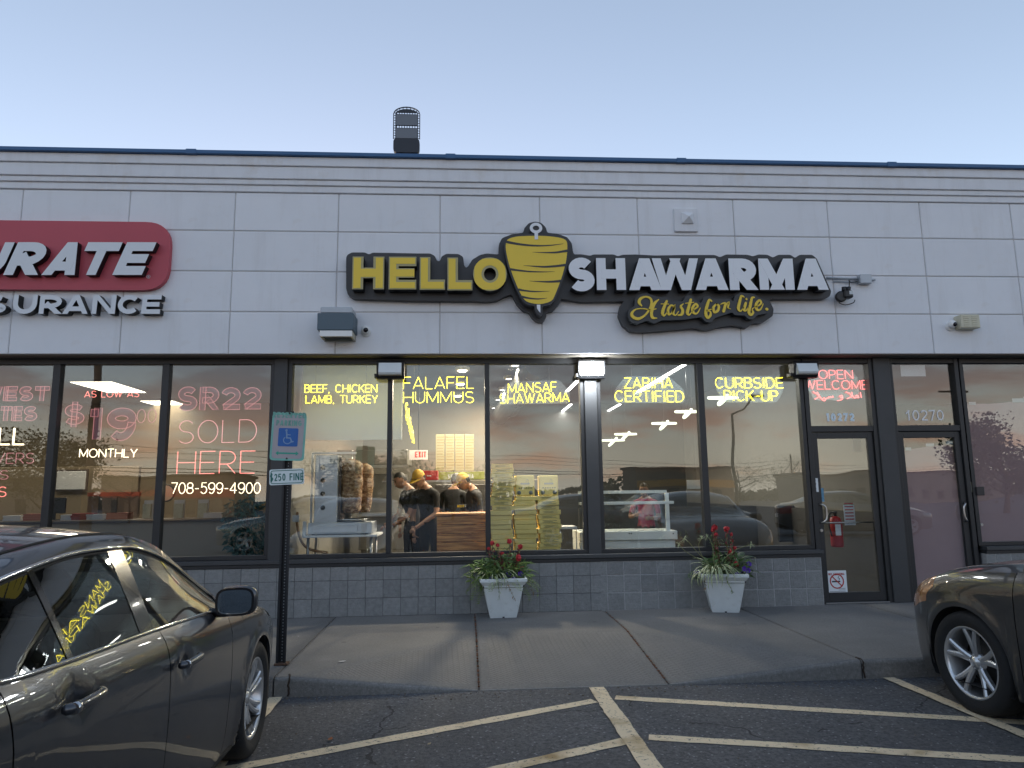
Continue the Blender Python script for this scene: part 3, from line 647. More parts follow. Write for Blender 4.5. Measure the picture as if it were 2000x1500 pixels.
# ------------------------------------------------------------ the two doors
def door(x0, x1, lab, flip):
    zt = onY(1650, 843, SY)[1]; f = .055
    fr = bar('door_frame', x0-f, x0, .0, zF-.014, SY-.01, SY+.12)
    bar('jamb', x1, x1+f, .0, zF-.014, SY-.01, SY+.12, par=fr)
    bar('transom_bar', x0, x1, zt+.0, zt+.075, SY, SY+.1, par=fr)
    bar('head', x0, x1, zh, zF-.014, SY, SY+.1, par=fr)
    O('pane', bx(x0, x1, GY, GY+.006, zt+.07, zh+.004), GL, fr, world=True)
    bar('threshold', x0, x1, 0.002, .018, SY-.03, SY+.12, M('worn_threshold', (.3, .3, .3), .35, metal=.8), fr)
    s = .078; y0, y1 = SY+.02, SY+.065; g = .006; z0 = .022
    bm = B(); box(bm, x0+g, x0+s, y0, y1, z0, zt-g, bev=.003); box(bm, x1-s, x1-g, y0, y1, z0, zt-g, bev=.003)
    box(bm, x0+s, x1-s, y0, y1, zt-.085, zt-g, bev=.003); box(bm, x0+s, x1-s, y0, y1, z0, .13, bev=.003)
    d = O('door', bm, ALU, bld, world=True, label=lab)
    O('pane', bx(x0+s-.01, x1-s+.01, y0+.018, y0+.024, .12, zt-.08), GL, d, world=True)
    def pull(px, za, zb, sg):
        pts = [(px, y0, za), (px+sg*.03, y0-.045, za+.01), (px+sg*.055, y0-.05, za+.05), (px+sg*.06, y0-.05, (za+zb)/2), (px+sg*.055, y0-.05, zb-.05), (px+sg*.03, y0-.045, zb-.01), (px, y0, zb)]
        O('handle', tube(B(), smooth_open(pts, 4), .011, 8), STEEL, d, world=True)
    return d, pull, y0, zt
xa, xb = d1, d1r
dA, pullA, yA, zt = door(xa, xb, 'glass entrance door with a no smoking notice and push bar', 0)
pullA(xa+.04, onY(1605, 1020, SY)[1]-.0, onY(1605, 985, SY)[1], 1)
xi = onY(1728, 1060, .2)[0]
O('inner_handle', tube(B(), smooth_open([(xi, .13, .72), (xi-.05, .19, .73), (xi-.07, .19, .86), (xi-.05, .19, .98), (xi, .13, .99)], 4), .012, 8), STEEL, dA, world=True)
zpb = onY(1660, 1021, yA)[1]
O('push_bar', tube(B(), [(xa+.05, yA+.06, zpb), (xb-.05, yA+.06, zpb)], .011, 8), STEEL, dA, world=True)
O('lock', lathe(B(), [(.017, yA-.014), (.021, yA-.006), (.021, yA)], 16, 'y', (onY(1604, 1036, yA)[0], 0, onY(1604, 1036, yA)[1])), STEEL, dA, world=True)
dB, pullB, yB, _ = door(d2l, d2r, 'glass door of the papered shop with a brass pull', 1)
STEELB = STEEL
pullB(d2r-.03, onY(1900, 1018, SY)[1], onY(1900, 982, SY)[1], -1)
xl_, zl_ = onY(1911, 959, yB)
O('keypad_lock', bx(xl_-.05, xl_+.05, yB-.045, yB, zl_-.055, zl_+.055, bev=.006), M('lock_grey', (.03, .03, .035), .35), dB, world=True)
O('lock', lathe(B(), [(.017, yB-.014), (.02, yB-.006), (.02, yB)], 14, 'y', (xl_-.01, 0, zl_-.42)), STEEL, dB, world=True)
# ------------------------------------------------------------ inside shells of the three shops
CEIL = M('dark_open_ceiling', (.06, .063, .065), .9); WALLI = M('cream_wall', (.16, .155, .135), .85, var=.06); GREYW = M('grey_wall', (.055, .058, .058), .85, var=.06)
TAN = M('tan_wall', (.17, .135, .085), .85, var=.08); FLOORT = M('floor_tiles', (.10, .095, .085), .4, var=.15, vs=4); CREAMC = M('ceiling_tiles', (.20, .20, .19), .9)
p1, p2 = (wl+wr)/2, (d1r+d2l)/2
def room(x0, x1, yb, zc, wm, cm, fm, nm):
    O('floor', bx(x0, x1, .12, 9, -.05, .0), fm, bld, world=True)
    O('ceiling', bx(x0, x1, .25, 9, zc, zc+.08), cm, bld, world=True)
    O('room_wall', bx(x0, x1, yb, yb+.1, 0, zc), wm, bld, world=True)
room(XL+.2, p1-.06, 6.0, 3.25, TAN, CREAMC, FLOORT, 'office'); room(p1+.06, p2-.06, 8.2, 3.5, GREYW, CEIL, FLOORT, 'restaurant'); room(p2+.06, XR-.2, 6.5, 3.2, GREYW, CREAMC, FLOORT, 'vacant')
for x in (p1, p2): O('partition_wall', bx(x-.06, x+.06, .2, 9, 0, 4.9), WALLI, bld, world=True)
O('ceiling_bulkhead', bx(XL+.2, XR-.2, .20, .26, zF, 4.9), GREYW, bld, world=True)
# ============================================================ main sign
SIGNK = M('sign_black', (.032, .034, .038), .45, var=.1, vs=2); RET = M('letter_return', (.008, .009, .011), .5)
YEL = M('sign_yellow', (.86, .62, .055), .45, var=.05, vs=2); WHT = M('sign_white', (.80, .83, .87), .35, var=.03, vs=1.5); TRIM = M('trim_cap', (.42, .38, .2), .5)
YB, YL = FY-.10, FY-.24
hs = E_('shop_sign', (onY(1150, 560, YB)[0], YB, onY(1150, 560, YB)[1]), label='large black sign reading HELLO SHAWARMA with a yellow meat cone between the words', cat='shop sign')
def px(pts, y, o=(0, 0), s=1.): return [onY(o[0]+a/s, o[1]+b/s, y) for a, b in pts]
back = [(676,504),(678,498),(687,493),(712.5,493),(720.7,497),(727.5,493.5),(754.5,493.8),(816,495),(840,495),(849,499.5),(853.5,508.5),(856.8,510.5),(860,508.5),(862.5,501),(871.5,495.7),(895.5,496),(904.5,501.7),(906.7,519),(910.5,523),(914,520.5),(922.5,507),(937.5,498),(951,495),(965.5,496.5),(973.7,497),(974.5,477),(980.5,465),(1000,457.5),(1022,454.5),(1024,445.5),(1033,435.7),(1045,432.7),(1057,435),(1066,444),(1069,454.5),(1090,456.7),(1108,463.5),(1117,475.5),(1119,492),(1121.5,497),(1135,496.5),(1153,499.5),(1159,497),(1199,497),(1206.5,500.6),(1215.5,497.6),(1241,497),(1280,499),(1330,498),(1396,498),(1406,502.4),(1418,497),(1460,497.6),(1470.5,500.6),(1481,497),(1499,497.6),(1509.5,503),(1520,497.6),(1544,497.6),(1552.4,503.6),(1562,497.6),(1586,497.6),(1595,504.5),(1623.5,569),(1620.5,579.5),(1610,583),(1505,583),(1503.5,588),(1511,603.5),(1509.5,617),(1490,630.5),(1469,631),(1460,640.4),(1445,637),(1430,635),(1408,638),(1388,643.4),(1376,644.6),(1358,640),(1310,644.6),(1256,648.5),(1232,647),(1217,635),(1208.6,615.5),(1212.5,596),(1219,588),(1135,588.7),(1096,582.7),(1093,592.5),(1081,606),(1067.5,609.7),(1066.7,621),(1060,628.5),(1051,628.5),(1040.5,621),(1034.5,610.5),(1021,605),(1009,592.5),(1001.5,577.5),(998,574.5),(985,579),(970,586.5),(952,588.7),(915,587),(810,586.5),(690,582.7),(679.5,576),(676,564)]
O('backing_panel', prism(B(), fillet(px(back, YB), .02, 3), YB, FY+.02), SIGNK, hs, world=True)
def letter(ch, x0p, x1p, ytp, ybp, mat, tk, trim=None, parent=hs, y=YL, yb=YB-.001, shear=0., ret=RET, nm='letter'):
    a = onY(x0p, ybp, y); b = onY(x1p, ybp, y); c = onY(x0p+shear*(ybp-ytp), ytp, y)
    h = c[1]-a[1]; w = (b[0]-a[0]); wn = w/h; sh = (c[0]-a[0])/h if shear else 0
    dz = (b[1]-a[1])/w
    dx0 = 0
    f = lambda u, v: (a[0]+u*h+sh*v*h, a[1]+v*h+u*h*dz)
    bm = B()
    if trim:
        solid_glyph(bm, ch, wn, tk, f, y, yb, 1, 2)
        # coloured face inset inside the pale trim cap
        e = .035
        g = lambda u, v: f(u, v)
        b2 = B(); solid_glyph(b2, ch, wn, tk-2*e, lambda u, v: f(min(max(u, e), wn-e), min(max(v, e), 1-e)), y-.004, y-.0008, 0, 0)
        m_ = bpy.data.meshes.new('t'); b2.to_mesh(m_); b2.free(); bm.from_mesh(m_)
        return O(nm, bm, [mat, trim, ret], parent, world=True)
    solid_glyph(bm, ch, wn, tk, f, y, yb, 0, 1)
    return O(nm, bm, [mat, ret], parent, world=True)
for ch, a, b, t, bt, tk in (('H', 687.4, 749.9, 501, 564.9, .32), ('E', 758.7, 812.9, 501.3, 565.2, .29), ('L', 819.5, 869, 502, 566, .31), ('L', 873.8, 922.7, 503, 567, .31), ('O', 924, 990.3, 502.4, 568.3, .31)):
    letter(ch, a, b, t, bt, YEL, tk, TRIM)
for ch, a, b, t, bt, tk in (('S', 1111, 1162, 503, 569, .29), ('H', 1166, 1223, 504, 566.3, .29), ('A', 1228.5, 1293, 504.4, 566.6, .30), ('W', 1275.8, 1366, 504.4, 566.6, .27), ('A', 1358.6, 1423.6, 504.6, 566.3, .30), ('R', 1426, 1480.4, 504.8, 566.3, .30), ('M', 1484.5, 1552.4, 505, 566, .29), ('A', 1556.8, 1619.2, 505, 566, .30)):
    letter(ch, a, b, t, bt, WHT, tk)
# emblem
Z2 = dict(o=(940, 420), s=6.667)
cone = [(335,330),(400,295),(520,277),(740,272),(900,280),(1040,302),(1108,340),(1120,430),(1110,560),(1080,700),(1030,860),(960,1040),(915,1115),(820,1152),(720,1158),(610,1135),(548,1085),(480,960),(400,760),(350,600),(322,460),(320,380)]
cx_, cy_ = 720, 700
plate = [(cx_+(x-cx_)*(1+26/max(60, math.hypot(x-cx_, y-cy_))), cy_+(y-cy_)*(1+30/max(60, math.hypot(x-cx_, y-cy_)))) for x, y in cone]
O('emblem_plate', prism(B(), smooth_closed(px(plate, YL, **Z2), 3), YL, YB-.001), SIGNK, hs, world=True)
O('emblem_plate', prism(B(), fillet(px([(640,170),(660,120),(715,100),(775,125),(795,175),(780,215),(765,240),(765,300),(660,300),(660,225),(645,205)], YL, **Z2), .01), YL+.004, YB-.001), SIGNK, hs, world=True)
O('emblem_plate', prism(B(), fillet(px([(690,1170),(700,1240),(730,1290),(770,1310),(800,1290),(800,1170)], YL, **Z2), .01), YL+.004, YB-.001), SIGNK, hs, world=True)
O('meat_cone', prism(B(), smooth_closed(px(cone, YL, **Z2), 3), YL-.005, YL-.001), YEL, hs, world=True)
sl_ = [[(322,335,2),(330,350,34),(450,375,30),(600,394,26),(760,402,20),(900,396,14),(1000,385,8),(1070,375,2)], [(665,485,2),(800,490,12),(950,490,22),(1050,478,28),(1125,465,34)], [(550,658,2),(680,668,14),(820,676,24),(960,668,28),(1100,652,34)],
      [(378,708,32),(480,722,24),(640,738,18),(800,742,12),(955,738,2)], [(625,860,2),(760,868,14),(900,870,24),(1045,860,34)], [(480,970,30),(560,985,22),(700,998,16),(890,993,2)], [(525,1065,30),(620,1084,22),(740,1094,16),(860,1082,2)]]
bm = B()
for s in sl_:
    P_ = smooth_open([(*onY(940+a/6.667, 420+b/6.667, YL), w/6.667*.0062) for a, b, w in s], 4)
    ribbon(bm, [(p[0], p[1], max(p[2], .001)) for p in P_], YL-.0075, YL-.004)
O('cone_slash', bm, SIGNK, hs, world=True)
def ringpoly(c, r1, r2):
    return
bm = B(); c_ = onY(940+712/6.667, 420+172/6.667, YL); rr = .0062
ribbon(bm, [(c_[0]+a*.066*.88, c_[1]+b*.066*.75, .036) for a, b in arc(0, 0, 1, 1, 0, 360, 24)[:-1]], YL-.009, YL-.001, closed=True)
prism(bm, px([(692,205),(738,205),(738,320),(694,320)], YL, **Z2), YL-.0095, YL-.001)
O('skewer_eye', bm, WHT, hs, world=True)
O('skewer_tip', prism(B(), px([(722,1168),(768,1168),(770,1275),(745,1250),(726,1215)], YL, **Z2), YL-.006, YL-.001), WHT, hs, world=True)
# tagline
Z3 = dict(o=(1200, 560), s=6.25); YT = YB-.085
tag_o = [(165,340),(180,275),(245,235),(250,150),(310,95),(390,75),(470,105),(550,130),(640,125),(700,180),(830,180),(870,115),(930,100),(990,160),(1060,200),(1090,130),(1150,110),(1210,148),(1420,150),(1450,180),(1470,110),(1540,70),(1700,85),(1760,130),(1890,180),(1912,270),(1880,322),(1750,345),(1700,395),(1640,395),(1590,350),(1470,345),(1440,312),(1230,380),(1180,435),(1120,430),(1060,370),(850,402),(580,410),(490,450),(400,412),(280,460),(200,425)]
O('tagline_plate', prism(B(), fillet(px(tag_o, YT, **Z3), .015, 3), YT, YB-.001), M('tag_plate', (.03, .034, .038), .4), hs, world=True)
SCR = dict(A=[[(330,235,18),(300,195,36),(315,150,34),(375,125,22),(430,140,26),(452,190,30),(430,270,26),(370,350,24),(290,393,34),(225,370,38),(212,325,32),(260,278,16),(350,270,13),(440,285,14),(505,272,12)], [(538,158,12),(492,200,34),(465,260,36),(450,330,36),(465,380,34),(515,386,12)]],
 t=[[(635,180,30),(600,260,36),(585,325,36),(605,355,20),(645,310,10)], [(568,212,10),(660,214,10)]], a=[[(722,238,18),(685,232,24),(652,285,32),(662,340,28),(700,318,16),(728,250,30),(715,325,30),(745,350,16),(780,305,10)]],
 s=[[(838,212,12),(808,242,26),(832,292,34),(818,340,32),(775,350,16)]], t2=[[(930,162,32),(905,250,36),(888,320,36),(910,345,20),(948,305,10)], [(868,205,10),(966,192,10)]], e=[[(955,290,12),(1012,245,24),(990,212,26),(952,260,34),(962,318,32),(1005,328,18),(1046,262,10)]],
 f=[[(1184,180,18),(1155,165,28),(1130,230,36),(1112,320,36),(1135,378,34),(1170,350,28),(1165,305,16),(1122,292,12),(1195,275,10)]], o=[[(1245,212,22),(1205,255,30),(1218,312,30),(1260,292,30),(1272,240,28),(1245,212,22)]], r=[[(1295,215,12),(1350,205,24),(1330,300,36)], [(1345,238,14),(1390,200,30),(1384,258,16),(1415,275,6)]],
 l=[[(1578,128,16),(1545,118,26),(1525,190,34),(1510,268,36),(1537,300,18),(1575,255,10)]], i=[[(1600,202,32),(1580,280,34),(1602,296,16),(1635,250,10)], [(1606,150,24),(1609,156,24)]], f2=[[(1703,132,18),(1675,142,28),(1655,230,36),(1638,308,36),(1660,345,32),(1690,318,26),(1680,275,12),(1735,238,10)]],
 e2=[[(1730,250,12),(1787,205,24),(1765,168,26),(1725,220,34),(1737,282,32),(1780,278,18),(1812,212,10)]], dot=[[(1855,274,34),(1859,278,34)]])
for k, ss in SCR.items():
    bm = B()
    for q, s in enumerate(ss):
        P_ = smooth_open([(*onY(1200+a/6.25, 560+b/6.25, YT), w/6.25*.0062*1.0) for a, b, w in s], 5)
        ribbon(bm, [(p[0], p[1], p[2]) for p in P_], YT-.012-.0007*q, YT-.0005, roundcap=True)
    O('script_letter', bm, YEL, hs, world=True)
# ============================================================ insurance sign
REDP = M('sign_red', (.50, .075, .105), .5, var=.06, vs=1.2); INSW = M('insurance_face', (.72, .76, .80), .4)
YR = FY-.07; YRL = YR-.09
si = E_('insurance_sign', (onY(150, 500, YR)[0], YR, onY(150, 500, YR)[1]), label='red rounded sign with raised slanted white letters URATE above the word INSURANCE', cat='shop sign')
x1_, zt_ = onY(335, 434, YR); _, zb_ = onY(335, 567, YR); x0_ = onY(-640, 500, YR)[0]
O('red_panel', prism(B(), fillet([(x0_, zb_), (x1_, zb_), (x1_, zt_), (x0_, zt_)], .3, 8), YR, FY+.02), REDP, si, world=True)
for ch, a, w_ in (('A', -470, 78), ('C', -385, 66), ('C', -308, 66), ('U', -62, 62), ('R', 6, 66), ('A', 80, 66), ('T', 143, 68), ('E', 219, 58)):
    letter(ch, a, a+w_, 473, 537, INSW, .27, parent=si, y=YRL, yb=YR-.001, shear=.46)
xr_, zr_ = onY(290, 540.5, YR)
bm = B(); ribbon(bm, [(xr_+a, zr_+b, .004) for a, b in arc(0, 0, .02, .02, 0, 360, 20)[:-1]], YR-.004, YR-.0005, closed=True)
solid_glyph(bm, 'R', .6, .18, lambda u, v: (xr_-.007+u*.022, zr_-.011+v*.022), YR-.004, YR-.0005); O('registered_mark', bm, INSW, si, world=True)
YI = FY-.10
for ch, a, b in (('I', -150, -136), ('N', -122, -72), ('S', -50, 10), ('U', 23, 70), ('R', 75, 119), ('A', 121, 171), ('N', 178, 224), ('C', 228, 272), ('E', 275, 312)):
    letter(ch, a, b, 576, 613, INSW, .24, parent=si, y=YI, yb=FY-.001, shear=.12)
# ============================================================ things on the fascia
GALV = M('galvanised_grey', (.45, .49, .53), .5, metal=.3, var=.1, vs=8); SLATE = M('slate_blue_enamel', (.085, .13, .165), .5, var=.06, vs=5)
Yv = FY-.30
x0_, zt_ = onY(620, 611, Yv); x1_, zb_ = onY(690, 644.5, Yv)
v = E_('wall_light', ((x0_+x1_)/2, FY, zb_), label='old boxy wall light in slate blue and white below the H of the shop sign', cat='wall light')
O('housing', bx(x0_, x1_, Yv, FY+.02, zb_, zt_, bev=.006), SLATE, v, world=True)
O('top_cap', bx(x0_+.03, x1_-.02, Yv+.01, FY+.02, zt_+.001, zt_+.075, bev=.01), GALV, v, world=True)
zl0 = zb_-.075
O('lower_frame', bx(x0_+.03, x1_-.015, Yv+.005, Yv+.03, zl0, zb_-.004, bev=.004), WHITE, v, world=True)
bm = B()
for a, b in ((x0_+.03, x0_+.05), (x1_-.035, x1_-.015)): box(bm, a, b, Yv+.03, FY-.02, zl0, zb_-.004)
box(bm, x0_+.03, x1_-.015, FY-.04, FY+.02, zl0, zb_-.004)
O('lower_frame', bm, M('cream_enamel', (.5, .48, .4), .5), v, world=True)
O('lens', bx(x0_+.05, x1_-.035, Yv+.03, FY-.04, zl0+.02, zl0+.03), M('ribbed_lens', (.1, .11, .1), .25), v, world=True)
def camdome(pxx, pyy, lab):
    x, z = onY(pxx, pyy, FY-.06)
    c = E_('security_camera', (x, FY, z), label=lab, cat='security camera', group='white security cameras on the fascia')
    O('base', lathe(B(), [(.001, FY-.03), (.05, FY-.03), (.058, FY-.018), (.058, FY+.01)], 24, 'y', (x, 0, z-.018)), WHITE, c, world=True)
    bm = B(); bmesh.ops.create_uvsphere(bm, u_segments=20, v_segments=12, radius=.05, matrix=Matrix.Translation((x, FY-.06, z)))
    O('ball', bm, WHITE, c, smooth=True, world=True)
    bm = B(); bmesh.ops.create_uvsphere(bm, u_segments=16, v_segments=10, radius=.032, matrix=Matrix.Translation((x+.005, FY-.086, z-.008)))
    O('lens', bm, M('lens_black', (.006, .006, .01), .12), c, smooth=True, world=True)
    O('lens_ring', lathe(B(), [(.034, FY-.100), (.038, FY-.094), (.038, FY-.078)], 20, 'y', (x+.005, 0, z-.008), cap=False), WHITE, c, world=True)
camdome(714, 644, 'white ball security camera beside the boxy wall light')
camdome(1860, 633, 'white ball security camera beside the beige louvred box')
# beige louvred siren box
Yb = FY-.13; x0_, zt_ = onY(1876, 614, Yb); x1_, zb_ = onY(1916, 640, Yb)
BEI = M('beige_plastic', (.62, .60, .47), .55)
v = E_('siren_box', ((x0_+x1_)/2, FY, zb_), label='beige louvred siren box on the fascia over the papered shop door', cat='siren box')
O('housing', bx(x0_, x1_, Yb, FY+.02, zb_, zt_, bev=.008), BEI, v, world=True)
for c in range(2):
    for k in range(6):
        xa_ = x0_+.03+c*(x1_-x0_-.04)/2; O('louvre', bx(xa_, xa_+.075, Yb-.006, Yb+.002, zb_+.02+k*.024, zb_+.031+k*.024, bev=.002), BEI, v, world=True)
# square plaque with a pyramid boss
Yq = FY-.035; x0_, zt_ = onY(1316, 407, Yq); x1_, zb_ = onY(1364, 452, Yq)
v = E_('fascia_plaque', ((x0_+x1_)/2, FY, zb_), label='small square rendered plaque with a pyramid in its middle, above the sign', cat='plaque')
O('plate', bx(x0_, x1_, Yq, FY+.02, zb_, zt_, bev=.005), PLASB, v, world=True)
bm = B(); a, b = onY(1331, 416, Yq); c, d = onY(1354, 437, Yq); q = [bm.verts.new(p) for p in ((a, Yq-.02, d), (c, Yq-.02, d), (c, Yq-.02, b), (a, Yq-.02, b))]; q2 = [bm.verts.new((p.co.x, Yq+.002, p.co.z)) for p in q]; t = bm.verts.new(((a+c)/2, Yq-.075, (b+d)/2))
for k in range(4): bm.faces.new([q[k], q[(k+1) % 4], t]); bm.faces.new([q2[k], q2[(k+1) % 4], q[(k+1) % 4], q[k]])
O('pyramid', bm, PLASB, v, world=True)
# conduit, junction box and black flood
cj = E_('junction_box', (onY(1690, 543, FY)[0], FY, onY(1690, 543, FY)[1]), label='grey junction box at the end of a conduit from the shop sign', cat='junction box')
a = onY(1680, 535, FY-.08); b = onY(1704, 553, FY-.08); O('box', bx(a[0], b[0], FY-.08, FY+.01, b[1], a[1], bev=.006), GALV, cj, world=True)
z_ = onY(1650, 544, FY-.03)[1]; O('conduit', tube(B(), [(onY(1612, 540, FY)[0], FY-.025, z_+.01), (a[0]+.01, FY-.025, z_)], .013, 8), GALV, cj, world=True)
z_ = onY(1650, 550, FY-.03)[1]; O('conduit', tube(B(), [(onY(1625, 549, FY)[0], FY-.025, z_+.005), (a[0]+.01, FY-.025, z_)], .008, 8), GALV, cj, world=True)
O('conduit_stub', tube(B(), [(b[0], FY-.03, a[1]-.06), (b[0]+.07, FY-.03, a[1]-.06)], .013, 8), GALV, cj, world=True)
fl = E_('spot_light', (onY(1656, 574, FY)[0], FY, onY(1656, 574, FY)[1]), label='small black spotlight hanging on its cord under the grey junction box', cat='spotlight')
a = onY(1655, 575, FY-.12)
O('body', bx(a[0]-.055, a[0]+.06, FY-.16, FY-.05, a[1]-.05, a[1]+.045, bev=.015), BLACK, fl, world=True)
for s in (-.03, .028): O('heat_sink', tube(B(), [(a[0]+s, FY-.1, a[1]+.03), (a[0]+s, FY-.11, a[1]+.10)], .028, 12), BLACK, fl, world=True)
O('lens', lathe(B(), [(.02, FY-.05), (.065, FY-.09), (.07, FY-.13), (.05, FY-.135), (.001, FY-.125)], 20, 'y', (a[0]-.085, 0, a[1]-.03)), BLACK, fl, world=True)
O('sticker', bx(a[0]+.005, a[0]+.05, FY-.163, FY-.159, a[1]-.01, a[1]+.035), M('sticker_white', (.6, .65, .68), .5), fl, world=True)
O('bracket', bx(a[0]-.02, a[0]+.03, FY-.06, FY, a[1]-.045, a[1]-.015), BLACK, fl, world=True)
q = [onY(p, r, FY-.06) for p, r in ((1676, 549), (1660, 552), (1657, 548), (1658, 560), (1650, 568), (1644, 577), (1639, 590), (1650, 596), (1665, 592), (1669, 586))]
O('cord', tube(B(), smooth_open([(x, FY-.06-.02*math.sin(i), z) for i, (x, z) in enumerate(q)], 4), .006, 6), BLACK, fl, world=True)
# wall pack lights under the soffit
def wallpack(pxl, pxr, pyt, pyb, lab, lit=False, grp='wall pack lights over the windows'):
    y = SY-.16; x0_, zt_ = onY(pxl, pyt, y); x1_, zb_ = onY(pxr, pyb, y); xm = (x0_+x1_)/2
    w = E_('wall_pack', (xm, SY, zb_), label=lab, cat='wall pack light', group=grp)
    bm = B(); dz = .035
    prof = [(SY+.0, zt_+.02), (y+.02, zt_+.02), (y, zt_), (y+.03, zb_), (y+.05, zb_-.035), (SY-.03, zb_-.035)]
    prism(bm, prof, x0_-.03, x1_+.03, axis='x'); O('housing', bm, BLACK, w, world=True)
    O('bracket', bx(x0_-.06, x0_-.03, y+.05, SY, zb_-.02, zb_+.03, bev=.005), BLACK, w, world=True)
    bm = B(); prism(bm, [(y-.012, zt_-.012), (y-.045, zb_+.03), (y-.03, zb_+.006), (y+.035, zb_-.002), (y+.02, zt_-.006)], x0_, x1_, axis='x')
    if lit:
        O('lens', bm, emis('lit_led_lens', (.93, .97, 1.), 60), w, world=True)
        al = bpy.data.lights.new('wall_pack_lamp', 'AREA'); al.shape = 'RECTANGLE'; al.size = .26; al.size_y = .12; al.energy = 26*EM; al.color = (.93, .97, 1)
        ao = bpy.data.objects.new('wall_pack_lamp', al); COL.objects.link(ao); ao.location = (xm, y-.13, (zt_+zb_)/2-.02); ao.rotation_euler = (R(62), 0, 0)
        ao.parent = w; ao.matrix_parent_inverse = mw(w).inverted()
    else: O('lens', bm, M('frosted_lens', (.72, .77, .78), .25, var=.08, vs=8), w, world=True)
    return w
wallpack(740, 784, 707, 733, 'unlit wall pack light between the first two windows of the shawarma shop')
wallpack(1135, 1178, 705, 732, 'glaring white wall pack light on the middle post', lit=True)
wallpack(1555, 1596, 708, 731, 'unlit wall pack light above the entrance door corner')
# roof floodlight
yf = FY-.09
x0_, zb_ = onY(768, 297.5, yf); x1_, zt_ = onY(820, 209, yf); wd = x1_-x0_; hh = zt_-zb_; xm = (x0_+x1_)/2
rf = E_('roof_floodlight', (xm, yf, ztop), label='large LED floodlight seen against the sky on the roof edge', cat='floodlight')
FLD = M('flood_dark', (.022, .028, .04), .5)
def fp(u, v): return (x0_+u*wd, zb_+v*hh)
def strip_frame(bm, u0, v0, u1, v1): prism(bm, [fp(u0, v0), fp(u1, v0), fp(u1, v1), fp(u0, v1)], yf, yf+.014)
bm = B(); prism(bm, fillet([fp(.0, .0), fp(1., .0), fp(1., .3), fp(0., .3)], .05, 5), yf-.01, yf+.05); O('driver_housing', bm, FLD, rf, world=True)
for v0, v1 in ((.31, .52), (.59, .82)): O('lens_panel', prism(B(), [fp(.1, v0), fp(.91, v0), fp(.91, v1), fp(.09, v1)], yf-.005, yf+.012), M('flood_lens', (.16, .18, .21), .4), rf, world=True)
bm = B()
outl = [fp(0.0, .3), fp(-.005, .84)]+[fp(.5-.5*math.cos(R(a)), .84+.155*math.sin(R(a))) for a in range(20, 161, 14)]+[fp(1.0, .84), fp(1.0, .3)]
ribbon(bm, [(*p, .010) for p in outl], yf, yf+.014); inl = [fp(.085, .3), fp(.08, .86)]; 
ribbon(bm, [(*fp(.085, .3), .012), (*fp(.08, .86), .012)], yf+.001, yf+.015); ribbon(bm, [(*fp(.92, .3), .012), (*fp(.915, .86), .012)], yf+.001, yf+.015)
for v_ in (.525, .585, .825, .872): strip_frame(bm, .08, v_, .92, v_+.012)
prism(bm, [fp(.1, .885), fp(.9, .885), fp(.82, .915), fp(.65, .945), fp(.5, .95), fp(.35, .945), fp(.18, .915)], yf, yf+.014)
for k in range(11):
    v_ = .31+k*.055
    for a, b in ((0, .085), (.915, 1.)): prism(bm, [fp(a, v_), fp(b, v_), fp(b, v_+.008), fp(a, v_+.008)], yf+.002, yf+.012)
for k in range(9):
    u_ = .1+k*.1
    for v_ in (.525, .83): 
        prism(bm, [fp(u_, v_), fp(u_+.03, v_), fp(u_+.03, v_+.065 if v_ < .8 else v_+.05), fp(u_, v_+.065 if v_ < .8 else v_+.05)], yf+.002, yf+.012)
    a = R(20+k*17.5); cx2, cz2 = .5-.46*math.cos(a), .84+.10*math.sin(a); dx2, dz2 = .5-.5*math.cos(a), .84+.15*math.sin(a)
    if 0 < k < 8: ribbon(bm, [(*fp(cx2, cz2), .009), (*fp(dx2, dz2), .009)], yf+.002, yf+.012)
O('lattice_frame', bm, FLD, rf, world=True)
bm = B()
for u_ in (.32, .55, .72): tube(bm, [(*fp(u_, .02)[:1], yf+.03, zb_+.03), (fp(u_, 0)[0], yf+.03, ztop+.02)], .006, 6)
for u_ in (.30, .74): lathe(bm, [(.03, ztop), (.02, ztop+.02), (.008, ztop+.04)], 10, 'z', (fp(u_, 0)[0], yf+.03, 0))
O('mounting_rods', bm, BLACK, rf, world=True)
# ============================================================ parking sign on its post
GR = M('faded_green', (.20, .50, .44), .5, var=.2, vs=9); SGN = M('faded_sign_grey', (.42, .39, .42), .5, var=.1, vs=6); BLU = M('sign_blue', (.012, .12, .42), .45, var=.12, vs=12); SWH = M('sign_reflective_white', (.72, .82, .84), .4, var=.05, vs=6); DGR = M('fine_green', (.02, .16, .145), .5)
px0, py0 = onZ(548, 1299, 0); PY = py0
ps = E_('parking_sign', (px0, PY, 0), label='faded reserved parking sign with a $250 FINE plate on a black perforated post', cat='road sign')
xt, zt_ = onY(565, 808, PY); POSTM = M('post_dark', (.02, .021, .024), .5, var=.2, vs=30)
lean = (xt-px0)/zt_
def PP(u, y, z): return (px0+u+lean*z, y, z)
bm = B(); wv = .028
for a, b, c, d in ((-wv, -wv+.006, 0, .035), (wv-.006, wv, 0, .035), (-wv, wv, .035, .041)):
    vs2 = [bm.verts.new(PP(u, PY+y, z)) for z in (0, zt_+.02) for u, y in ((a, c), (b, c), (b, d), (a, d))]
    bm.faces.new(vs2[:4][::-1]); bm.faces.new(vs2[4:])
    for k in range(4): bm.faces.new([vs2[k], vs2[(k+1) % 4], vs2[4+(k+1) % 4], vs2[4+k]])
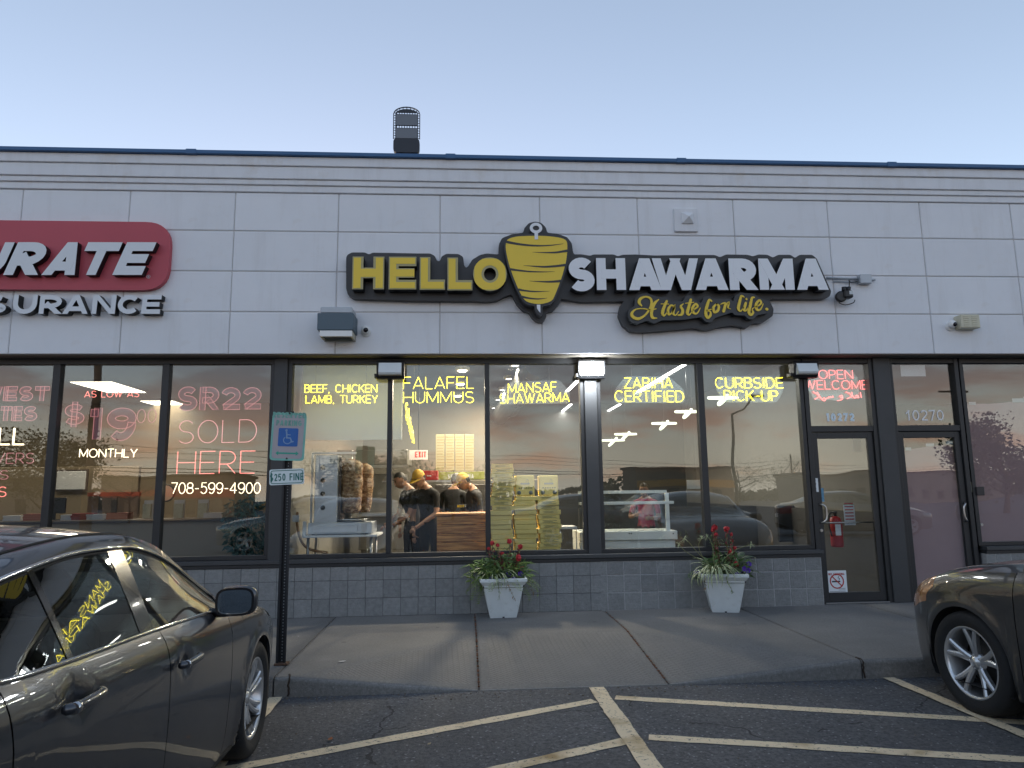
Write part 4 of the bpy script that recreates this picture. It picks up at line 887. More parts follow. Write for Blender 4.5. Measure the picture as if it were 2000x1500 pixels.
for a, b in ((-wv-.014, -wv), (wv, wv+.014)):
    vs2 = [bm.verts.new(PP(u, PY+y, z)) for z in (0, zt_+.02) for u, y in ((a, -.004), (b, -.004), (b, .002), (a, .002))]
    bm.faces.new(vs2[:4][::-1]); bm.faces.new(vs2[4:])
    for k in range(4): bm.faces.new([vs2[k], vs2[(k+1) % 4], vs2[4+(k+1) % 4], vs2[4+k]])
O('post', bm, POSTM, ps, world=True)
bm = B()
for k in range(int(zt_/.0254)):
    z = .03+k*.0254; c = PP(0, PY+.0335, z); q = [bm.verts.new((c[0]+.0055*math.cos(i*math.pi/4), c[1], c[2]+.0055*math.sin(i*math.pi/4))) for i in range(8)]; bm.faces.new(q)
O('punched_holes', bm, M('hole_light', (.32, .33, .34), .9), ps, world=True, kind='stuff')
O('base_sleeve', bx(px0-.05, px0+.06, PY-.03, PY+.06, .0, .018, bev=.004), M('rust', (.10, .055, .035), .9, var=.4, vs=30), ps, world=True)
def plate(x0p, x1p, ytp, ybp, y, m, rad, nm, tilt=0., inset=0.):
    a = onY(x0p, ybp, y); b = onY(x1p, ytp, y); w, h = b[0]-a[0]-2*inset, b[1]-a[1]-2*inset; cx, cz = (a[0]+b[0])/2, (a[1]+b[1])/2
    ct, st = math.cos(tilt), math.sin(tilt)
    pts = [(cx+u*ct-v*st, cz+u*st+v*ct) for u, v in fillet([(-w/2, -h/2), (w/2, -h/2), (w/2, h/2), (-w/2, h/2)], rad, 5)]
    return pts, cx, cz, w, h
t1 = -.035; y = PY-.006
pts, cx, cz, w, h = plate(527.5, 598, 806.5, 900, y, GR, .035, '', t1)
sg = O('sign_plate', prism(B(), pts, y, y+.003), GR, ps, world=True)
pts2, *_ = plate(527.5, 598, 806.5, 900, y, GR, .03, '', t1, .018); O('sign_face', prism(B(), pts2, y-.0015, y-.0002), SGN, sg, world=True)
def rot(u, v): return (cx+u*math.cos(t1)-v*math.sin(t1), cz+u*math.sin(t1)+v*math.cos(t1))
O('symbol_square', prism(B(), fillet([rot(*p) for p in ((-.085, -.085), (.085, -.085), (.085, .075), (-.085, .075))], .012), y-.003, y-.0017), BLU, sg, world=True)
PALE = M('symbol_pale', (.20, .33, .52), .5)
bm = B()
hw = [(-.018, .05, .012), (-.012, .015, .012), (-.012, -.01, .012), (.02, -.012, .011), (.034, -.045, .011), (.05, -.04, .009)]
ribbon(bm, [(*rot(a, b), c) for a, b, c in hw], y-.0042, y-.0032); ribbon(bm, [(*rot(a, b), .008) for a, b in arc(-.004, -.03, .034, .032, 130, 350, 14)], y-.0046, y-.0032)
ribbon(bm, [(*rot(-.012, .018), .008), (*rot(.02, .016), .008)], y-.0048, y-.0032); ribbon(bm, [(*rot(a, b), .008) for a, b in arc(-.018, .056, .006, .006, 0, 360, 10)[:-1]], y-.005, y-.0032, closed=True)
O('wheelchair_symbol', bm, PALE, sg, world=True)
def rt_text(bm, txt, u, v, wdt, ht, yy, tt):
    for c, ox, cw in text_layout(txt, wdt, ht, .2):
        if c != ' ': solid_glyph(bm, c, cw/ht, tt, lambda p, q: rot(u+ox+p*ht, v+q*ht), yy-.0012, yy)
    return bm
FG = M('faded_green_print', (.17, .40, .34), .6, var=.5, vs=25)
O('lettering', rt_text(B(), 'RESERVED', -.145, .165, .29, .05, y-.0017, .2), FG, sg, world=True); O('lettering', rt_text(B(), 'PARKING', -.11, .095, .22, .05, y-.0017, .2), FG, sg, world=True)
bm = B(); prism(bm, [rot(*p) for p in ((-.10, -.145), (-.075, -.125), (-.075, -.138), (.075, -.138), (.075, -.125), (.10, -.145), (.075, -.165), (.075, -.152), (-.075, -.152), (-.075, -.165))], y-.003, y-.0017); O('double_arrow', bm, M('arrow_green', (.03, .36, .27), .5), sg, world=True)
for v_ in (.205, -.19): O('bolt', lathe(B(), [(.001, y-.008), (.007, y-.007), (.008, y-.001)], 10, 'y', (rot(0, v_)[0], 0, rot(0, v_)[1])), BLACK, sg, world=True)
t1 = .03
pts, cx, cz, w, h = plate(525.5, 594.5, 915.5, 947, y, GR, .02, '', t1); sg = O('fine_plate', prism(B(), pts, y, y+.003), SWH, ps, world=True)
bm = B(); pp = fillet([(cx+u*math.cos(t1)-v*math.sin(t1), cz+u*math.sin(t1)+v*math.cos(t1)) for u, v in ((-w/2+.013, -h/2+.013), (w/2-.013, -h/2+.013), (w/2-.013, h/2-.013), (-w/2+.013, h/2-.013))], .02)
ribbon(bm, [(*p, .006) for p in pp], y-.0015, y-.0002, closed=True); O('border', bm, DGR, sg, world=True)
O('lettering', rt_text(B(), '$250 FINE', -.143, -.033, .286, .062, y-.0004, .14), DGR, sg, world=True)
# ============================================================ neon window signs
def neon(txtlines, label, col, y=GY+.09, r=.0038, s=12., mat=None, panel=None, group=None, off=False, hang=True, gap=.2, name='neon_sign'):
    """txtlines: (text, x_left_px, x_right_px, y_bottom_left_px, y_bottom_right_px, cap_px)"""
    t0 = txtlines[0]; x, z = onY(t0[1], t0[3], y)
    n = E_(name, (x, y, z), label=label, cat='neon sign', group=group)
    mt = mat or emis('neon_%s' % '_'.join(str(int(c*99)) for c in col)+str(s), col, s)
    for txt, xl, xr, yl, yr, cap in txtlines:
        a = onY(xl, yl, y); b = onY(xr, yr, y); h = onY(xl, yl-cap, y)[1]-a[1]; dz = (b[1]-a[1])/(b[0]-a[0])
        for c, ox, cw in text_layout(txt, b[0]-a[0], h, gap):
            if c == ' ': continue
            bm = B(); f = lambda u, v: (a[0]+ox+u*h, y, a[1]+v*h+(ox+u*h)*dz)
            for st in glyph(c, cw/h, 0.):
                cl = isinstance(st, tuple); P_ = st[1] if cl else st
                tube(bm, [f(*p) for p in P_], r, 6, closed=cl)
            O('letter', bm, mt, n, world=True)
    if panel:
        pts = fillet([onY(*p, y+.02) for p in panel], .05, 4); O('acrylic_panel', prism(B(), pts, y+.018, y+.024), glass('clear_acrylic', (.86, .92, .92), .16, 0), n, world=True)
    if hang:
        bm = B(); X = [onY(txtlines[0][k], txtlines[0][3]-txtlines[0][5], y) for k in (1, 2)]
        for q in (.15, .85):
            xx = X[0][0]+(X[1][0]-X[0][0])*q; tube(bm, [(xx, y+.01, X[0][1]), (xx, y+.01, zh+.1)], .0015, 4)
        O('hanging_wire', bm, M('wire_grey', (.2, .2, .2), .5), n, world=True)
    return n
YN = (1., .78, .03)
neon([('BEEF, CHICKEN', 595, 736, 766.5, 766, 15), ('LAMB, TURKEY', 597, 737, 787.5, 787, 15)], 'yellow neon sign reading BEEF, CHICKEN LAMB, TURKEY', YN, s=7.)
neon([('FALAFEL', 788, 925, 759.8, 758.5, 23), ('HUMMUS', 788, 925, 787, 786.5, 21.5)], 'yellow neon sign reading FALAFEL HUMMUS', YN, s=7.)
neon([('MANSAF', 993, 1087, 767.5, 764.5, 18.5), ('SHAWARMA', 977, 1112, 788, 784, 18)], 'yellow neon sign reading MANSAF SHAWARMA', YN, s=7., panel=[(975, 790), (975, 772), (991, 746), (1092, 742), (1113, 765), (1113, 788)])
neon([('ZABIHA', 1220, 1314, 758, 757.5, 20), ('CERTIFIED', 1202, 1336, 784, 784.5, 21)], 'yellow neon sign reading ZABIHA CERTIFIED', YN, s=7., panel=[(1200, 787), (1200, 762), (1222, 735), (1306, 735), (1337, 762), (1337, 787)])
neon([('CURBSIDE', 1398, 1530, 757.5, 757.5, 20), ('PICK-UP', 1416, 1520, 782.5, 783, 20)], 'yellow neon sign reading CURBSIDE PICK-UP', YN, s=7., panel=[(1398, 760), (1404, 735), (1530, 735), (1530, 762), (1518, 786), (1416, 786)])
# edge-on menu sign on the side partition, lit yellow
bm = B(); n = E_('neon_sign', (onY(800, 830, 1.4)[0], 1.4, onY(800, 830, 1.4)[1]), label='yellow lettered neon sign seen edge-on beside the exit sign', cat='neon sign')
for k in range(8):
    a = onY(792+k*1.9, 800+k*8, .5+k*.28); bm = B(); hh_ = .19-.008*k
    for st in glyph('SHAWARMA'[k], .8, 0.):
        P_ = st[1] if isinstance(st, tuple) else st
        tube(bm, [(a[0]+.02*u, .5+k*.28+u*.2, a[1]-hh_/2+v_*hh_) for u, v_ in P_], .007, 5)
    O('letter', bm, emis('neon_side', YN, 5), n, world=True)
RN = (1., .17, .16)
n = neon([('OPEN', 1600, 1666, 739.5, 739.5, 16.5), ('WELCOME', 1572, 1696, 760, 760, 17)], 'pink neon sign reading OPEN WELCOME with Arabic below, over the entrance door', RN, s=3.2, r=.0045, y=GY+.05,
     panel=[(1588, 780), (1583, 765), (1572, 760), (1572, 743), (1590, 741), (1600, 722), (1664, 722), (1672, 736), (1682, 742), (1697, 743), (1697, 759), (1688, 764), (1684, 776), (1660, 780), (1648, 778), (1637, 784), (1620, 780), (1606, 784)], hang=False)
AR = [[(180,640),(205,665),(240,680),(265,700),(300,735),(290,750),(255,775),(215,795)], [(260,655),(300,720),(320,760)], [(320,762),(350,785),(375,815),(400,830),(420,810),(410,780),(385,775),(370,795)], [(420,800),(450,780),(480,765),(500,760)], [(480,745),(490,765),(510,760),(520,742),(530,762),(550,760),(565,735),(570,765)],
      [(700,745),(715,725),(745,725),(755,750),(735,765),(712,755)], [(755,750),(755,785),(720,815),(660,825)], [(820,655),(870,670),(910,700),(935,735),(920,755),(880,770),(845,790)], [(930,655),(945,700),(955,740)], [(955,742),(985,765),(1010,770),(1035,755),(1060,770),(1060,735),(1030,720),(1005,735)], [(1060,765),(1075,770)], [(1105,660),(1110,700),(1125,770)]]
y = GY+.05
for s in AR: O('arabic_stroke', tube(B(), smooth_open([(onY(1570+a/10, 700+b/10, y)[0], y, onY(1570+a/10, 700+b/10, y)[1]) for a, b in s], 3), .0055, 6), emis('neon_ar', RN, 3.2), n, world=True)
PK = (.95, .25, .22); YI2 = GY+.12
DIM = emis('neon_dim', (.62, .24, .25), .95); DIMR = emis('neon_red', (1., .24, .2), 2.1); IVO = emis('neon_ivory', (1., .80, .52), 3.6)
PINKP = M('pink_letter_panel', (.36, .15, .17), .5)
def outlined(chs, label, tk, par=None):
    """double-stroke letters: a flat pink face edged by a tube"""
    x, z = onY(chs[0][1], chs[0][4], YI2); n = par or E_('neon_sign', (x, YI2, z), label=label, cat='neon sign')
    for c, xl, xr, yt, yb in chs:
        a = onY(xl, yb, YI2); b = onY(xr, yb, YI2); h = onY(xl, yt, YI2)[1]-a[1]; wn = (b[0]-a[0])/h; f = lambda u, v: (a[0]+u*h, a[1]+v*h)
        bm = B(); solid_glyph(bm, c, wn, tk, f, YI2+.006, YI2+.012); l = O('letter', bm, PINKP, n, world=True)
        bm = B()
        for st in glyph(c, wn, tk):
            cl = isinstance(st, tuple); P_ = [Vector(p) for p in (st[1] if cl else st)]; m_ = len(P_)
            A, C = [], []
            for i in range(m_):
                p = P_[i]; q = P_[i-1] if (cl or i) else p; r_ = P_[(i+1) % m_] if (cl or i < m_-1) else p
                d = (r_-q).normalized(); nn = Vector((-d.y, d.x))*tk/2; A.append(p+nn); C.append(p-nn)
            cll = lambda L_: [(f(*q)[0], YI2, f(*q)[1]) for q in L_]
            if cl: tube(bm, cll(A), .004, 5, True); tube(bm, cll(C), .004, 5, True)
            elif c in 'S29$3' or m_ > 2: tube(bm, cll(A+C[::-1]), .004, 5, True)
            else:
                A2 = [(min(max(q.x, 0), wn), min(max(q.y, 0), 1)) for q in A]; C2 = [(min(max(q.x, 0), wn), min(max(q.y, 0), 1)) for q in C]; tube(bm, cll([Vector(q) for q in A2+C2[::-1]]), .004, 5, True)
        O('tube_outline', bm, DIM, l, world=True)
    return n
n = outlined([('S', 346, 384, 755.5, 802), ('R', 389, 427, 756, 801), ('2', 431, 468, 757, 800), ('2', 473, 509, 757, 799)], 'pink neon sign reading SR22 SOLD HERE with an ivory phone number', .24)
def lines(n, L_, mt, r=.0045, gap=.2):
    for txt, xl, xr, yl, yr, cap in L_:
        a = onY(xl, yl, YI2); b = onY(xr, yr, YI2); h = onY(xl, yl-cap, YI2)[1]-a[1]; dz = (b[1]-a[1])/(b[0]-a[0])
        for c, ox, cw in text_layout(txt, b[0]-a[0], h, gap):
            if c == ' ': continue
            bm = B()
            for st in glyph(c, cw/h, 0.):
                cl = isinstance(st, tuple); P_ = st[1] if cl else st
                tube(bm, [(a[0]+ox+u*h, YI2, a[1]+v*h+(ox+u*h)*dz) for u, v in P_], r, 6, closed=cl)
            O('letter', bm, mt, n, world=True)
lines(n, [('SOLD', 348, 500, 866, 863, 44)], emis('neon_sold', (.8, .32, .32), 1.35)); lines(n, [('HERE', 345, 497, 925.5, 924, 43.5)], DIMR, .005); lines(n, [('708-599-4900', 334, 508, 964, 963.5, 21)], IVO, .005, .16)
n = outlined([('$', 124, 163, 790, 829), ('1', 170, 200, 797, 858), ('9', 206, 263, 797, 861)], 'dim pink neon sign reading AS LOW AS $19.00 MONTHLY', .24)
lines(n, [('AS LOW AS', 165, 271, 776, 775, 12)], DIMR, .004); lines(n, [('00', 267, 304, 826, 825, 26)], DIM, .004); lines(n, [('MONTHLY', 155, 267, 893, 893, 16)], IVO, .005)
n = outlined([('L', -95, -70, 755, 783), ('O', -66, -38, 755, 783), ('W', -34, 2, 755, 783), ('E', 6, 32, 755, 783), ('S', 36, 63, 755, 783), ('T', 67, 95, 755, 783), ('R', -58, -32, 794, 822), ('A', -28, -2, 794, 822), ('T', 0, 20, 794, 822), ('E', 22, 42, 794, 822), ('S', 45, 71, 794, 822)], 'neon sign reading LOWEST RATES ALL DRIVERS, cut off by the picture edge', .26)
lines(n, [('ALL', -40, 46, 868, 868, 32)], IVO, .011); lines(n, [('DRIVERS', -60, 65, 905, 905, 20)], DIM, .005); lines(n, [('CARS', -70, 15, 936, 936, 17)], DIM, .005); lines(n, [('VANS', -70, 11, 970, 970, 19)], DIMR, .005)
# stick-on numbers and notices on the glass
NUM = M('pale_blue_vinyl', (.75, .88, .95), .5); WV = M('white_vinyl', (.92, .93, .94), .5)
def decal(nm, lab, cat, loc): return E_(nm, loc, label=lab, cat=cat)
a = onY(1614, 823, GY-.001); b = onY(1669, 823, GY-.001); d = E_('house_number', (a[0], GY, a[1]), label='bold pale blue number 10272 on the glass over the entrance', cat='number')
O('digits', print_text(B(), '10272', a[0], a[1], b[0]-a[0], .105, GY-.0008, t=.26, gap=.16), NUM, d, world=True)
a = onY(1771, 821.5, GY-.001); b = onY(1844, 821.5, GY-.001); d = E_('house_number', (a[0], GY, a[1]), label='thin white number 10270 on the glass over the papered door', cat='number')
O('digits', print_text(B(), '10270', a[0], a[1], b[0]-a[0], .135, GY-.0008, t=.12, gap=.14), WV, d, world=True)
yg = SY+.036
def sheet(nm, lab, cat, x0p, x1p, ytp, ybp, y, m, th=.002):
    a = onY(x0p, ybp, y); b = onY(x1p, ytp, y); e = E_(nm, (a[0], y, a[1]), label=lab, cat=cat)
    O('paper', bx(a[0], b[0], y-th, y, a[1], b[1]), m, e, world=True); return e, a, b
PAP = M('paper_white', (.80, .84, .86), .7, var=.03)
e, a, b = sheet('no_smoking_notice', 'white no smoking notice low on the entrance door', 'notice', 1617, 1652, 1114, 1161, yg, PAP); cx, cz = (a[0]+b[0])/2, a[1]+(b[1]-a[1])*.55; r = (b[0]-a[0])*.33
RD = M('print_red', (.45, .03, .03), .6); PKk = M('print_black', (.015, .015, .02), .6)
bm = B(); ribbon(bm, [(cx+r*math.cos(t), cz+r*math.sin(t), .014) for t in [k*2*math.pi/24 for k in range(24)]], yg-.0045, yg-.0022, closed=True); ribbon(bm, [(cx-r*.7, cz+r*.7, .013), (cx+r*.7, cz-r*.7, .013)], yg-.0048, yg-.0022); O('prohibition_ring', bm, RD, e, world=True)
bm = bx(cx-r*.75, cx+r*.5, yg-.0040, yg-.0022, cz-.012, cz+.004); ribbon(bm, [(cx+r*.3, cz+.01, .006), (cx+r*.45, cz+.03, .006), (cx+r*.2, cz+.04, .006), (cx+r*.35, cz+.06, .006)], yg-.004, yg-.0022); O('cigarette', bm, PKk, e, world=True)
w_ = b[0]-a[0]
O('lettering', print_text(B(), 'NO SMOKING', a[0]+w_*.1, b[1]-.055, w_*.8, .026, yg-.0024, t=.2), RD, e, world=True)
bm = B()
for k in range(3): box(bm, a[0]+w_*(.55 if k else .1), a[0]+w_*.9, yg-.0034, yg-.0022, a[1]+.03+.018*k, a[1]+.034+.018*k)
O('fine_print', bm, PKk, e, world=True)
e, a, b = sheet('sticker', 'small yellow caution sticker at the bottom corner of the entrance door', 'sticker', 1721, 1737, 1146, 1160, yg, M('sticker_yellow', (.45, .36, .03), .6)); 
bm = B()
for k in range(3): box(bm, a[0]+.008, b[0]-.008, yg-.0034, yg-.0021, a[1]+.014+.022*k, a[1]+.022+.022*k)
O('print', bm, PKk, e, world=True)
e, a, b = sheet('sticker', 'black and white PULL sticker on the stile of the entrance door', 'sticker', 1591, 1597, 934, 961, SY+.019, PAP)
bm = B()
for k, c in enumerate('PULL'): solid_glyph(bm, c, .7, .2, lambda u, v: (a[0]+.008+u*.025, b[1]-.045-k*.042+v*.032), SY+.0165, SY+.0168)
O('lettering', bm, PKk, e, world=True)
sheet('sticker', 'strip of blue card logos stuck on the glass beside the door handle', 'sticker', 1601, 1608, 953, 980, yg, M('sticker_blue', (.12, .28, .42), .6, var=.6, vs=40))
sheet('sticker', 'strip of pale blue stickers on the glass of the papered door', 'sticker', 1880, 1888, 935, 962, yg, M('sticker_blue2', (.25, .38, .48), .6, var=.5, vs=40))
sheet('sticker', 'small pale label beside the keypad lock of the papered door', 'sticker', 1896, 1902, 941, 961, SY+.019, M('sticker_cream', (.45, .44, .34), .6, var=.4, vs=60))
e, a, b = sheet('notice', 'narrow red and white notice hanging inside the entrance door', 'notice', 1650, 1668, 986, 1026, .45, PAP)
bm = B()
for k in range(7): box(bm, a[0]+.015, b[0]-.015, .4465, .4478, a[1]+.03+.04*k, a[1]+.045+.04*k)
O('print', bm, RD, e, world=True)
e, a, b = sheet('door_closer_plate', 'pale square plate seen through the top of the entrance door', 'plate', 1667, 1681, 858, 882, .5, M('plate_grey', (.3, .3, .29), .6))
sheet('paper_note', 'blank white sheet taped high inside the 10270 transom', 'paper sheet', 1760, 1806, 713, 735, GY+.02, PAP)
# fire extinguisher standing inside the door
yx = .42; x_, z_ = onY(1636, 1069, yx); z1_ = onY(1636, 1008, yx)[1]; fe = E_('fire_extinguisher', (x_, yx, z_), label='red fire extinguisher hanging just inside the entrance door', cat='fire extinguisher')
FR = M('extinguisher_red', (.42, .015, .015), .3); O('cylinder', lathe(B(), [(.0, z_), (.07, z_+.005), (.077, z_+.03), (.077, z1_-.07), (.06, z1_-.02), (.025, z1_)], 24, 'z', (x_, yx, 0)), FR, fe, world=True)
O('valve', lathe(B(), [(.02, z1_), (.02, z1_+.04), (.03, z1_+.045), (.03, z1_+.06), (.0, z1_+.06)], 12, 'z', (x_, yx, 0)), BLACK, fe, world=True)
O('hose', tube(B(), smooth_open([(x_, yx-.02, z1_+.045), (x_-.09, yx-.03, z1_+.03), (x_-.105, yx-.03, z1_-.1), (x_-.09, yx-.05, z1_-.25)], 5), .01, 6), BLACK, fe, world=True)
O('label_plate', bx(x_-.05, x_+.02, yx-.081, yx-.074, z1_-.24, z1_-.10), PAP, fe, world=True)
O('bracket', bx(x_-.02, x_+.02, yx+.05, yx+.12, z_+.1, z1_), BLACK, fe, world=True)
# pink paper over the right hand shop glass
PINK = M('pink_masking_paper', (.46, .30, .31), .85, var=.1, vs=1.5, bump=.4, bs=5)
def paper(xl, xr, tops, zb0, lab, lip):
    bm = B(); y = GY+.03; P_ = [onY(*p, y) for p in tops]; prev = None
    for i in range(41):
        x = xl+(xr-xl)*i/40; z = P_[0][1]
        for (ax, az), (bx_, bz_) in zip(P_, P_[1:]):
            if ax <= x <= bx_: z = az+(bz_-az)*(x-ax)/(bx_-ax)
        if x > P_[-1][0]: z = P_[-1][1]
        col = [bm.verts.new((x, y+.01*math.sin(x*9+k)*(.3+.12*k), zb0+(z-zb0)*k/8)) for k in range(9)]
        if prev:
            for k in range(8): f = bm.faces.new([prev[k], col[k], col[k+1], prev[k+1]]); f.smooth = True
        prev = col
    e = E_('masking_paper', (xl, y, zb0), label=lab, cat='paper sheet'); O('sheet', bm, PINK, e, world=True)
    for q in lip:
        a = onY(q[0], q[3], y-.01); b = onY(q[1], q[2], y-.01); O('tape', bx(a[0], b[0], y-.016, y-.012, a[1], b[1]), M('masking_tape', (.55, .58, .57), .6), e, world=True)
paper(w3-.0, w3+4.5, [(1890, 788), (1930, 789), (1975, 785), (2010, 781), (2100, 778)], zs, 'dusty pink paper masking the window of the shop at the right edge', [(1892, 1905, 785, 791), (1977, 2012, 778, 786), (1999, 2040, 775, 783)])
paper(d2l+.06, d2r-.06, [(1766, 879), (1800, 874), (1830, 870), (1885, 866)], .10, 'dusty pink paper masking the lower glass of the 10270 door', [(1768, 1779, 874, 880), (1808, 1823, 866, 872), (1848, 1871, 861, 868)])
# ============================================================ inside the office
LIT = emis('lit_warm_panel', (1., .86, .66), 5.5); TROF = M('troffer_frame', (.5, .5, .48), .6)
def on_ceiling(pts, zc): return [onZ(x, y, zc) for x, y in pts]
def troffer(x0, x1, y0, y1, zc, lab, grp, pw=14):
    t = E_('ceiling_light', ((x0+x1)/2, (y0+y1)/2, zc), label=lab, cat='ceiling light', group=grp)
    O('frame', bx(x0-.03, x1+.03, y0-.03, y1+.03, zc-.03, zc-.002, bev=.004), TROF, t, world=True)
    O('diffuser', bx(x0, x1, y0, y1, zc-.038, zc-.031), LIT, t, world=True)
    if pw:
        al = bpy.data.lights.new('ceiling_lamp', 'AREA'); al.shape = 'RECTANGLE'; al.size = x1-x0; al.size_y = y1-y0; al.energy = pw*EM*1.7; al.color = (1, .86, .66)
        ao = bpy.data.objects.new('ceiling_lamp', al); COL.objects.link(ao); ao.location = ((x0+x1)/2, (y0+y1)/2, zc-.05); ao.parent = t; ao.matrix_parent_inverse = mw(t).inverted()
GO = 'recessed lights in the office ceiling'
x, y = onZ(215, 753, 3.25); troffer(x-.32, x+.32, y-.6, y+.6, 3.25, 'bright ceiling panel light above AS LOW AS in the office', GO, 26)
troffer(x-3.0, x-2.4, y-.4, y+.8, 3.25, 'ceiling panel light at the far left of the office', GO, 12)
troffer(x-.3, x+.3, y+1.8, y+3.0, 3.25, 'ceiling panel light deeper in the office behind the price sign', GO, 12)
troffer(x+1.0, x+1.6, y+2.6, y+3.3, 3.25, 'small ceiling panel light at the back of the office', GO, 0)
def block_thing(nm, lab, cat, xl, xr, yt, yb, yp, dep, m, bev=.01, grp=None, part='body'):
    a = onY(xl, yb, yp); b = onY(xr, yt, yp); e = E_(nm, ((a[0]+b[0])/2, yp, a[1]), label=lab, cat=cat, group=grp)
    O(part, bx(a[0], b[0], yp, yp+dep, a[1], b[1], bev=bev), m, e, world=True); return e, a, b
PAPW = M('office_white', (.5, .52, .52), .6); DKW = M('dark_wood', (.06, .045, .035), .5)
e, a, b = block_thing('whiteboard', 'whiteboard on the tan office wall', 'whiteboard', 108, 168, 920, 957, 4.6, .03, PAPW)
O('frame', bx(a[0]-.03, b[0]+.03, 4.615, 4.64, a[1]-.03, b[1]+.03), DKW, e, world=True)
e, a, b = block_thing('office_partition', 'tan partition with a projecting column behind the monthly price sign', 'partition', -150, 272, 910, 1045, 4.66, .1, TAN)
e, a, b = block_thing('reception_screen', 'reception screen with an orange stripe along its top', 'screen', 168, 272, 968, 1012, 3.4, .06, M('screen_tan', (.22, .15, .10), .8))
O('stripe', bx(a[0], b[0], 3.385, 3.47, b[1]-.001, b[1]+.06), M('orange_stripe', (.42, .09, .04), .6), e, world=True)
e = E_('office_counter', (-4.5, 2.6, 0), label='long office counter with papers behind the left windows', cat='counter')
O('counter_front', bx(-9.5, p1-.4, 2.6, 2.68, 0, 1.02), M('counter_beige', (.26, .23, .18), .7), e, world=True); O('counter_top', bx(-9.5, p1-.35, 2.5, 3.2, 1.02, 1.06, bev=.008), DKW, e, world=True)
ro = random.Random(11)
ITEMS = [('monitor', 'dark computer monitor on the office counter', 'monitor', .34, .24, .04, BLACK), ('paper_tray', 'white paper tray', 'paper tray', .26, .08, .2, PAPW), ('folder_stack', 'stack of folders', 'folders', .3, .1, .2, M('folder_red', (.25, .05, .04), .7)), ('brochure_stand', 'white brochure stand', 'brochure stand', .16, .28, .08, PAPW)]
for k, (xp, it) in enumerate(((28, 1), (70, 2), (100, 0), (140, 1), (162, 2), (188, 1), (205, 0), (232, 2), (283, 3), (345, 3), (392, 3), (415, 1), (462, 2))):
    nm, lab, cat, w, h, d, m = ITEMS[it]; x = onY(xp, 1000, 2.75)[0]; e = E_(nm, (x, 2.8, 1.06), rz=ro.uniform(-.3, .3), label='%s, number %d' % (lab, k), cat=cat, group='things lying on the office counter')
    e['label'] = {0: 'white tray farthest left on the office counter', 1: 'red folders left of the first office mullion', 2: 'dark monitor behind the first office mullion', 3: 'white tray below the whiteboard', 4: 'red folders below the whiteboard', 5: 'white tray below MONTHLY', 6: 'dark monitor below MONTHLY', 7: 'red folders right of the monitor below MONTHLY', 8: 'brochure stand left of the second office mullion', 9: 'brochure stand below the phone number, left one', 10: 'brochure stand below the phone number, right one', 11: 'white tray beside the office plant', 12: 'red folders behind the office plant'}[k]
    if it == 0: O('screen', bx(-w/2, w/2, 0, .03, .1, .1+h, bev=.008), m, e); O('stand', bx(-.03, .03, .01, .03, 0, .12), m, e); O('foot', bx(-.1, .1, -.06, .08, 0, .01), m, e)
    elif it == 3: O('back', bx(-w/2, w/2, .04, .06, 0, h), m, e); O('leaflet', bx(-w/2+.01, w/2-.01, .0, .035, .01, h*.8), M('leaflet', (.4, .42, .3), .6, var=.4, vs=20), e)
    else:
        for q in range(3): O('sheet_layer', bx(-w/2+ro.uniform(-.01, .01), w/2, -d/2, d/2, q*h/3+.001, (q+1)*h/3), m, e)
x_, z_ = onY(325, 963, 4.6); e = E_('wall_clock', (x_, 4.6, z_), label='round wall clock behind the second office mullion', cat='clock')
O('rim', lathe(B(), [(.001, 4.57), (.14, 4.57), (.155, 4.56), (.16, 4.6)], 28, 'y', (x_, 0, z_)), BLACK, e, world=True); O('face', lathe(B(), [(.001, 4.566), (.135, 4.566)], 28, 'y', (x_, 0, z_), cap=False), M('clock_face', (.4, .25, .18), .5), e, world=True)
# potted office plant with bluish leaves
def leaf_cloud(bm, c, r, n, size, rnd, droop=.3, thin=.45, mi=0):
    for _ in range(n):
        while True:
            v = Vector((rnd.uniform(-1, 1), rnd.uniform(-1, 1), rnd.uniform(-1, 1)))
            if .1 < v.length < 1: break
        v = v*(v.length**-.35)
        if v.length > 1.08: v.normalize()
        p = Vector((c[0]+v.x*r[0], c[1]+v.y*r[1], c[2]+v.z*r[2])); d = Vector((v.x+rnd.uniform(-.8, .8), v.y+rnd.uniform(-.8, .8), rnd.uniform(-1, .6)-droop)).normalized()
        s = d.cross(Vector((rnd.uniform(-1, 1), rnd.uniform(-1, 1), rnd.uniform(-1, 1)))).normalized(); L_ = size*rnd.uniform(.6, 1.3); w = L_*thin/2; nn = d.cross(s)*L_*.12
        q = [bm.verts.new(x) for x in (p, p+d*L_*.5+s*w+nn, p+d*L_, p+d*L_*.5-s*w+nn)]; f = bm.faces.new(q); f.material_index = mi
    return bm
rp = random.Random(5); x_, z_ = onY(482, 1035, .75)
e = E_('potted_plant', (x_, .75, 0), label='leafy potted plant with bluish green leaves behind the right office window', cat='potted plant')
LF = M('plant_teal', (.022, .10, .10), .4, rnd=0, var=.5, vs=14)
O('trunk', tube(B(), [(x_, .75, .3), (x_+.03, .75, .8), (x_-.02, .77, 1.2)], [.03, .02, .012], 8), DKW, e, world=True)
bm = B(); leaf_cloud(bm, (x_, .75, z_+.0), (.24, .22, .42), 520, .10, rp); leaf_cloud(bm, (x_-.12, .75, z_+.25), (.16, .15, .14), 110, .09, rp); O('foliage', bm, LF, e, world=True, kind='stuff')
O('pot', lathe(B(), [(.001, .0), (.13, 0), (.17, .3), (.18, .31), (.15, .31), (.14, .27), (.001, .27)], 24, 'z', (x_, .75, 0)), M('terracotta', (.25, .10, .06), .8), e, world=True)

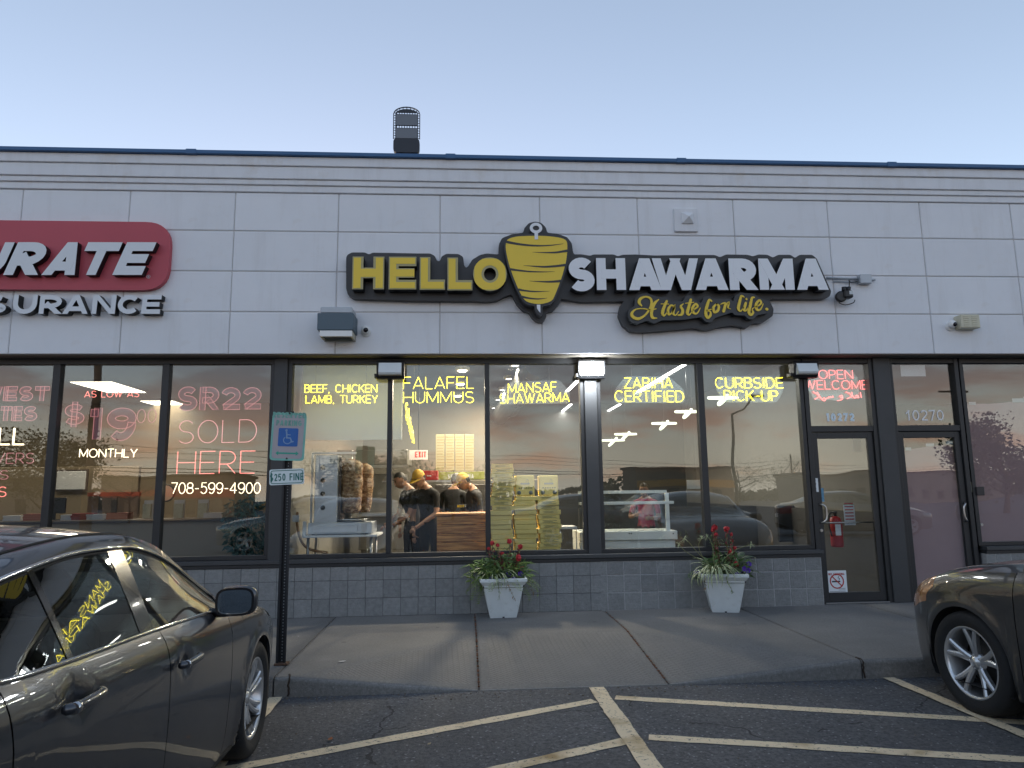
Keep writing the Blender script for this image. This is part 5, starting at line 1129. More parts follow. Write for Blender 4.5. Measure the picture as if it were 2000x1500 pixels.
# ============================================================ inside the shawarma shop
LED = emis('led_white', (1., .97, .92), 9); LEDW = emis('downlight_warm', (1., .84, .6), 10)
GL1 = 'LED line lights on the shop ceiling'
for k, (p, q, lab) in enumerate((((1336, 711), (1247, 764), 'long LED line crossing the ZABIHA sign'), ((1208, 789), (1176, 810), 'LED line below the C of CERTIFIED'), ((1129, 743), (1106, 764), 'short LED line right of MANSAF'), ((1112, 789), (1062, 835), 'long LED line under the SHAWARMA neon'), ((1058, 840), (1043, 850), 'short far LED line below the SHAWARMA neon'))):
    a = onZ(*p, 3.3); b = onZ(*q, 3.3); x = (a[0]+b[0])/2; e = E_('line_light', (x, a[1], 3.3), label=lab, cat='line light', group=GL1)
    O('housing', bx(x-.035, x+.035, a[1], b[1], 3.3, 3.36), BLACK, e, world=True); O('diffuser', bx(x-.03, x+.03, a[1]+.01, b[1]-.01, 3.285, 3.2995), LED, e, world=True)
    if k in (0, 3):
        al = bpy.data.lights.new('line_lamp', 'AREA'); al.shape = 'RECTANGLE'; al.size = .1; al.size_y = b[1]-a[1]; al.energy = 22*EM*4; al.color = (1, .95, .86)
        ao = bpy.data.objects.new('line_lamp', al); COL.objects.link(ao); ao.location = (x, (a[1]+b[1])/2, 3.27); ao.parent = e; ao.matrix_parent_inverse = mw(e).inverted()
DL = [(903, 723.6, 1), (899, 750, 1), (894, 773, 1), (890.6, 791, 1), (1006, 714.6, 0), (994, 740, 0), (982, 762, 0), (973, 781, 0), (965, 797, 0), (960, 810, 0), (951, 823, 0), (943, 834, 0), (939.5, 844, 0)]
names = ['nearest', 'second', 'third', 'fourth', 'fifth', 'sixth', 'seventh', 'eighth', 'farthest']
for k, (a, b, wm) in enumerate(DL):
    zc = 3.28; x, y = onZ(a, b, zc); i = k if wm else k-4
    e = E_('downlight', (x, y, zc), label='%s %s' % (names[i], 'of the four large warm lamps over the kitchen counter' if wm else 'of the row of small round ceiling spots'), cat='downlight', group='round downlights in the shop ceiling')
    r = .10 if wm else .075
    O('trim_ring', lathe(B(), [(r*.85, zc-.004), (r*1.15, zc), (r*1.15, zc+.05)], 20, 'z', (x, y, 0), cap=False), WHITE, e, world=True)
    O('lamp', lathe(B(), [(.001, zc-.03 if wm else zc), (r*.6, zc-.02 if wm else zc), (r*.85, zc+.01)], 20, 'z', (x, y, 0), cap=False), LEDW if wm else LED, e, world=True)
    if k in (1, 3, 4, 6):
        al = bpy.data.lights.new('downlight_lamp', 'AREA'); al.shape = 'DISK'; al.size = .25; al.energy = (34 if wm else 60)*EM*4; al.color = (1, .84, .62)
        ao = bpy.data.objects.new('downlight_lamp', al); COL.objects.link(ao); ao.location = (x, y, zc-.06); ao.parent = e; ao.matrix_parent_inverse = mw(e).inverted()
RINGM = emis('ring_lamp', (.93, 1., .72), 2.4)
for k, (a, b, yy, w, lab) in enumerate(((1197, 860, 5.4, 44, 'farthest pendant of crossed glowing rings'), (1222, 848, 4.4, 42, 'fourth crossed ring pendant from the right'), (1297, 827, 3.3, 48, 'middle crossed ring pendant'), (1343, 804, 2.3, 50, 'second crossed ring pendant from the right'), (1412, 777, 1.4, 60, 'nearest crossed ring pendant, behind PICK-UP'))):
    x, z = onY(a, b, yy); R_ = w/2/FPX*(yy+8.5); e = E_('ring_pendant', (x, yy, z), label=lab, cat='pendant light', group='crossed ring pendants hanging in the shop')
    for ang in (0., 62.):
        ca, sa = math.cos(R(ang)), math.sin(R(ang)); bm = B()
        R2 = R_ if not ang else R_*.75; P_ = [(R2*u*ca-R_*.30*v*sa, R2*u*sa+R_*.30*v*ca) for u, v in arc(0, 0, 1, 1, 0, 360, 28)[:-1]]; tl = .85 if ang else .0
        tube(bm, [(x+p, yy+q, z-.0+p*tl-(.03 if ang else 0)) for p, q in P_], .020, 6, closed=True); O('ring', bm, RINGM, e, world=True)
    O('cord', tube(B(), [(x, yy, z), (x, yy, 3.5)], .006, 5), BLACK, e, world=True); O('hub', bx(x-.03, x+.03, yy-.03, yy+.03, z, z+.05), BLACK, e, world=True)
# ceiling duct, white bulkhead, kitchen wall, hood
a = onY(575, 860, .75); b = onY(786, 708, .75)
O('hanging_panel', bx(p1+.1, b[0], .75, .8, a[1], 3.3), M('bulkhead_white', (.80, .84, .85), .7), bld, world=True)
e = E_('air_duct', (1.1, 1.5, 3.2), label='round dark air duct running back under the shop ceiling', cat='duct'); O('duct', tube(B(), [(1.0, .9, 3.15), (.8, 8, 3.15)], .2, 16), M('duct_grey', (.08, .085, .085), .5, metal=.5), e, world=True)
for k in range(4): O('duct_band', tube(B(), [(1.0-.02*k, 1.3+k*1.6, 3.15), (1.0-.02*k, 1.36+k*1.6, 3.15)], .208, 16), MATS['duct_grey'], e, world=True)
STL = M('stainless_wall', (.30, .29, .27), .35, metal=.7, var=.15, vs=3)
O('kitchen_wall', bx(p1+.2, .4, 5.6, 5.7, 0, 3.3), M('kitchen_wall', (.12, .112, .095), .6, var=.1, vs=2), bld, world=True)
e, a, b = block_thing('extractor_hood', 'stainless extractor hood behind the meat skewers', 'extractor hood', 640, 796, 878, 909, 3.6, 1.0, STL)
O('lip', bx(a[0]-.02, b[0]+.02, 3.55, 3.6, a[1]-.05, a[1]+.0), STEEL, e, world=True)
e, a, b = block_thing('oven', 'stainless oven under the extractor hood', 'oven', 700, 790, 925, 1075, 4.2, .7, STL)
O('shelf', bx(a[0]-.0, b[0]+.0, 4.0, 4.2, 1.0, 1.04), STEEL, e, world=True)
# exit sign
e, a, b = block_thing('exit_sign', 'white exit sign with red letters above the two staff', 'exit sign', 799, 835, 879, 898, 2.6, .05, M('exit_white', (.5, .46, .4), .5, emit=.8, ecol=(1, .8, .65)), .004)
O('lettering', print_text(B(), 'EXIT', a[0]+.09, a[1]+.035, (b[0]-a[0])*.62, (b[1]-a[1])*.62, 2.599, t=.2), M('exit_red', (.5, .02, .02), .5, emit=.5, ecol=(1, .05, .03)), e, world=True)
O('hanger', tube(B(), [((a[0]+b[0])/2, 2.62, b[1]), ((a[0]+b[0])/2, 2.62, 3.5)], .01, 6), BLACK, e, world=True)
# menu boards
MB_ = M('menu_yellow', (.26, .235, .13), .6); MTX = M('menu_text', (.2, .15, .06), .7)
for k in range(4):
    x0, zb0 = onY(851+19*k, 919, 4.6); x1, zt0 = onY(868+19*k, 848, 4.6); e = E_('menu_board', (x0, 4.6, zb0), label=['first', 'second', 'third', 'last'][k]+' tall yellow menu board from the exit sign', cat='menu board', group='menu boards over the counter')
    O('board', bx(x0, x1, 4.6, 4.63, zb0, zt0, bev=.004), MB_, e, world=True); bm = B()
    for q in range(16): box(bm, x0+.02, x0+ro.uniform(.12, .2), 4.595, 4.599, zt0-.06-q*.052, zt0-.048-q*.052)
    O('print', bm, MTX, e, world=True)
LIME = M('lime_banner', (.22, .24, .05), .6)
e, a, b = block_thing('counter_canopy', 'lime green canopy band above the serving counter', 'canopy', 820, 946, 921, 938, 3.0, .1, LIME, .004)
O('rail', bx(a[0]-.6, b[0]+.9, 2.97, 3.1, a[1]-.02, a[1]-.002), STEEL, e, world=True); O('lettering', print_text(B(), 'SHAWARMA', a[0]+.45, a[1]+.02, .42, .07, 2.999, t=.24), PAPW, e, world=True)
e, a, b = block_thing('red_box', 'red box standing above the yellow capped man', 'box', 821, 855, 919, 938, 2.6, .3, M('box_red', (.33, .02, .02), .5), .006); O('label_strip', bx(a[0]+.1, b[0]-.1, 2.596, 2.5995, a[1]+.06, a[1]+.075), PAPW, e, world=True)
O('shelf', bx(a[0]-.3, b[0]+.2, 2.55, 2.95, a[1]-.03, a[1]-.002), STEEL, e, world=True)
e, a, b = block_thing('picture_screen', 'dark picture screen behind the counter, left one', 'screen', 889, 905, 966, 984, 3.4, .04, M('scr1', (.10, .06, .03), .4, var=.9, vs=30), .004, 'picture screens behind the counter')
e, a, b = block_thing('picture_screen', 'dark picture screen behind the counter, right one', 'screen', 907, 919, 966, 984, 3.4, .04, M('scr2', (.02, .02, .025), .4, var=.5, vs=30), .004, 'picture screens behind the counter')
e, a, b = block_thing('counter_sign', 'small sign of the shop name standing on the counter', 'sign', 892, 925, 985, 992, 2.2, .02, M('sign_dk', (.03, .03, .03), .5), .002); O('lettering', print_text(B(), 'HELLO', a[0]+.01, a[1]+.008, .1, .035, 2.199, t=.24), YEL, e, world=True); O('lettering', print_text(B(), 'SHAWARMA', a[0]+.12, a[1]+.008, .14, .035, 2.199, t=.24), PAPW, e, world=True)
e, a, b = block_thing('dark_cabinet', 'dark equipment cabinet behind the counter', 'cabinet', 850, 962, 945, 1100, 3.6, .5, M('cab_dark', (.05, .045, .045), .6), .01)
# wooden counter made of horizontal boards
WD = bpy.data.materials.new('varnished_pine'); WD.use_nodes = True; n_ = WD.node_tree.nodes; l_ = WD.node_tree.links; b_ = n_['Principled BSDF']
t_ = n_.new('ShaderNodeTexCoord'); mp = n_.new('ShaderNodeMapping'); mp.inputs['Scale'].default_value = (1.5, 3, 22); oi = n_.new('ShaderNodeObjectInfo'); l_.new(t_.outputs['Object'], mp.inputs[0]); l_.new(oi.outputs['Random'], mp.inputs['Location'])
nz = n_.new('ShaderNodeTexNoise'); nz.inputs['Scale'].default_value = 2.; nz.inputs['Detail'].default_value = 5; l_.new(mp.outputs[0], nz.inputs[0])
cr_ = n_.new('ShaderNodeValToRGB'); cr_.color_ramp.elements[0].position = .35; cr_.color_ramp.elements[0].color = (.26, .085, .02, 1); cr_.color_ramp.elements[1].position = .65; cr_.color_ramp.elements[1].color = (.85, .42, .13, 1); l_.new(nz.outputs[0], cr_.inputs[0]); l_.new(cr_.outputs[0], b_.inputs['Base Color']); b_.inputs['Roughness'].default_value = .35
yc = .75; a = onY(853, 1080, yc); b = onY(948, 1007, yc); e = E_('wooden_counter', ((a[0]+b[0])/2, yc, 0), label='counter of varnished pine boards behind the falafel window', cat='counter')
nb = 10; ztop_ = b[1]
for k in range(nb):
    z0 = ztop_*k/nb; o = O('board', bx(a[0], b[0]+.06, yc, yc+.03, z0+.003, ztop_*(k+1)/nb-.003, bev=.006), WD, e, world=True)
O('counter_top', bx(a[0]-.02, b[0]+.08, yc-.03, yc+.62, ztop_, ztop_+.035, bev=.006), WD, e, world=True); O('side_panel', bx(a[0]-.0, a[0]+.03, yc+.032, yc+.6, .0, ztop_-.002), WD, e, world=True); O('corner_post', bx(b[0]+.02, b[0]+.065, yc-.02, yc-.001, .0, ztop_-.002), WD, e, world=True)
# ------------------------------------------------------------ rotisserie
yr = .55
e, a, b = block_thing('machine_table', 'white steel table carrying the shawarma grill', 'table', 592, 737, 1044, 1051, yr-.1, .6, WHITE, .006, part='table_top')
for xx in (a[0]+.05, b[0]-.08):
    for yy in (yr-.05, yr+.42): O('leg', tube(B(), [(xx, yy, .0), (xx, yy, a[1])], .018, 10), STEEL, e, world=True)
O('upright', bx(a[0]-.02, a[0]+.02, yr-.06, yr-.02, a[1], a[1]+.2), WHITE, e, world=True); zt_tab = b[1]
g = E_('shawarma_grill', (onY(660, 1040, yr)[0], yr, zt_tab), label='stainless vertical shawarma grill with four round burner knobs', cat='grill')
GRL = M('brushed_grill', (.62, .65, .69), .42, metal=.4, var=.1, vs=6); DK = M('knob_dark', (.03, .03, .035), .4)
def gx(x, y_): return onY(x, y_, yr)[0]
def gz(y_): return onY(650, y_, yr)[1]
O('base', bx(gx(603, 1030), gx(728, 1030), yr-.06, yr+.42, zt_tab+.012, gz(1020), bev=.008), GRL, g, world=True)
for q in (612, 716):
    for yy in (yr, yr+.36): O('foot', lathe(B(), [(.018, zt_tab), (.022, zt_tab+.014)], 10, 'z', (gx(q, 1040), yy, 0)), DK, g, world=True)
O('drawer', bx(gx(612, 1030), gx(700, 1030), yr-.075, yr-.061, zt_tab+.03, gz(1026), bev=.004), GRL, g, world=True)
O('burner_tower', bx(gx(616, 950), gx(661, 950), yr-.05, yr+.2, gz(1032), gz(889), bev=.008), GRL, g, world=True)
O('heat_plate', bx(gx(661, 950)+.002, gx(661, 950)+.03, yr-.0, yr+.3, gz(1018), gz(893)), M('burner_dark', (.10, .07, .06), .6), g, world=True)
for yy_ in (913, 938, 964, 991): 
    x = gx(632, yy_); z = gz(yy_); O('knob', lathe(B(), [(.001, yr-.085), (.022, yr-.083), (.026, yr-.07), (.03, yr-.05)], 18, 'y', (x, 0, z)), DK, g, world=True)
O('sticker', bx(gx(646, 900), gx(662, 900)-.004, yr-.054, yr-.051, gz(907), gz(891)), PAPW, g, world=True)
bm = B(); xf = gx(607, 900); box(bm, xf-.012, xf+.012, yr+.1, yr+.125, gz(1020), gz(883)); box(bm, xf+.012, gx(693, 885), yr+.1, yr+.125, gz(886), gz(882)); O('frame_arm', bm, WHITE, g, world=True)
xs_ = gx(684, 950); O('spit', tube(B(), [(xs_, yr+.11, gz(1020)), (xs_, yr+.11, gz(878))], .006, 8), STEEL, g, world=True)
O('drip_pan', lathe(B(), [(.001, gz(1019)), (.19, gz(1019)), (.22, gz(1014)), (.21, gz(1014)), (.18, gz(1017)), (.001, gz(1017))], 28, 'z', (xs_, yr+.13, 0)), STEEL, g, world=True)
O('shelf_tray', bx(gx(700, 1005), gx(752, 1005), yr+.3, yr+.6, gz(1010), gz(1005)), STEEL, g, world=True)
MEAT = bpy.data.materials.new('roast_meat'); MEAT.use_nodes = True; n_ = MEAT.node_tree.nodes; l_ = MEAT.node_tree.links; b_ = n_['Principled BSDF']; t_ = n_.new('ShaderNodeTexCoord'); mp = n_.new('ShaderNodeMapping'); mp.inputs['Scale'].default_value = (1, 1, 2.2); l_.new(t_.outputs['Object'], mp.inputs[0])
nz = n_.new('ShaderNodeTexNoise'); nz.inputs['Scale'].default_value = 15; nz.inputs['Detail'].default_value = 7; nz.inputs['Roughness'].default_value = .75; l_.new(mp.outputs[0], nz.inputs[0])
cr_ = n_.new('ShaderNodeValToRGB'); cr_.color_ramp.elements[0].position = .36; cr_.color_ramp.elements[0].color = (.05, .018, .008, 1); cr_.color_ramp.elements[1].position = .62; cr_.color_ramp.elements[1].color = (.70, .52, .32, 1); k_ = cr_.color_ramp.elements.new(.5); k_.color = (.36, .18, .07, 1); l_.new(nz.outputs[0], cr_.inputs[0]); l_.new(cr_.outputs[0], b_.inputs['Base Color']); b_.inputs['Roughness'].default_value = .45
bp_ = n_.new('ShaderNodeBump'); bp_.inputs['Distance'].default_value = .02; l_.new(nz.outputs[0], bp_.inputs['Height']); l_.new(bp_.outputs[0], b_.inputs['Normal'])
def meat(lab, x, y, r0, r1, z0, z1, seed):
    rr = random.Random(seed); bm = B(); rings = []; n = 26
    for i in range(n):
        t = i/(n-1); r = (r0+(r1-r0)*math.sin(min(1, t*1.5)*1.57))*(1 if t < .84 else math.sqrt(max(.06, 1-((t-.84)/.16)**2*.94)))*(.80 if i == 0 else (.93 if i == 1 else 1))*(1+.03*math.sin(t*23+seed))
        rings.append([bm.verts.new((x+math.cos(2*math.pi*k/30)*r*(1+rr.uniform(-.045, .045)), y+math.sin(2*math.pi*k/30)*r*(1+rr.uniform(-.045, .045)), z0+(z1-z0)*t+rr.uniform(-.004, .004))) for k in range(30)])
    for i in range(n-1):
        for k in range(30): f = bm.faces.new([rings[i][k], rings[i][(k+1) % 30], rings[i+1][(k+1) % 30], rings[i+1][k]]); f.smooth = True
    bm.faces.new(rings[0][::-1]); bm.faces.new(rings[-1]); e = E_('meat_stack', (x, y, z0), label=lab, cat='meat stack'); O('meat', bm, MEAT, e, world=True)
meat('thick pale cone of shawarma meat on the spit of the grill', xs_, yr+.11, .118, .138, gz(1003), gz(896), 1)
x2 = onY(711, 950, yr+.45)[0]; meat('darker narrow cone of meat behind the pale one', x2, yr+.45, .09, .12, onY(711, 1000, yr+.45)[1], onY(711, 905, yr+.45)[1], 2)
hb = E_('gas_hose', (onY(582, 1030, .5)[0], .5, .3), label='yellow gas hose hanging left of the grill table', cat='hose'); O('hose', tube(B(), smooth_open([(onY(p, q, .5)[0], .5, onY(p, q, .5)[1]) for p, q in ((581, 1000), (580, 1020), (584, 1045), (594, 1065), (612, 1075), (640, 1080))], 5), .016, 8), M('hose_yellow', (.28, .15, .06), .6), hb, world=True)
x, z = onY(578, 1013, .48); O('tag', bx(x-.04, x+.04, .47, .475, z-.04, z+.04), PAPW, hb, world=True)
# ------------------------------------------------------------ yellow box stacks
BOXY = M('box_yellow', (.95, .76, .27), .6, rnd=.06, var=.04); BTX = M('box_print', (.12, .13, .10), .7)
yk = .42; tb = E_('box_bench', (onY(1030, 1080, yk)[0], yk, 0), label='low bench under the stacks of yellow boxes', cat='bench')
xa0 = onY(958, 1075, yk)[0]; xb0 = onY(1102, 1075, yk)[0]; O('bench_top', bx(xa0-.05, xb0+.05, yk-.1, yk+.4, .44, .47, bev=.005), DKW, tb, world=True)
for xx in (xa0, xb0):
    for yy in (yk-.06, yk+.34): O('leg', bx(xx-.02, xx+.02, yy-.02, yy+.02, 0, .44), DKW, tb, world=True)
NW = ['', 'second', 'third', 'fourth', 'fifth', 'sixth', 'seventh', 'eighth', 'ninth', 'tenth', 'eleventh', 'twelfth', 'thirteenth', 'fourteenth', 'fifteenth']
def ORD(k, n): return 'topmost of' if k == n-1 else ('lowest of' if k == 0 else (NW[k]+' from the bottom of' if k < n//2 else NW[n-1-k]+' from the top of'))
bh = .0585; bwid = .272
pm_ = me_('carton', bx(-bwid/2, bwid/2, 0, .27, 0, bh-.003, bev=.004), BOXY)
bm = B()
for k, (u0, u1) in enumerate(((-.09, .095), (-.075, .04), (-.09, .09))): box(bm, u0, u1, -.0022, -.0008, .016+.012*k, .020+.012*k)
prt = me_('print', bm, BTX)
for s, (xp, ntop, lab) in enumerate(((981, 908, 'left'), (1027, 969, 'middle'), (1074, 969, 'right'))):
    x = onY(xp, 1040, yk)[0]; zt_ = onY(xp, ntop, yk)[1]; n = int(round((zt_-.47)/bh)); rr = random.Random(s+20); dx = 0
    for k in range(n):
        dx = rr.uniform(-.018, .018)+(.0 if s else (k/n-.5)*.05)
        e = E_('takeaway_box', (x+dx, yk+rr.uniform(-.01, .01), .47+k*bh), rz=rr.uniform(-.03, .03), label='flat yellow takeaway box, %s the %s stack' % (ORD(k, n), lab), cat='takeaway box', group='flat yellow boxes of the %s stack' % lab)
        O('carton', pm_, None, e)
        if s == 2 or (s == 0 and k > n*.5): O('print', prt, None, e)
    if s:
        z0 = .47+n*bh; w2 = .122; h2 = onY(xp, 928, yk)[1]-z0; e = E_('display_box', (x, yk+.03, z0), label='upright yellow carton with two round holes on the %s stack' % lab, cat='display box')
        O('carton', bx(-w2, w2, 0, .2, 0, h2, bev=.012), BOXY, e)
        for u in (-.075, .075): O('hole', lathe(B(), [(.001, -.002), (.026, -.002), (.026, .003)], 20, 'y', (u, 0, .04)), M('hole_grey', (.17, .2, .2), .6), e)
        bm = B(); box(bm, -.055, .06, -.0022, -.0008, h2*.55, h2*.55+.022); tube(bm, [(u, -.002, v) for u, v in arc(.03, h2*.70, .014, .028, -30, 210, 12)], .002, 4); O('emblem', bm, M('emblem_grey', (.4, .42, .38), .6), e)
        bm = B(); [box(bm, -.08+.03*q, -.062+.03*q, -.0022, -.0008, h2*.36, h2*.36+.012) for q in range(6)]; O('print', bm, BTX, e)
e = E_('steel_stand', (onY(1115, 1030, .6)[0], .6, 0), label='thin legged steel stand right of the yellow boxes', cat='stand'); a = onY(1092, 1033, .6); b = onY(1126, 1028, .6)
O('top', bx(a[0], b[0], .55, .95, a[1], b[1]), WHITE, e, world=True)
for xx in (a[0]+.01, b[0]-.01): O('leg', tube(B(), [(xx, .57, 0), (xx, .57, a[1])], .007, 6), STEEL, e, world=True)
# ------------------------------------------------------------ display case
yd = 1.0; e = E_('display_case', (onY(1250, 1060, yd)[0], yd, 0), label='white counter with a glazed case on top, right of the middle post', cat='display case')
WT = M('case_white', (.78, .82, .80), .45, var=.1, vs=3); a = onY(1183, 1075, yd); b = onY(1322, 1036, yd); zc0 = b[1]
O('counter_body', bx(a[0]-.35, b[0]-.03, yd, yd+.6, 0, zc0-.12, bev=.006), WT, e, world=True); O('counter_edge', bx(a[0]-.35, b[0], yd-.03, yd+.62, zc0-.118, zc0, bev=.008), WT, e, world=True)
for q in (1229, 1233, 1315): x, z = onY(q, 1042, yd-.03); O('screw', lathe(B(), [(.001, yd-.037), (.008, yd-.036), (.009, yd-.03)], 8, 'y', (x, 0, z)), BLACK, e, world=True)
z1 = onY(1250, 960.5, yd)[1]; z2 = onY(1250, 982, yd-.15)[1]; xr = onY(1304, 1000, yd)[0]
bm = B(); box(bm, a[0]-.35, xr, yd, yd+.03, z1-.02, z1+.02); box(bm, xr-.025, xr+.025, yd, yd+.03, zc0, z1-.021); O('case_frame', bm, WT, e, world=True)
O('sneeze_rail', bx(a[0]-.35, onY(1316, 982, yd-.15)[0], yd-.16, yd-.13, z2-.02, z2+.018, bev=.004), WT, e, world=True)
O('case_glass', bx(a[0]-.35, xr-.03, yd+.01, yd+.015, zc0+.002, z1-.022), glass('case_glass', (.92, .95, .94), .12, 0), e, world=True)
ns = E_('paper_note', (onY(1360, 945, 2.6)[0], 2.6, 1.5), label='blank white sheet hanging right of the display case', cat='paper sheet'); a = onY(1342, 955, 2.6); b = onY(1376, 937, 2.6); O('sheet', bx(a[0], b[0], 2.6, 2.605, a[1], b[1]), M('note_white', (.6, .64, .66), .7), ns, world=True); O('string', tube(B(), [((a[0]+b[0])/2, 2.602, b[1]), ((a[0]+b[0])/2, 2.602, 3.5)], .002, 4), BLACK, ns, world=True)
# dark panel added where the glass only mirrors dark ground
O('wainscot', bx(2.0, p2-.1, 4.0, 4.08, 0, onY(1480, 988, 4.0)[1]), M('wainscot_dark', (.05, .048, .045), .6, var=.2), bld, world=True)
O('wainscot', bx(p2-.12, p2-.07, .3, 8, 0, onY(1480, 988, 4.0)[1]), MATS['wainscot_dark'], bld, world=True)  # added along the partition to darken the lower view through the door
O('door_mat', bx(d1-.1, d1r+.1, .2, 1.6, .001, .012), M('mat_black', (.02, .02, .02), .9), bld, world=True)  # black floor sheet, added to darken what shows through the entrance door
e = E_('black_chair', (onY(1560, 1060, 2.4)[0], 2.4, 0), label='dark upholstered chair seen through the last window of the shop', cat='chair')
CH = M('chair_dark', (.02, .02, .02), .6)
x = e.location.x; O('seat', bx(x-.23, x+.23, 2.2, 2.65, .43, .50, bev=.02), CH, e, world=True); O('backrest', bx(x-.22, x+.22, 2.62, 2.68, .55, 1.12, bev=.02), CH, e, world=True)
for u in (-.2, .2):
    for v in (2.23, 2.62): O('leg', tube(B(), [(x+u, v, 0), (x+u, v, .43)], .014, 6), BLACK, e, world=True)

# ============================================================ people
SKIN = [M('skin_a', (.36, .20, .13), .55), M('skin_b', (.42, .25, .17), .55)]
SHB = M('black_tshirt', (.010, .010, .012), .85, var=.3, vs=9, bump=.5, bs=12); PNT = M('black_trousers', (.012, .012, .016), .85); PNK = M('pink_top', (.42, .03, .07), .8); HAIR = M('dark_hair', (.012, .010, .009), .6); CAPY = M('yellow_cap', (.55, .33, .03), .7)
SHOE = M('shoe_black', (.01, .01, .01), .5)
def person(loc, rz, label, H=1.74, bend=.0, head=(0, 0), arms=None, shirt=SHB, sk=0, cap=None, hair=True, apron=None):
    """figure standing at loc, facing local -y; arms: [(elbow),(wrist)] per side as offsets from the shoulder"""
    root = E_('person', loc, rz, label=label, cat='person'); k = H/1.74
    V, Rr, Ed = [], [], []
    def v(p, r, par=None, ry=None):
        V.append(Vector(p)*k); Rr.append((r*k, (ry or r)*k))
        if par is not None: Ed.append((par, len(V)-1))
        return len(V)-1
    def B_(p):        # bend the upper body forward about the hip
        x, y, z = p; dz = z-.98; return (x, y-dz*math.sin(bend), .98+dz*math.cos(bend))
    pel = v((0, 0, .98), .155, None, .115); wai = v(B_((0, .0, 1.10)), .14, pel, .10); che = v(B_((0, -.005, 1.28)), .165, wai, .12); up = v(B_((0, .01, 1.42)), .12, che, .09); nk = v(B_((0, -.0, 1.51)), .058, up); nk2 = v(B_((0, -.03-head[0]*.5, 1.57)), .055, nk)
    hands = []
    for s in (-1, 1):
        hip = v((s*.095, 0, .88), .10, pel); kn = v((s*.11, -.02, .50), .062, hip); an = v((s*.12, .02, .09), .042, kn); v((s*.13, -.13, .035), .038, an)
        sh = v(B_((s*.19, .0, 1.40)), .062, up); el, wr = (arms[0] if s < 0 else arms[1]) if arms else ((s*.06, .02, -.29), (s*.07, -.06, -.54))
        S0 = Vector(B_((s*.19, 0, 1.40))); E0 = S0+Vector(el); W0 = S0+Vector(wr)
        a = v(S0+(E0-S0)*.45, .05, sh); e_ = v(E0, .041, a); m_ = v(E0+(W0-E0)*.4, .038, e_); w = v(W0, .026, m_); d = (W0-E0).normalized(); palm = v(W0+d*.055, .034, w, .018)
        sidev = d.cross(Vector((0, 1, 0))); sidev = sidev.normalized() if sidev.length > .2 else Vector((1, 0, 0)); hands.append((W0+d*.05, d, sidev, s))
    me = bpy.data.meshes.new('body'); me.from_pydata(V, Ed, []); o = bpy.data.objects.new('body', me); COL.objects.link(o)
    md = o.modifiers.new('s', 'SKIN'); sv = me.skin_vertices[0].data
    for q, r in zip(sv, Rr): q.radius = r
    sv[0].use_root = True; md2 = o.modifiers.new('u', 'SUBSURF'); md2.levels = md2.render_levels = 2
    dg = bpy.context.evaluated_depsgraph_get(); m2 = bpy.data.meshes.new_from_object(o.evaluated_get(dg)); bpy.data.objects.remove(o)
    bm = B(); bm.from_mesh(m2); bpy.data.meshes.remove(m2); bpy.data.meshes.remove(me)
    for f in bm.faces:
        c = f.calc_center_median()/k; f.smooth = True; f.material_index = 0
        if c.z < .10: f.material_index = 3
        elif c.z < 1.0 and abs(c.x) < .27 and not any((c-(h[0])).length < .14 for h in hands): f.material_index = 2
        else:
            inarm = False
            for h, (al) in zip(hands, (arms or [((-.06, .02, -.29), (-.07, -.06, -.54)), ((.06, .02, -.29), (.07, -.06, -.54))])):
                s = h[3]; S0 = Vector(B_((s*.19, 0, 1.40))); E0 = S0+Vector(al[0]); W0 = S0+Vector(al[1])
                for A_, C_, t0 in ((S0, E0, .75), (E0, W0+(W0-E0)*.5, 0)):
                    t = (c-A_).dot(C_-A_)/(C_-A_).length_squared
                    if t0 < t < 1.2 and (c-(A_+(C_-A_)*t)).length < .075: inarm = True
            top = Vector(B_((0, 0, 1.47))); zz = (c-Vector(B_((0, 0, 1.28)))).dot((top-Vector(B_((0, 0, 1.28)))).normalized())
            f.material_index = 0 if (inarm or (zz > .20 and abs(c.x) < .10)) else 1
    # fingers: four chains and a thumb
    for p0, d, sv_, s in hands:
        fw_ = d.cross(sv_).normalized()
        for q in range(5):
            off = (q-1.5)*.017 if q < 4 else 0; L_ = (.062, .072, .068, .052, .045)[q]; st = (p0+sv_*off+d*.02) if q < 4 else p0-sv_*s*.03
            dd = d if q < 4 else (d*.6-sv_*s*.8).normalized()
            tube(bm, [Vector(x)*k for x in (st, st+dd*L_*.5-fw_*.004, st+dd*L_*.85-fw_*.018, st+dd*L_-fw_*.030)], [.0095*k, .009*k, .008*k, .006*k], 6)
    # head: shaped ellipsoid with jaw, nose, ears
    hc = Vector(B_((0, -.045, 1.635)))+Vector((0, -head[0], -head[1])); tilt = bend+head[0]*3.2
    mt = Matrix.Translation(hc*k) @ Matrix.Rotation(tilt, 4, 'X') @ Matrix.Scale(k, 4)
    hb_ = B(); bmesh.ops.create_uvsphere(hb_, u_segments=22, v_segments=16, radius=1)
    for q in hb_.verts:
        x, y, z = q.co; f = 1-.28*max(0, -z)**1.3; q.co = Vector((x*.074*f, y*.096*(1-.1*max(0, -z)) - (.012 if z < -.2 and y < 0 else 0), z*.118))
    nb_ = B(); bmesh.ops.create_cone(nb_, segments=8, radius1=.016, radius2=.006, depth=.042, matrix=Matrix.Translation((0, -.097, -.008)) @ Matrix.Rotation(R(-20), 4, 'X'))
    for q in (hb_, nb_):
        t = bpy.data.meshes.new('t'); 
        for f in q.faces: f.smooth = True
        q.transform(mt); q.to_mesh(t); q.free(); bm.from_mesh(t); bpy.data.meshes.remove(t)
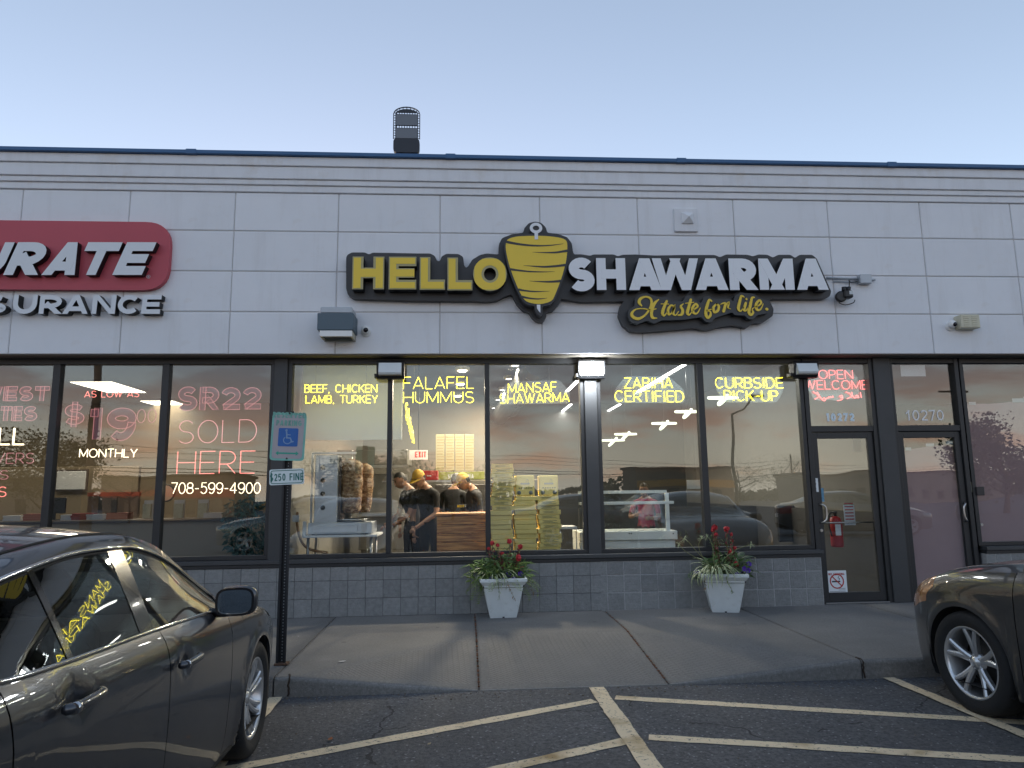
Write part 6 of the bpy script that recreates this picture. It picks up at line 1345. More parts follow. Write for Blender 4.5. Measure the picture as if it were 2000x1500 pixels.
    for s in (-1, 1):
        eb = B(); bmesh.ops.create_uvsphere(eb, u_segments=8, v_segments=6, radius=1, matrix=Matrix.Translation((s*.075, .01, -.01)) @ Matrix.Diagonal((.010, .02, .032, 1))); t = bpy.data.meshes.new('t'); eb.transform(mt); eb.to_mesh(t); eb.free(); bm.from_mesh(t); bpy.data.meshes.remove(t)
    O('body', bm, [SKIN[sk], shirt, PNT, SHOE], root)
    ey = B()
    for s in (-1, 1): bmesh.ops.create_uvsphere(ey, u_segments=8, v_segments=6, radius=.010, matrix=Matrix.Translation((s*.028, -.088, .015)))
    box(ey, -.022, .022, -.1, -.088, -.058, -.052); ey.transform(mt); O('eyes_and_mouth', ey, M('eye_dark', (.03, .012, .01), .4), root)
    br_ = B()
    for s in (-1, 1): box(br_, s*.028-.017, s*.028+.017, -.098, -.088, .032, .039)
    br_.transform(mt); O('eyebrows', br_, HAIR, root)
    if hair:
        hh_ = B(); bmesh.ops.create_uvsphere(hh_, u_segments=22, v_segments=16, radius=1)
        bmesh.ops.delete(hh_, geom=[q for q in hh_.verts if q.co.z < (-.35 if q.co.y > .1 else .28-q.co.y*.2)], context='VERTS')
        for q in hh_.verts: q.co = Vector((q.co.x*.082, q.co.y*.104+.004, q.co.z*.128)); 
        for f in hh_.faces: f.smooth = True
        hh_.transform(mt); O('hair', hh_, HAIR, root)
    if cap:
        cb = B(); bmesh.ops.create_uvsphere(cb, u_segments=22, v_segments=14, radius=1); bmesh.ops.delete(cb, geom=[q for q in cb.verts if q.co.z < .12], context='VERTS')
        for q in cb.verts: q.co = Vector((q.co.x*.086, q.co.y*.11, q.co.z*.132+.012))
        for f in cb.faces: f.smooth = True
        cb.transform(mt); c_ = O('cap', cb, cap, root)
        pk = B(); prv = None
        for i in range(13):
            a = R(200+i*140/12); o1 = Vector((.084*math.cos(a), .105*math.sin(a), .03)); o2 = Vector((.078*math.cos(a), .105*math.sin(a)-.085*(1-abs(math.cos(a))**2.2)-.005, .012)); r_ = [pk.verts.new(o1), pk.verts.new(o2), pk.verts.new(o2-Vector((0, 0, .005))), pk.verts.new(o1-Vector((0, 0, .006)))]
            if prv:
                for u in range(4): pk.faces.new([prv[u], prv[(u+1) % 4], r_[(u+1) % 4], r_[u]])
            prv = r_
        pk.transform(mt); O('visor', pk, cap, c_)
    return root
def at(pxx, yy): return (onY(pxx, 1000, yy)[0], yy, 0)
person(at(810, 2.0), R(-60), 'staff member with short dark hair and black shirt looking down, seen from behind', 1.72, .22, (.05, .02), [((-.03, -.06, -.28), (-.02, -.26, -.42)), ((.04, -.10, -.27), (.0, -.30, -.40))])
p_ = person(at(841, 1.75), R(-38), 'staff member in a yellow cap leaning forward with crossed forearms', 1.74, .24, (.05, .02), [((-.04, -.02, -.29), (.04, -.09, -.55)), ((.05, -.05, -.27), (-.10, -.26, -.44))], sk=1, cap=CAPY)
person(at(808, 3.3), R(20), 'staff member farther back, only the dark haired head showing', 1.66, .05)
person(at(936, 1.9), R(-70), 'staff member in a yellow cap bending over behind the pine counter', 1.70, .22, (.06, .03), shirt=M('grey_tshirt', (.05, .05, .055), .85), sk=1, cap=CAPY)
person(at(884, 2.6), R(160), 'staff member in black turned away behind the pine counter', 1.70, .12, (.03, .01))
person(at(1262, 2.1), R(-25), 'dark haired customer in a pink top behind the display case', 1.50, .1, (.02, .01), [((-.08, -.03, -.24), (.05, -.25, -.20)), ((.05, -.05, -.25), (-.05, -.26, -.25))], shirt=PNK)
# printed back of the shirt of the man seen from behind
# ============================================================ cars
def pchip(pts):
    xs = [p[0] for p in pts]; ys = [p[1] for p in pts]; n = len(xs)
    h = [xs[i+1]-xs[i] for i in range(n-1)]; d = [(ys[i+1]-ys[i])/h[i] for i in range(n-1)]; m = [0]*n
    m[0], m[-1] = d[0], d[-1]
    for i in range(1, n-1): m[i] = 0 if d[i-1]*d[i] <= 0 else 2*d[i-1]*d[i]/(d[i-1]+d[i])
    def f(x):
        if x <= xs[0]: return ys[0]
        if x >= xs[-1]: return ys[-1]
        i = max(k for k in range(n-1) if xs[k] <= x); t = (x-xs[i])/h[i]
        return (2*t**3-3*t*t+1)*ys[i]+(t**3-2*t*t+t)*h[i]*m[i]+(-2*t**3+3*t*t)*ys[i+1]+(t**3-t*t)*h[i]*m[i+1]
    return f
def car_paint(name, col, fleck=.25):
    m = M(name, col, .33, metal=.75, spec=.5, coat=1., var=0)
    n = m.node_tree.nodes; l = m.node_tree.links; b = n['Principled BSDF']; b.inputs['Coat Roughness'].default_value = .015
    return m
CHROME = M('chrome', (.62, .62, .62), .08, metal=1.); TYRE = M('tyre', (.014, .014, .015), .8, bump=.3, bs=40); RIMM = M('alloy_rim', (.66, .67, .68), .3, metal=.8); BLG = M('gloss_black', (.008, .008, .009), .12, coat=.6); WELL = M('wheel_well', (.006, .006, .007), .95); CABIN = M('cabin_trim', (.02, .02, .021), .8)
CGL = glass('tinted_car_glass', (.52, .56, .53), .06, 0); RUB = M('rubber_seal', (.008, .008, .008), .7); MIRG = M('mirror_glass', (.30, .36, .40), .02, metal=1.)
def make_car(S, paint, loc, hd, label, group=None, rim='split', detail=True, spokes=5):
    """S: key curves of this body, l measured forward of the front axle, heading hd clockwise from +y"""
    root = E_('parked_car', loc, -hd, label=label, cat='car', group=group)
    # local frame: x right, y forward
    W_, ZB, ZC, ZR, SR, ZT, ZG, BOT = [pchip(S[k]) for k in ('W', 'belt', 'top', 'rail', 'railw', 'dlo', 'glassbot', 'bottom')]
    wb, Ra, rw = S['wb'], S['arch'], S['rw']; l0, l1 = S['W'][0][0], S['W'][-1][0]
    cuts = S['cuts']                           # panel gaps: bonnet/front door, front/rear door, rear door end
    ls = set()
    x = l0
    while x < l1: ls.add(round(x, 4)); x += .045
    for a in (0, -wb):
        for k in range(0, 25): ls.add(round(a+Ra*math.cos(math.pi*k/24), 4))
        ls |= {round(a+Ra+.0015, 4), round(a-Ra-.0015, 4)}
    for k in range(10): ls.add(round(l1-.16*(1-k/10)**2-.0005, 4)); ls.add(round(l0+.16*(1-k/10)**2+.0005, 4))
    for c in cuts+S['pillars']+[S['wsb'], S['wst'], S['rst'], S['rsb'], S['hoodf'], S['trunkr'], S['lampb']]: ls.add(round(c, 4))
    for c in cuts: ls |= {round(c-.0035, 4), round(c+.0035, 4)}
    ls = sorted(q for q in ls if l0 <= q <= l1); out = [ls[0]]
    keep = {round(c+d, 4) for c in cuts for d in (0, .0035, -.0035)} | {round(a+s*(Ra+e), 4) for a in (0, -wb) for s in (1, -1) for e in (0, .0015)} | {round(c, 4) for c in S['pillars']}
    for q in ls[1:]:
        if q-out[-1] > .012 or q in keep: out.append(q)
    ls = out
    prof = pchip(S['prof']); NV, NG, NT = 20, 5, 12
    def side_pt(l, z):
        zb = ZB(l); t = (z-.2)/max(.05, zb-.2); s = W_(l)*prof(max(0, min(1, t)))
        for a in (0, -wb):
            d = math.hypot(l-a, z-rw); s += .014*math.exp(-((d-Ra-.02)/.05)**2)*(1 if W_(l) > .8 else .5)
        if detail:
            for hl, hz in S['handles']:
                s -= .020*math.exp(-(((l-hl-.0)/.055)**2+((z-hz)/.040)**2)**1.4)
        return s
    def column(l):
        zb0 = BOT(l)
        for a in (0, -wb):
            if abs(l-a) <= Ra: zb0 = max(zb0, rw+math.sqrt(max(0, Ra*Ra-(l-a)**2)))
        zb = ZB(l); zr = max(ZR(l), zb+.004); zt = min(max(ZT(l), zb+.001), zr-.002); zg = min(max(ZG(l), zb+.0005), zt-.0003); sr = SR(l); sb = side_pt(l, zb); sr = min(sr, sb-.002)
        P_ = []
        for k in range(NV+1): t = k/NV; z = zb0+(zb-zb0)*t; P_.append((side_pt(l, z), z))
        def gs(z): u = (z-zb)/max(.001, zr-zb); return sb+(sr-sb)*(u*.92+.08*u*u)
        P_.append((gs(zg)-.0, zg))
        for k in range(1, NG+1): z = zg+(zt-zg)*k/NG; P_.append((gs(z), z))
        P_.append((gs(zr), zr)); zc = max(ZC(l), zr+.002)
        for k in range(1, NT+1): u = k/NT; s = sr*math.cos(u*math.pi/2)**.9 if u < 1 else 0; s = sr*(1-u); P_.append((s, zr+(zc-zr)*(1-(1-u)**2.3)))
        return P_
    cols = [column(l) for l in ls]; n = len(ls); nr = len(cols[0])
    iG0, iG1 = NV+1, NV+1+NG; iR = iG1+1
    def region(i, j):
        l = (ls[i]+ls[i+1])/2
        if j < NV:
            for c in cuts:
                if abs(l-c) < .0035: return None
            if cuts[1] < l < cuts[0]: return 'door_front'
            if cuts[2] < l < cuts[1]: return 'door_rear'
            if l > S['lampb'] and NV*.70 < j < NV-0 and l < l1-.03 and (ls[i]+ls[i+1])/2 < S['lampf']: return 'headlight'
            if l < S['tailf'] and j > NV*.55 and j < NV-1: return 'tail_light'
            return 'body'
        if iG0 <= j < iG1 and S['dlo_r'] < l < S['dlo_f']:
            if ZT(l) > ZB(l)+.02: return 'glass'
        if j >= iR:
            u = (j-iR+.5)/NT; l = (ls[i]+ls[i+1])/2
            if S['wst'] < l < S['wsb'] and u > .10: return 'windscreen'
            if S['rsb'] < l < S['rst'] and u > .12: return 'rear_window'
        return 'body'
    parts = {}
    for side in (1, -1):
        for i in range(n-1):
            for j in range(nr-1):
                r = region(i, j)
                if r is None: continue
                key = (r, side) if r in ('door_front', 'door_rear', 'headlight', 'tail_light', 'glass') else (r, 0)
                if r == 'glass':
                    l = (ls[i]+ls[i+1])/2; seg = sum(1 for a, b in zip(S['pillars'][::2], S['pillars'][1::2]) if l < min(a, b)); inp = any(min(a, b) < l < max(a, b) for a, b in zip(S['pillars'][::2], S['pillars'][1::2]))
                    key = ('pillar', side, seg) if inp else ('side_window', side, seg)
                parts.setdefault(key, []).append((side, i, j))
    def build(key, nm, mat_, par, off=0., **k):
        bm = B(); vm = {}
        def V(side, i, j):
            q = (side, i, j) if j < nr-1 else (1, i, j)
            if q not in vm: s, z = cols[i][j]; vm[q] = bm.verts.new((side*(s+off) if j < nr-1 else 0, ls[i], z))
            return vm[q]
        for side, i, j in parts.get(key, []):
            q = [V(side, i, j), V(side, i+1, j), V(side, i+1, j+1), V(side, i, j+1)]
            if side > 0: q = q[::-1]
            q = list(dict.fromkeys(q))
            if len(q) > 2:
                try: f = bm.faces.new(q); f.smooth = True
                except ValueError: pass
        bmesh.ops.remove_doubles(bm, verts=bm.verts, dist=.0004)
        return O(nm, bm, mat_, par, **k)
    body = build(('body', 0), 'body', [paint], root)
    for side in (1, -1):
        for r in ('door_front', 'door_rear'):
            d = build((r, side), 'door', [paint], root)
            if detail:
                hl, hz = S['handles'][0 if r == 'door_front' else 1]; s0 = side_pt(hl, hz)+.022
                bm = B(); P_ = [(side*(s0+.018), hl+.095, hz+.0), (side*(s0+.034), hl+.08, hz), (side*(s0+.040), hl+.03, hz+.002), (side*(s0+.040), hl-.05, hz+.004), (side*(s0+.034), hl-.10, hz+.005), (side*(s0+.012), hl-.125, hz+.006)]
                tube(bm, smooth_open(P_, 3), [.011]+[.0165]*14+[.011], 10); bmesh.ops.scale(bm, vec=(1, 1, 1), verts=bm.verts)
                O('handle', bm, paint, d)
                O('handle_end', tube(B(), [(side*(s0+.036), hl-.075, hz+.004), (side*(s0+.036), hl-.112, hz+.005)], .0178, 10), CHROME, d)
        for key in list(parts):
            if key[0] == 'side_window' and key[1] == side: build(key, 'side_window', CGL, root)
        for key in list(parts):
            if key[0] == 'pillar' and key[1] == side: build(key, 'window_pillar', BLG, root, off=.003)
        build(('headlight', side), 'headlight', S.get('lampmat', CHROME), root, off=.001)
        build(('tail_light', side), 'tail_light', M('tail_red', (.25, .01, .01), .15, coat=.5), root)
        # bright trim round the side glass
        idx = [i for i in range(n) if S['dlo_r'] <= ls[i] <= S['dlo_f']]
        bot = [(side*(cols[i][iG0][0]+.004), ls[i], cols[i][iG0][1]-.004) for i in idx]; tp = [(side*(cols[i][iG1][0]+.004), ls[i], cols[i][iG1][1]+.004) for i in idx]
        O('window_trim', tube(B(), bot[::2]+[bot[-1]]+tp[::-2]+[tp[0]], .0085, 6, closed=True), CHROME, root)
        O('window_seal', tube(B(), [(side*(cols[i][iG1][0]+.001), ls[i], cols[i][iG1][1]-.012) for i in idx][::2], .008, 5), RUB, root)
        O('rocker_trim', tube(B(), [(side*(side_pt(l, .2)-.012), l, .195) for l in [-Ra-.05-(wb-2*Ra-.1)*k/12 for k in range(13)]], .022, 6), WELL, root)
        # roof ditch
        idr = [i for i in range(n) if S['rst']-.25 < ls[i] < S['wst']+.55]
        O('roof_moulding', tube(B(), [(side*(cols[i][iR+1][0]+.001), ls[i], cols[i][iR+1][1]+.001) for i in idr][::2], .006, 5), RUB, root)
        # mirror
        ml, mz = S['mirror']; ms = side_pt(ml, mz-.06)
        bm = B(); bmesh.ops.create_uvsphere(bm, u_segments=24, v_segments=16, radius=1)
        for v in bm.verts:
            x, y, z = v.co; e = .62
            x, y, z = [math.copysign(abs(c)**e, c) for c in (x, y, z)]; nrm = 1
            v.co = Vector((x*.098, y*.062*(1 if y > 0 else .55), z*.074))
        for f in bm.faces: f.smooth = True
        mx_ = side*(ms+.118)
        bmesh.ops.transform(bm, matrix=Matrix.Translation((mx_, ml, mz)) @ Matrix.Rotation(side*R(8), 4, 'Z'), verts=bm.verts)
        mir = O('wing_mirror', bm, paint, root)
        O('mirror_stalk', tube(B(), [(side*(ms-.035), ml, mz-.055), (side*(ms+.06), ml, mz-.06), (mx_, ml, mz-.04)], [.028, .02, .02], 8), BLG, mir)
        pts = [(math.copysign(abs(math.cos(t))**.55, math.cos(t))*.083, math.copysign(abs(math.sin(t))**.6, math.sin(t))*.060) for t in [2*math.pi*k/28 for k in range(28)]]
        bm = B(); prism(bm, pts, -.004, .004); bmesh.ops.transform(bm, matrix=Matrix.Translation((mx_-side*.006, ml-.034, mz)) @ Matrix.Rotation(side*R(8), 4, 'Z'), verts=bm.verts); O('mirror_glass', bm, MIRG, mir)
        bm = B(); ribbon(bm, [(a*1.06, b*1.08, .012) for a, b in pts], -.007, .004, closed=True); bmesh.ops.transform(bm, matrix=Matrix.Translation((mx_-side*.006, ml-.034, mz)) @ Matrix.Rotation(side*R(8), 4, 'Z'), verts=bm.verts); O('mirror_rim', bm, BLG, mir)
        # wheels and wells
        for a in (0, -wb):
            bm = B(); seg = 28; rr = Ra+.012; wsx = side*(W_(a)*.99); ring = []
            for s_ in (W_(a)*.975, W_(a)-.28):
                ring.append([bm.verts.new((side*s_, a+rr*math.cos(2*math.pi*k/seg), max(BOT(a)+.0, rw+rr*math.sin(2*math.pi*k/seg)))) for k in range(seg)])
            for k in range(seg):
                f = bm.faces.new([ring[0][k], ring[0][(k+1) % seg], ring[1][(k+1) % seg], ring[1][k]]); f.smooth = True
            bm.faces.new(ring[1]); O('wheel_arch', bm, WELL, root)
            w = E_('wheel', (0, 0, 0)); w.parent = root; wx = W_(a)-.115
            tw = .108
            prof_ = [(rw*.66, -tw*.8), (rw*.74, -tw), (rw*.90, -tw*1.02), (rw*.975, -tw*.86), (rw, -tw*.55), (rw, tw*.55), (rw*.975, tw*.86), (rw*.90, tw*1.02), (rw*.80, tw*1.0), (rw*.69, tw*.84)]
            O('tyre', lathe(B(), [(r, side*(wx+h)) for r, h in prof_], 48, 'x', (0, a, rw), cap=False), TYRE, w)
            bm = B(); R0 = rw*.68
            lathe(bm, [(R0+.006, side*(wx+tw*.86)), (R0-.004, side*(wx+tw*.88)), (R0-.016, side*(wx+tw*.70)), (R0-.022, side*(wx-tw*.7))], 48, 'x', (0, a, rw), cap=False)
            lathe(bm, [(.001, side*(wx+tw*.60)), (.032, side*(wx+tw*.58)), (.040, side*(wx+tw*.45)), (.060, side*(wx+tw*.40)), (.066, side*(wx+tw*.2))], 28, 'x', (0, a, rw), cap=False)
            nsp = spokes
            for k in range(nsp):
                th = 2*math.pi*(k+.25)/nsp
                for dth in ((-.16, .16) if rim == 'split' else (-.10, .10)):
                    P0 = []; 
                    for t in range(6):
                        u = t/5; r = .045+(R0-.012-.045)*u; ang = th+dth*(u*1.0+.35 if rim == 'split' else 1.6-u*.4)+(.16*u*u if rim == 'swirl' else 0); wd = (.021-.003*u) if rim == 'split' else (.022-.006*u)
                        dx = side*(wx+tw*(.42+.30*u)); c = (math.cos(ang), math.sin(ang)); t_ = (-c[1], c[0])
                        P0.append([bm.verts.new((dx+side*e, a+c[0]*r+t_[0]*wd*q, rw+c[1]*r+t_[1]*wd*q)) for e, q in ((.0, -1), (.008, -.4), (.008, .4), (.0, 1), (-.03, .8), (-.03, -.8))])
                    for A_, C_ in zip(P0, P0[1:]):
                        for q in range(6): bm.faces.new([A_[q], A_[(q+1) % 6], C_[(q+1) % 6], C_[q]])
            for k in range(5): 
                th = 2*math.pi*k/5; tube(bm, [(side*(wx+tw*.40), a+.047*math.cos(th), rw+.047*math.sin(th)), (side*(wx+tw*.52), a+.047*math.cos(th), rw+.047*math.sin(th))], .008, 6)
            O('rim', bm, RIMM, w)
            O('brake_disc', lathe(B(), [(.001, side*(wx-.03)), (.15, side*(wx-.03)), (.15, side*(wx-.045)), (.001, side*(wx-.045))], 28, 'x', (0, a, rw), cap=False), M('brake_disc', (.10, .10, .10), .5, metal=.6), w)
    build(('windscreen', 0), 'windscreen', CGL, root); build(('rear_window', 0), 'rear_window', CGL, root)
    # dark shell behind the panel gaps, floor, cabin
    bm = B(); lsx = [q for q in ls if l0+.12 < q < l1-.12][::2]; prev = None
    for l in lsx:
        zt_ = ZB(l)-.03; ar = any(abs(l-a) < Ra+.02 for a in (0, -wb)); zb_ = .22 if not ar else zt_-.06
        wv = min(side_pt(l, .55), side_pt(l, zt_))-.045
        row = [bm.verts.new(p) for p in ((-wv, l, zb_), (wv, l, zb_), (wv, l, zt_), (-wv, l, zt_))]
        if prev:
            for a, b in ((0, 1), (1, 2), (3, 0)): bm.faces.new([prev[a], prev[b], row[b], row[a]])
            if not (S['rsb']-.05 < l < S['wsb']+.05): bm.faces.new([prev[2], prev[3], row[3], row[2]])
        prev = row
    O('inner_shell', bm, CABIN, root)
    for sx in (-.36, .36):
        for yl in (S['seat'][0], S['seat'][1]):
            bm = B(); box(bm, sx-.25, sx+.25, yl-.05, yl+.48, .30, .55, bev=.05); box(bm, sx-.24, sx+.24, yl-.16, yl-.02, .5, 1.08, bev=.05, mtx=None); box(bm, sx-.13, sx+.13, yl-.17, yl-.06, 1.12, 1.28, bev=.04); O('seat', bm, CABIN, root)
    bm = bx(-.70, .70, S['wsb']-.75, S['wsb']-.15, .6, .93, bev=.06); O('dashboard', bm, CABIN, root)
    O('steering_wheel', tube(B(), [(-.36+.18*math.cos(t), S['wsb']-.86-.07*math.sin(t), .90+.17*math.sin(t)) for t in [2*math.pi*k/20 for k in range(20)]], .014, 6, closed=True), CABIN, root)
    # number plate, grille
    O('grille', bx(-.38, .38, l1-.07, l1+.012, .45, .62, bev=.02), BLG, root); O('tail_plate', bx(-.16, .16, l0-.012, l0+.02, .62, .74, bev=.004), WHITE, root)
    return root
PROF = [(0, .945), (.12, .972), (.35, .99), (.62, 1.0), (.80, .997), (.90, .982), (.97, .955), (1.0, .935)]
SA = dict(W=[(-3.87, .001), (-3.84, .45), (-3.74, .70), (-3.5, .815), (-3.1, .865), (-2.6, .885), (-1.5, .89), (-.5, .885), (.1, .875), (.5, .84), (.72, .76), (.86, .55), (.92, .28), (.935, .001)],
     belt=[(-3.87, .92), (-3.7, 1.0), (-3.4, 1.055), (-2.9, 1.075), (-2.5, 1.065), (-1.6, 1.02), (-.9, .975), (-.4, .93), (0, .88), (.35, .815), (.65, .74), (.86, .665), (.935, .60)],
     top=[(-3.87, .95), (-3.8, 1.03), (-3.55, 1.08), (-3.28, 1.10), (-3.1, 1.17), (-2.75, 1.33), (-2.4, 1.43), (-2.0, 1.468), (-1.7, 1.47), (-1.4, 1.445), (-1.1, 1.36), (-.7, 1.18), (-.33, 1.0), (-.2, .975), (.1, .945), (.45, .875), (.75, .77), (.9, .69), (.935, .62)],
     rail=[(-3.87, .925), (-3.6, 1.04), (-3.35, 1.075), (-3.2, 1.10), (-2.9, 1.22), (-2.55, 1.335), (-2.2, 1.385), (-1.8, 1.408), (-1.5, 1.40), (-1.2, 1.345), (-.9, 1.22), (-.6, 1.07), (-.38, .96), (-.2, .92), (.1, .872), (.5, .785), (.86, .67), (.935, .605)],
     railw=[(-3.87, .001), (-3.8, .5), (-3.6, .66), (-3.3, .72), (-3.0, .68), (-2.6, .665), (-2.1, .655), (-1.6, .655), (-1.2, .66), (-.8, .685), (-.45, .72), (-.2, .745), (.2, .745), (.5, .70), (.75, .60), (.88, .4), (.935, .001)],
     dlo=[(-3.0, 1.12), (-2.88, 1.20), (-2.6, 1.285), (-2.3, 1.335), (-1.9, 1.365), (-1.55, 1.355), (-1.25, 1.30), (-.95, 1.19), (-.65, 1.04), (-.55, .985), (-.5, .95)],
     glassbot=[(-2.90, 1.21), (-2.75, 1.15), (-2.62, 1.092), (-2.5, 1.078), (-1.6, 1.032), (-.9, .987), (-.5, .945)], bottom=[(-3.87, .40), (-3.6, .27), (-3.3, .22), (-2.3, .185), (-.5, .185), (.42, .2), (.7, .22), (.935, .30)],
     prof=PROF, wb=2.85, arch=.362, rw=.335, cuts=[-.62, -1.52, -2.60], pillars=[-1.57, -1.70, -2.21, -2.245], wsb=-.33, wst=-1.2, rst=-2.55, rsb=-3.25, hoodf=.7, trunkr=-3.4, lampb=.42, lampf=.86, tailf=-3.55, dlo_r=-2.88, dlo_f=-.60, handles=[(-1.34, .855), (-2.26, .945)], mirror=(-.80, 1.025), seat=(-1.45, -2.35),
     lampmat=M('lamp_clear', (.35, .36, .36), .08, metal=.6, coat=1.))
GP = car_paint('graphite_paint', (.066, .070, .080))
hd = R(-2.0)
make_car(SA, GP, (-1.27-.885*math.cos(hd), -3.88+.885*math.sin(hd), -.15), hd, 'dark graphite sedan with chrome window trim nosed in to the kerb at the left', rim='swirl', spokes=7)
SB = dict(SA); SB['W'] = [(x, y*1.02) for x, y in SA['W'][:-5]]+[(.40, .868), (.60, .80), (.76, .66), (.86, .46), (.91, .22), (.925, .001)]
SB['belt'] = [(-3.87, .92), (-3.4, 1.06), (-2.5, 1.08), (-1.4, 1.05), (-.7, 1.02), (-.4, .995), (0, .955), (.25, .91), (.45, .85), (.62, .775), (.8, .69), (.925, .61)]
SB['top'] = [(x, z+.03) for x, z in SA['top'][:-7]]+[(-.30, 1.07), (-.15, 1.055), (.1, 1.02), (.4, .93), (.65, .82), (.85, .71), (.925, .64)]
SB['rail'] = [(x, z+.02) for x, z in SA['rail'][:-6]]+[(-.42, 1.045), (-.2, 1.02), (.1, .975), (.4, .885), (.7, .76), (.925, .62)]
SB['railw'] = SA['railw'][:-6]+[(-.2, .78), (.15, .77), (.42, .72), (.65, .60), (.85, .34), (.925, .001)]
SB['lampb'] = .30; SB['lampf'] = .70; SB['cuts'] = [-.45, -1.5, -2.6]; SB['lampmat'] = M('lamp_amber', (.50, .24, .10), .1, metal=.3, coat=1.); SB['rw'] = .345; SB['arch'] = .375
SB['bottom'] = [(-3.87, .40), (-3.3, .22), (-2.3, .19), (-.5, .19), (.42, .2), (.6, .16), (.925, .22)]
BP = car_paint('bronze_grey_paint', (.076, .076, .078))
hd = R(-4.5)
make_car(SB, BP, (3.47+.90*math.cos(hd), -3.62-.90*math.sin(hd), -.15), hd, 'bronze grey sedan with ten spoke alloy wheels nosed in at the right edge', rim='split', spokes=5)
# cars parked across the lot, seen mirrored in the shop windows
def far_car(x, y, hd, col, nm, lab):
    make_car(SA, car_paint(nm, col), (x, y, hz_(y)), R(hd), lab, group='cars parked across the lot behind the camera', rim='swirl', detail=False)
# ============================================================ planters
POTM = M('pale_planter', (.70, .74, .74), .55, var=.10, vs=7, dirt=((.5, .52, .49), 5, .2)); SOIL = M('soil', (.03, .02, .015), 1.)
LG = M('leaf_green', (.09, .16, .05), .5, var=.5, vs=20); LG2 = M('leaf_bright', (.19, .27, .07), .5, var=.4, vs=20); LS = M('spider_leaf_green', (.20, .28, .12), .5, var=.3, vs=14); LSE = M('spider_leaf_pale', (.62, .64, .42), .5); REDF = M('red_petal', (.52, .03, .04), .6, var=.3, vs=40); DRED = M('dark_red_seedhead', (.17, .03, .035), .7, var=.4, vs=40); PUR = M('purple_petal', (.10, .03, .36), .6, var=.3, vs=40); STEM = M('pale_stem', (.20, .21, .09), .6); DRY = M('dry_leaf', (.22, .14, .07), .8, var=.4, vs=30)
def pot(x, y, rz, lab):
    e = E_('flower_pot', (x, y, 0), rz, label=lab, cat='planter', group='pale square planters in front of the windows')
    secs = [(.150, .0), (.158, .03), (.195, .20), (.222, .335), (.232, .345), (.232, .36), (.262, .40), (.268, .405), (.268, .435), (.245, .44), (.235, .40), (.225, .37)]
    bm = B(); rings = [[bm.verts.new((a*r, b*r, z)) for a, b in fillet([(-1, -1), (1, -1), (1, 1), (-1, 1)], .10, 3)] for r, z in secs]
    for A_, C_ in zip(rings, rings[1:]):
        m_ = len(A_)
        for k in range(m_): bm.faces.new([A_[k], A_[(k+1) % m_], C_[(k+1) % m_], C_[k]])
    bm.faces.new(rings[0][::-1]); O('pot_wall', bm, POTM, e); O('soil', bx(-.23, .23, -.23, .23, .34, .372), SOIL, e); O('drain_notch', bx(-.012, .012, -.1535, -.1505, 0, .014), BLACK, e)
    return e
def blade(bm, p, az, L_, w, up, droop, rnd, n=8, edge=True, m0=0, m1=1):
    """arching strap leaf with pale margins"""
    pos = Vector(p); el = up; prev = None; d0 = Vector((math.cos(az), math.sin(az), 0)); s = Vector((-math.sin(az), math.cos(az), 0)); tw = rnd.uniform(-.3, .3)
    for i in range(n+1):
        t = i/n; ww = w*(.55+1.2*t*(1-t)) * (1-t)**.35+.0006; sx = (s*math.cos(tw)+Vector((0, 0, 1))*math.sin(tw))
        row = [bm.verts.new(pos+sx*ww*k) for k in (-1, -.55, .55, 1)]
        if prev:
            for q in range(3): f = bm.faces.new([prev[q], prev[q+1], row[q+1], row[q]]); f.material_index = m0 if (q == 1 or not edge) else m1; f.smooth = True
        prev = row; pos = pos+(d0*math.cos(el)+Vector((0, 0, math.sin(el))))*L_/n; el -= droop/n*(1+t)
def spider(x, y, z, lab, n, spread, rnd, runners=()):
    e = E_('spider_plant', (x, y, z), label=lab, cat='spider plant'); bm = B()
    for k in range(n):
        az = rnd.uniform(0, 2*math.pi); blade(bm, (x+.02*math.cos(az), y+.02*math.sin(az), z), az, rnd.uniform(.6, 1.)*spread, rnd.uniform(.007, .011), rnd.uniform(.7, 1.45), rnd.uniform(1.5, 2.9), rnd)
    O('leaves', bm, [LS, LSE], e, world=True)
    for P_ in runners:
        O('runner', tube(B(), smooth_open([(x+a, y+b, z+c) for a, b, c in P_], 5), .0035, 5), STEM, e, world=True); bm = B(); q = P_[-1]
        for k in range(16): blade(bm, (x+q[0], y+q[1], z+q[2]), rnd.uniform(0, 6.28), .06, .004, rnd.uniform(-.6, 1.4), 1.2, rnd, 4)
        O('plantlet', bm, [LS, LSE], e, world=True)
    return e
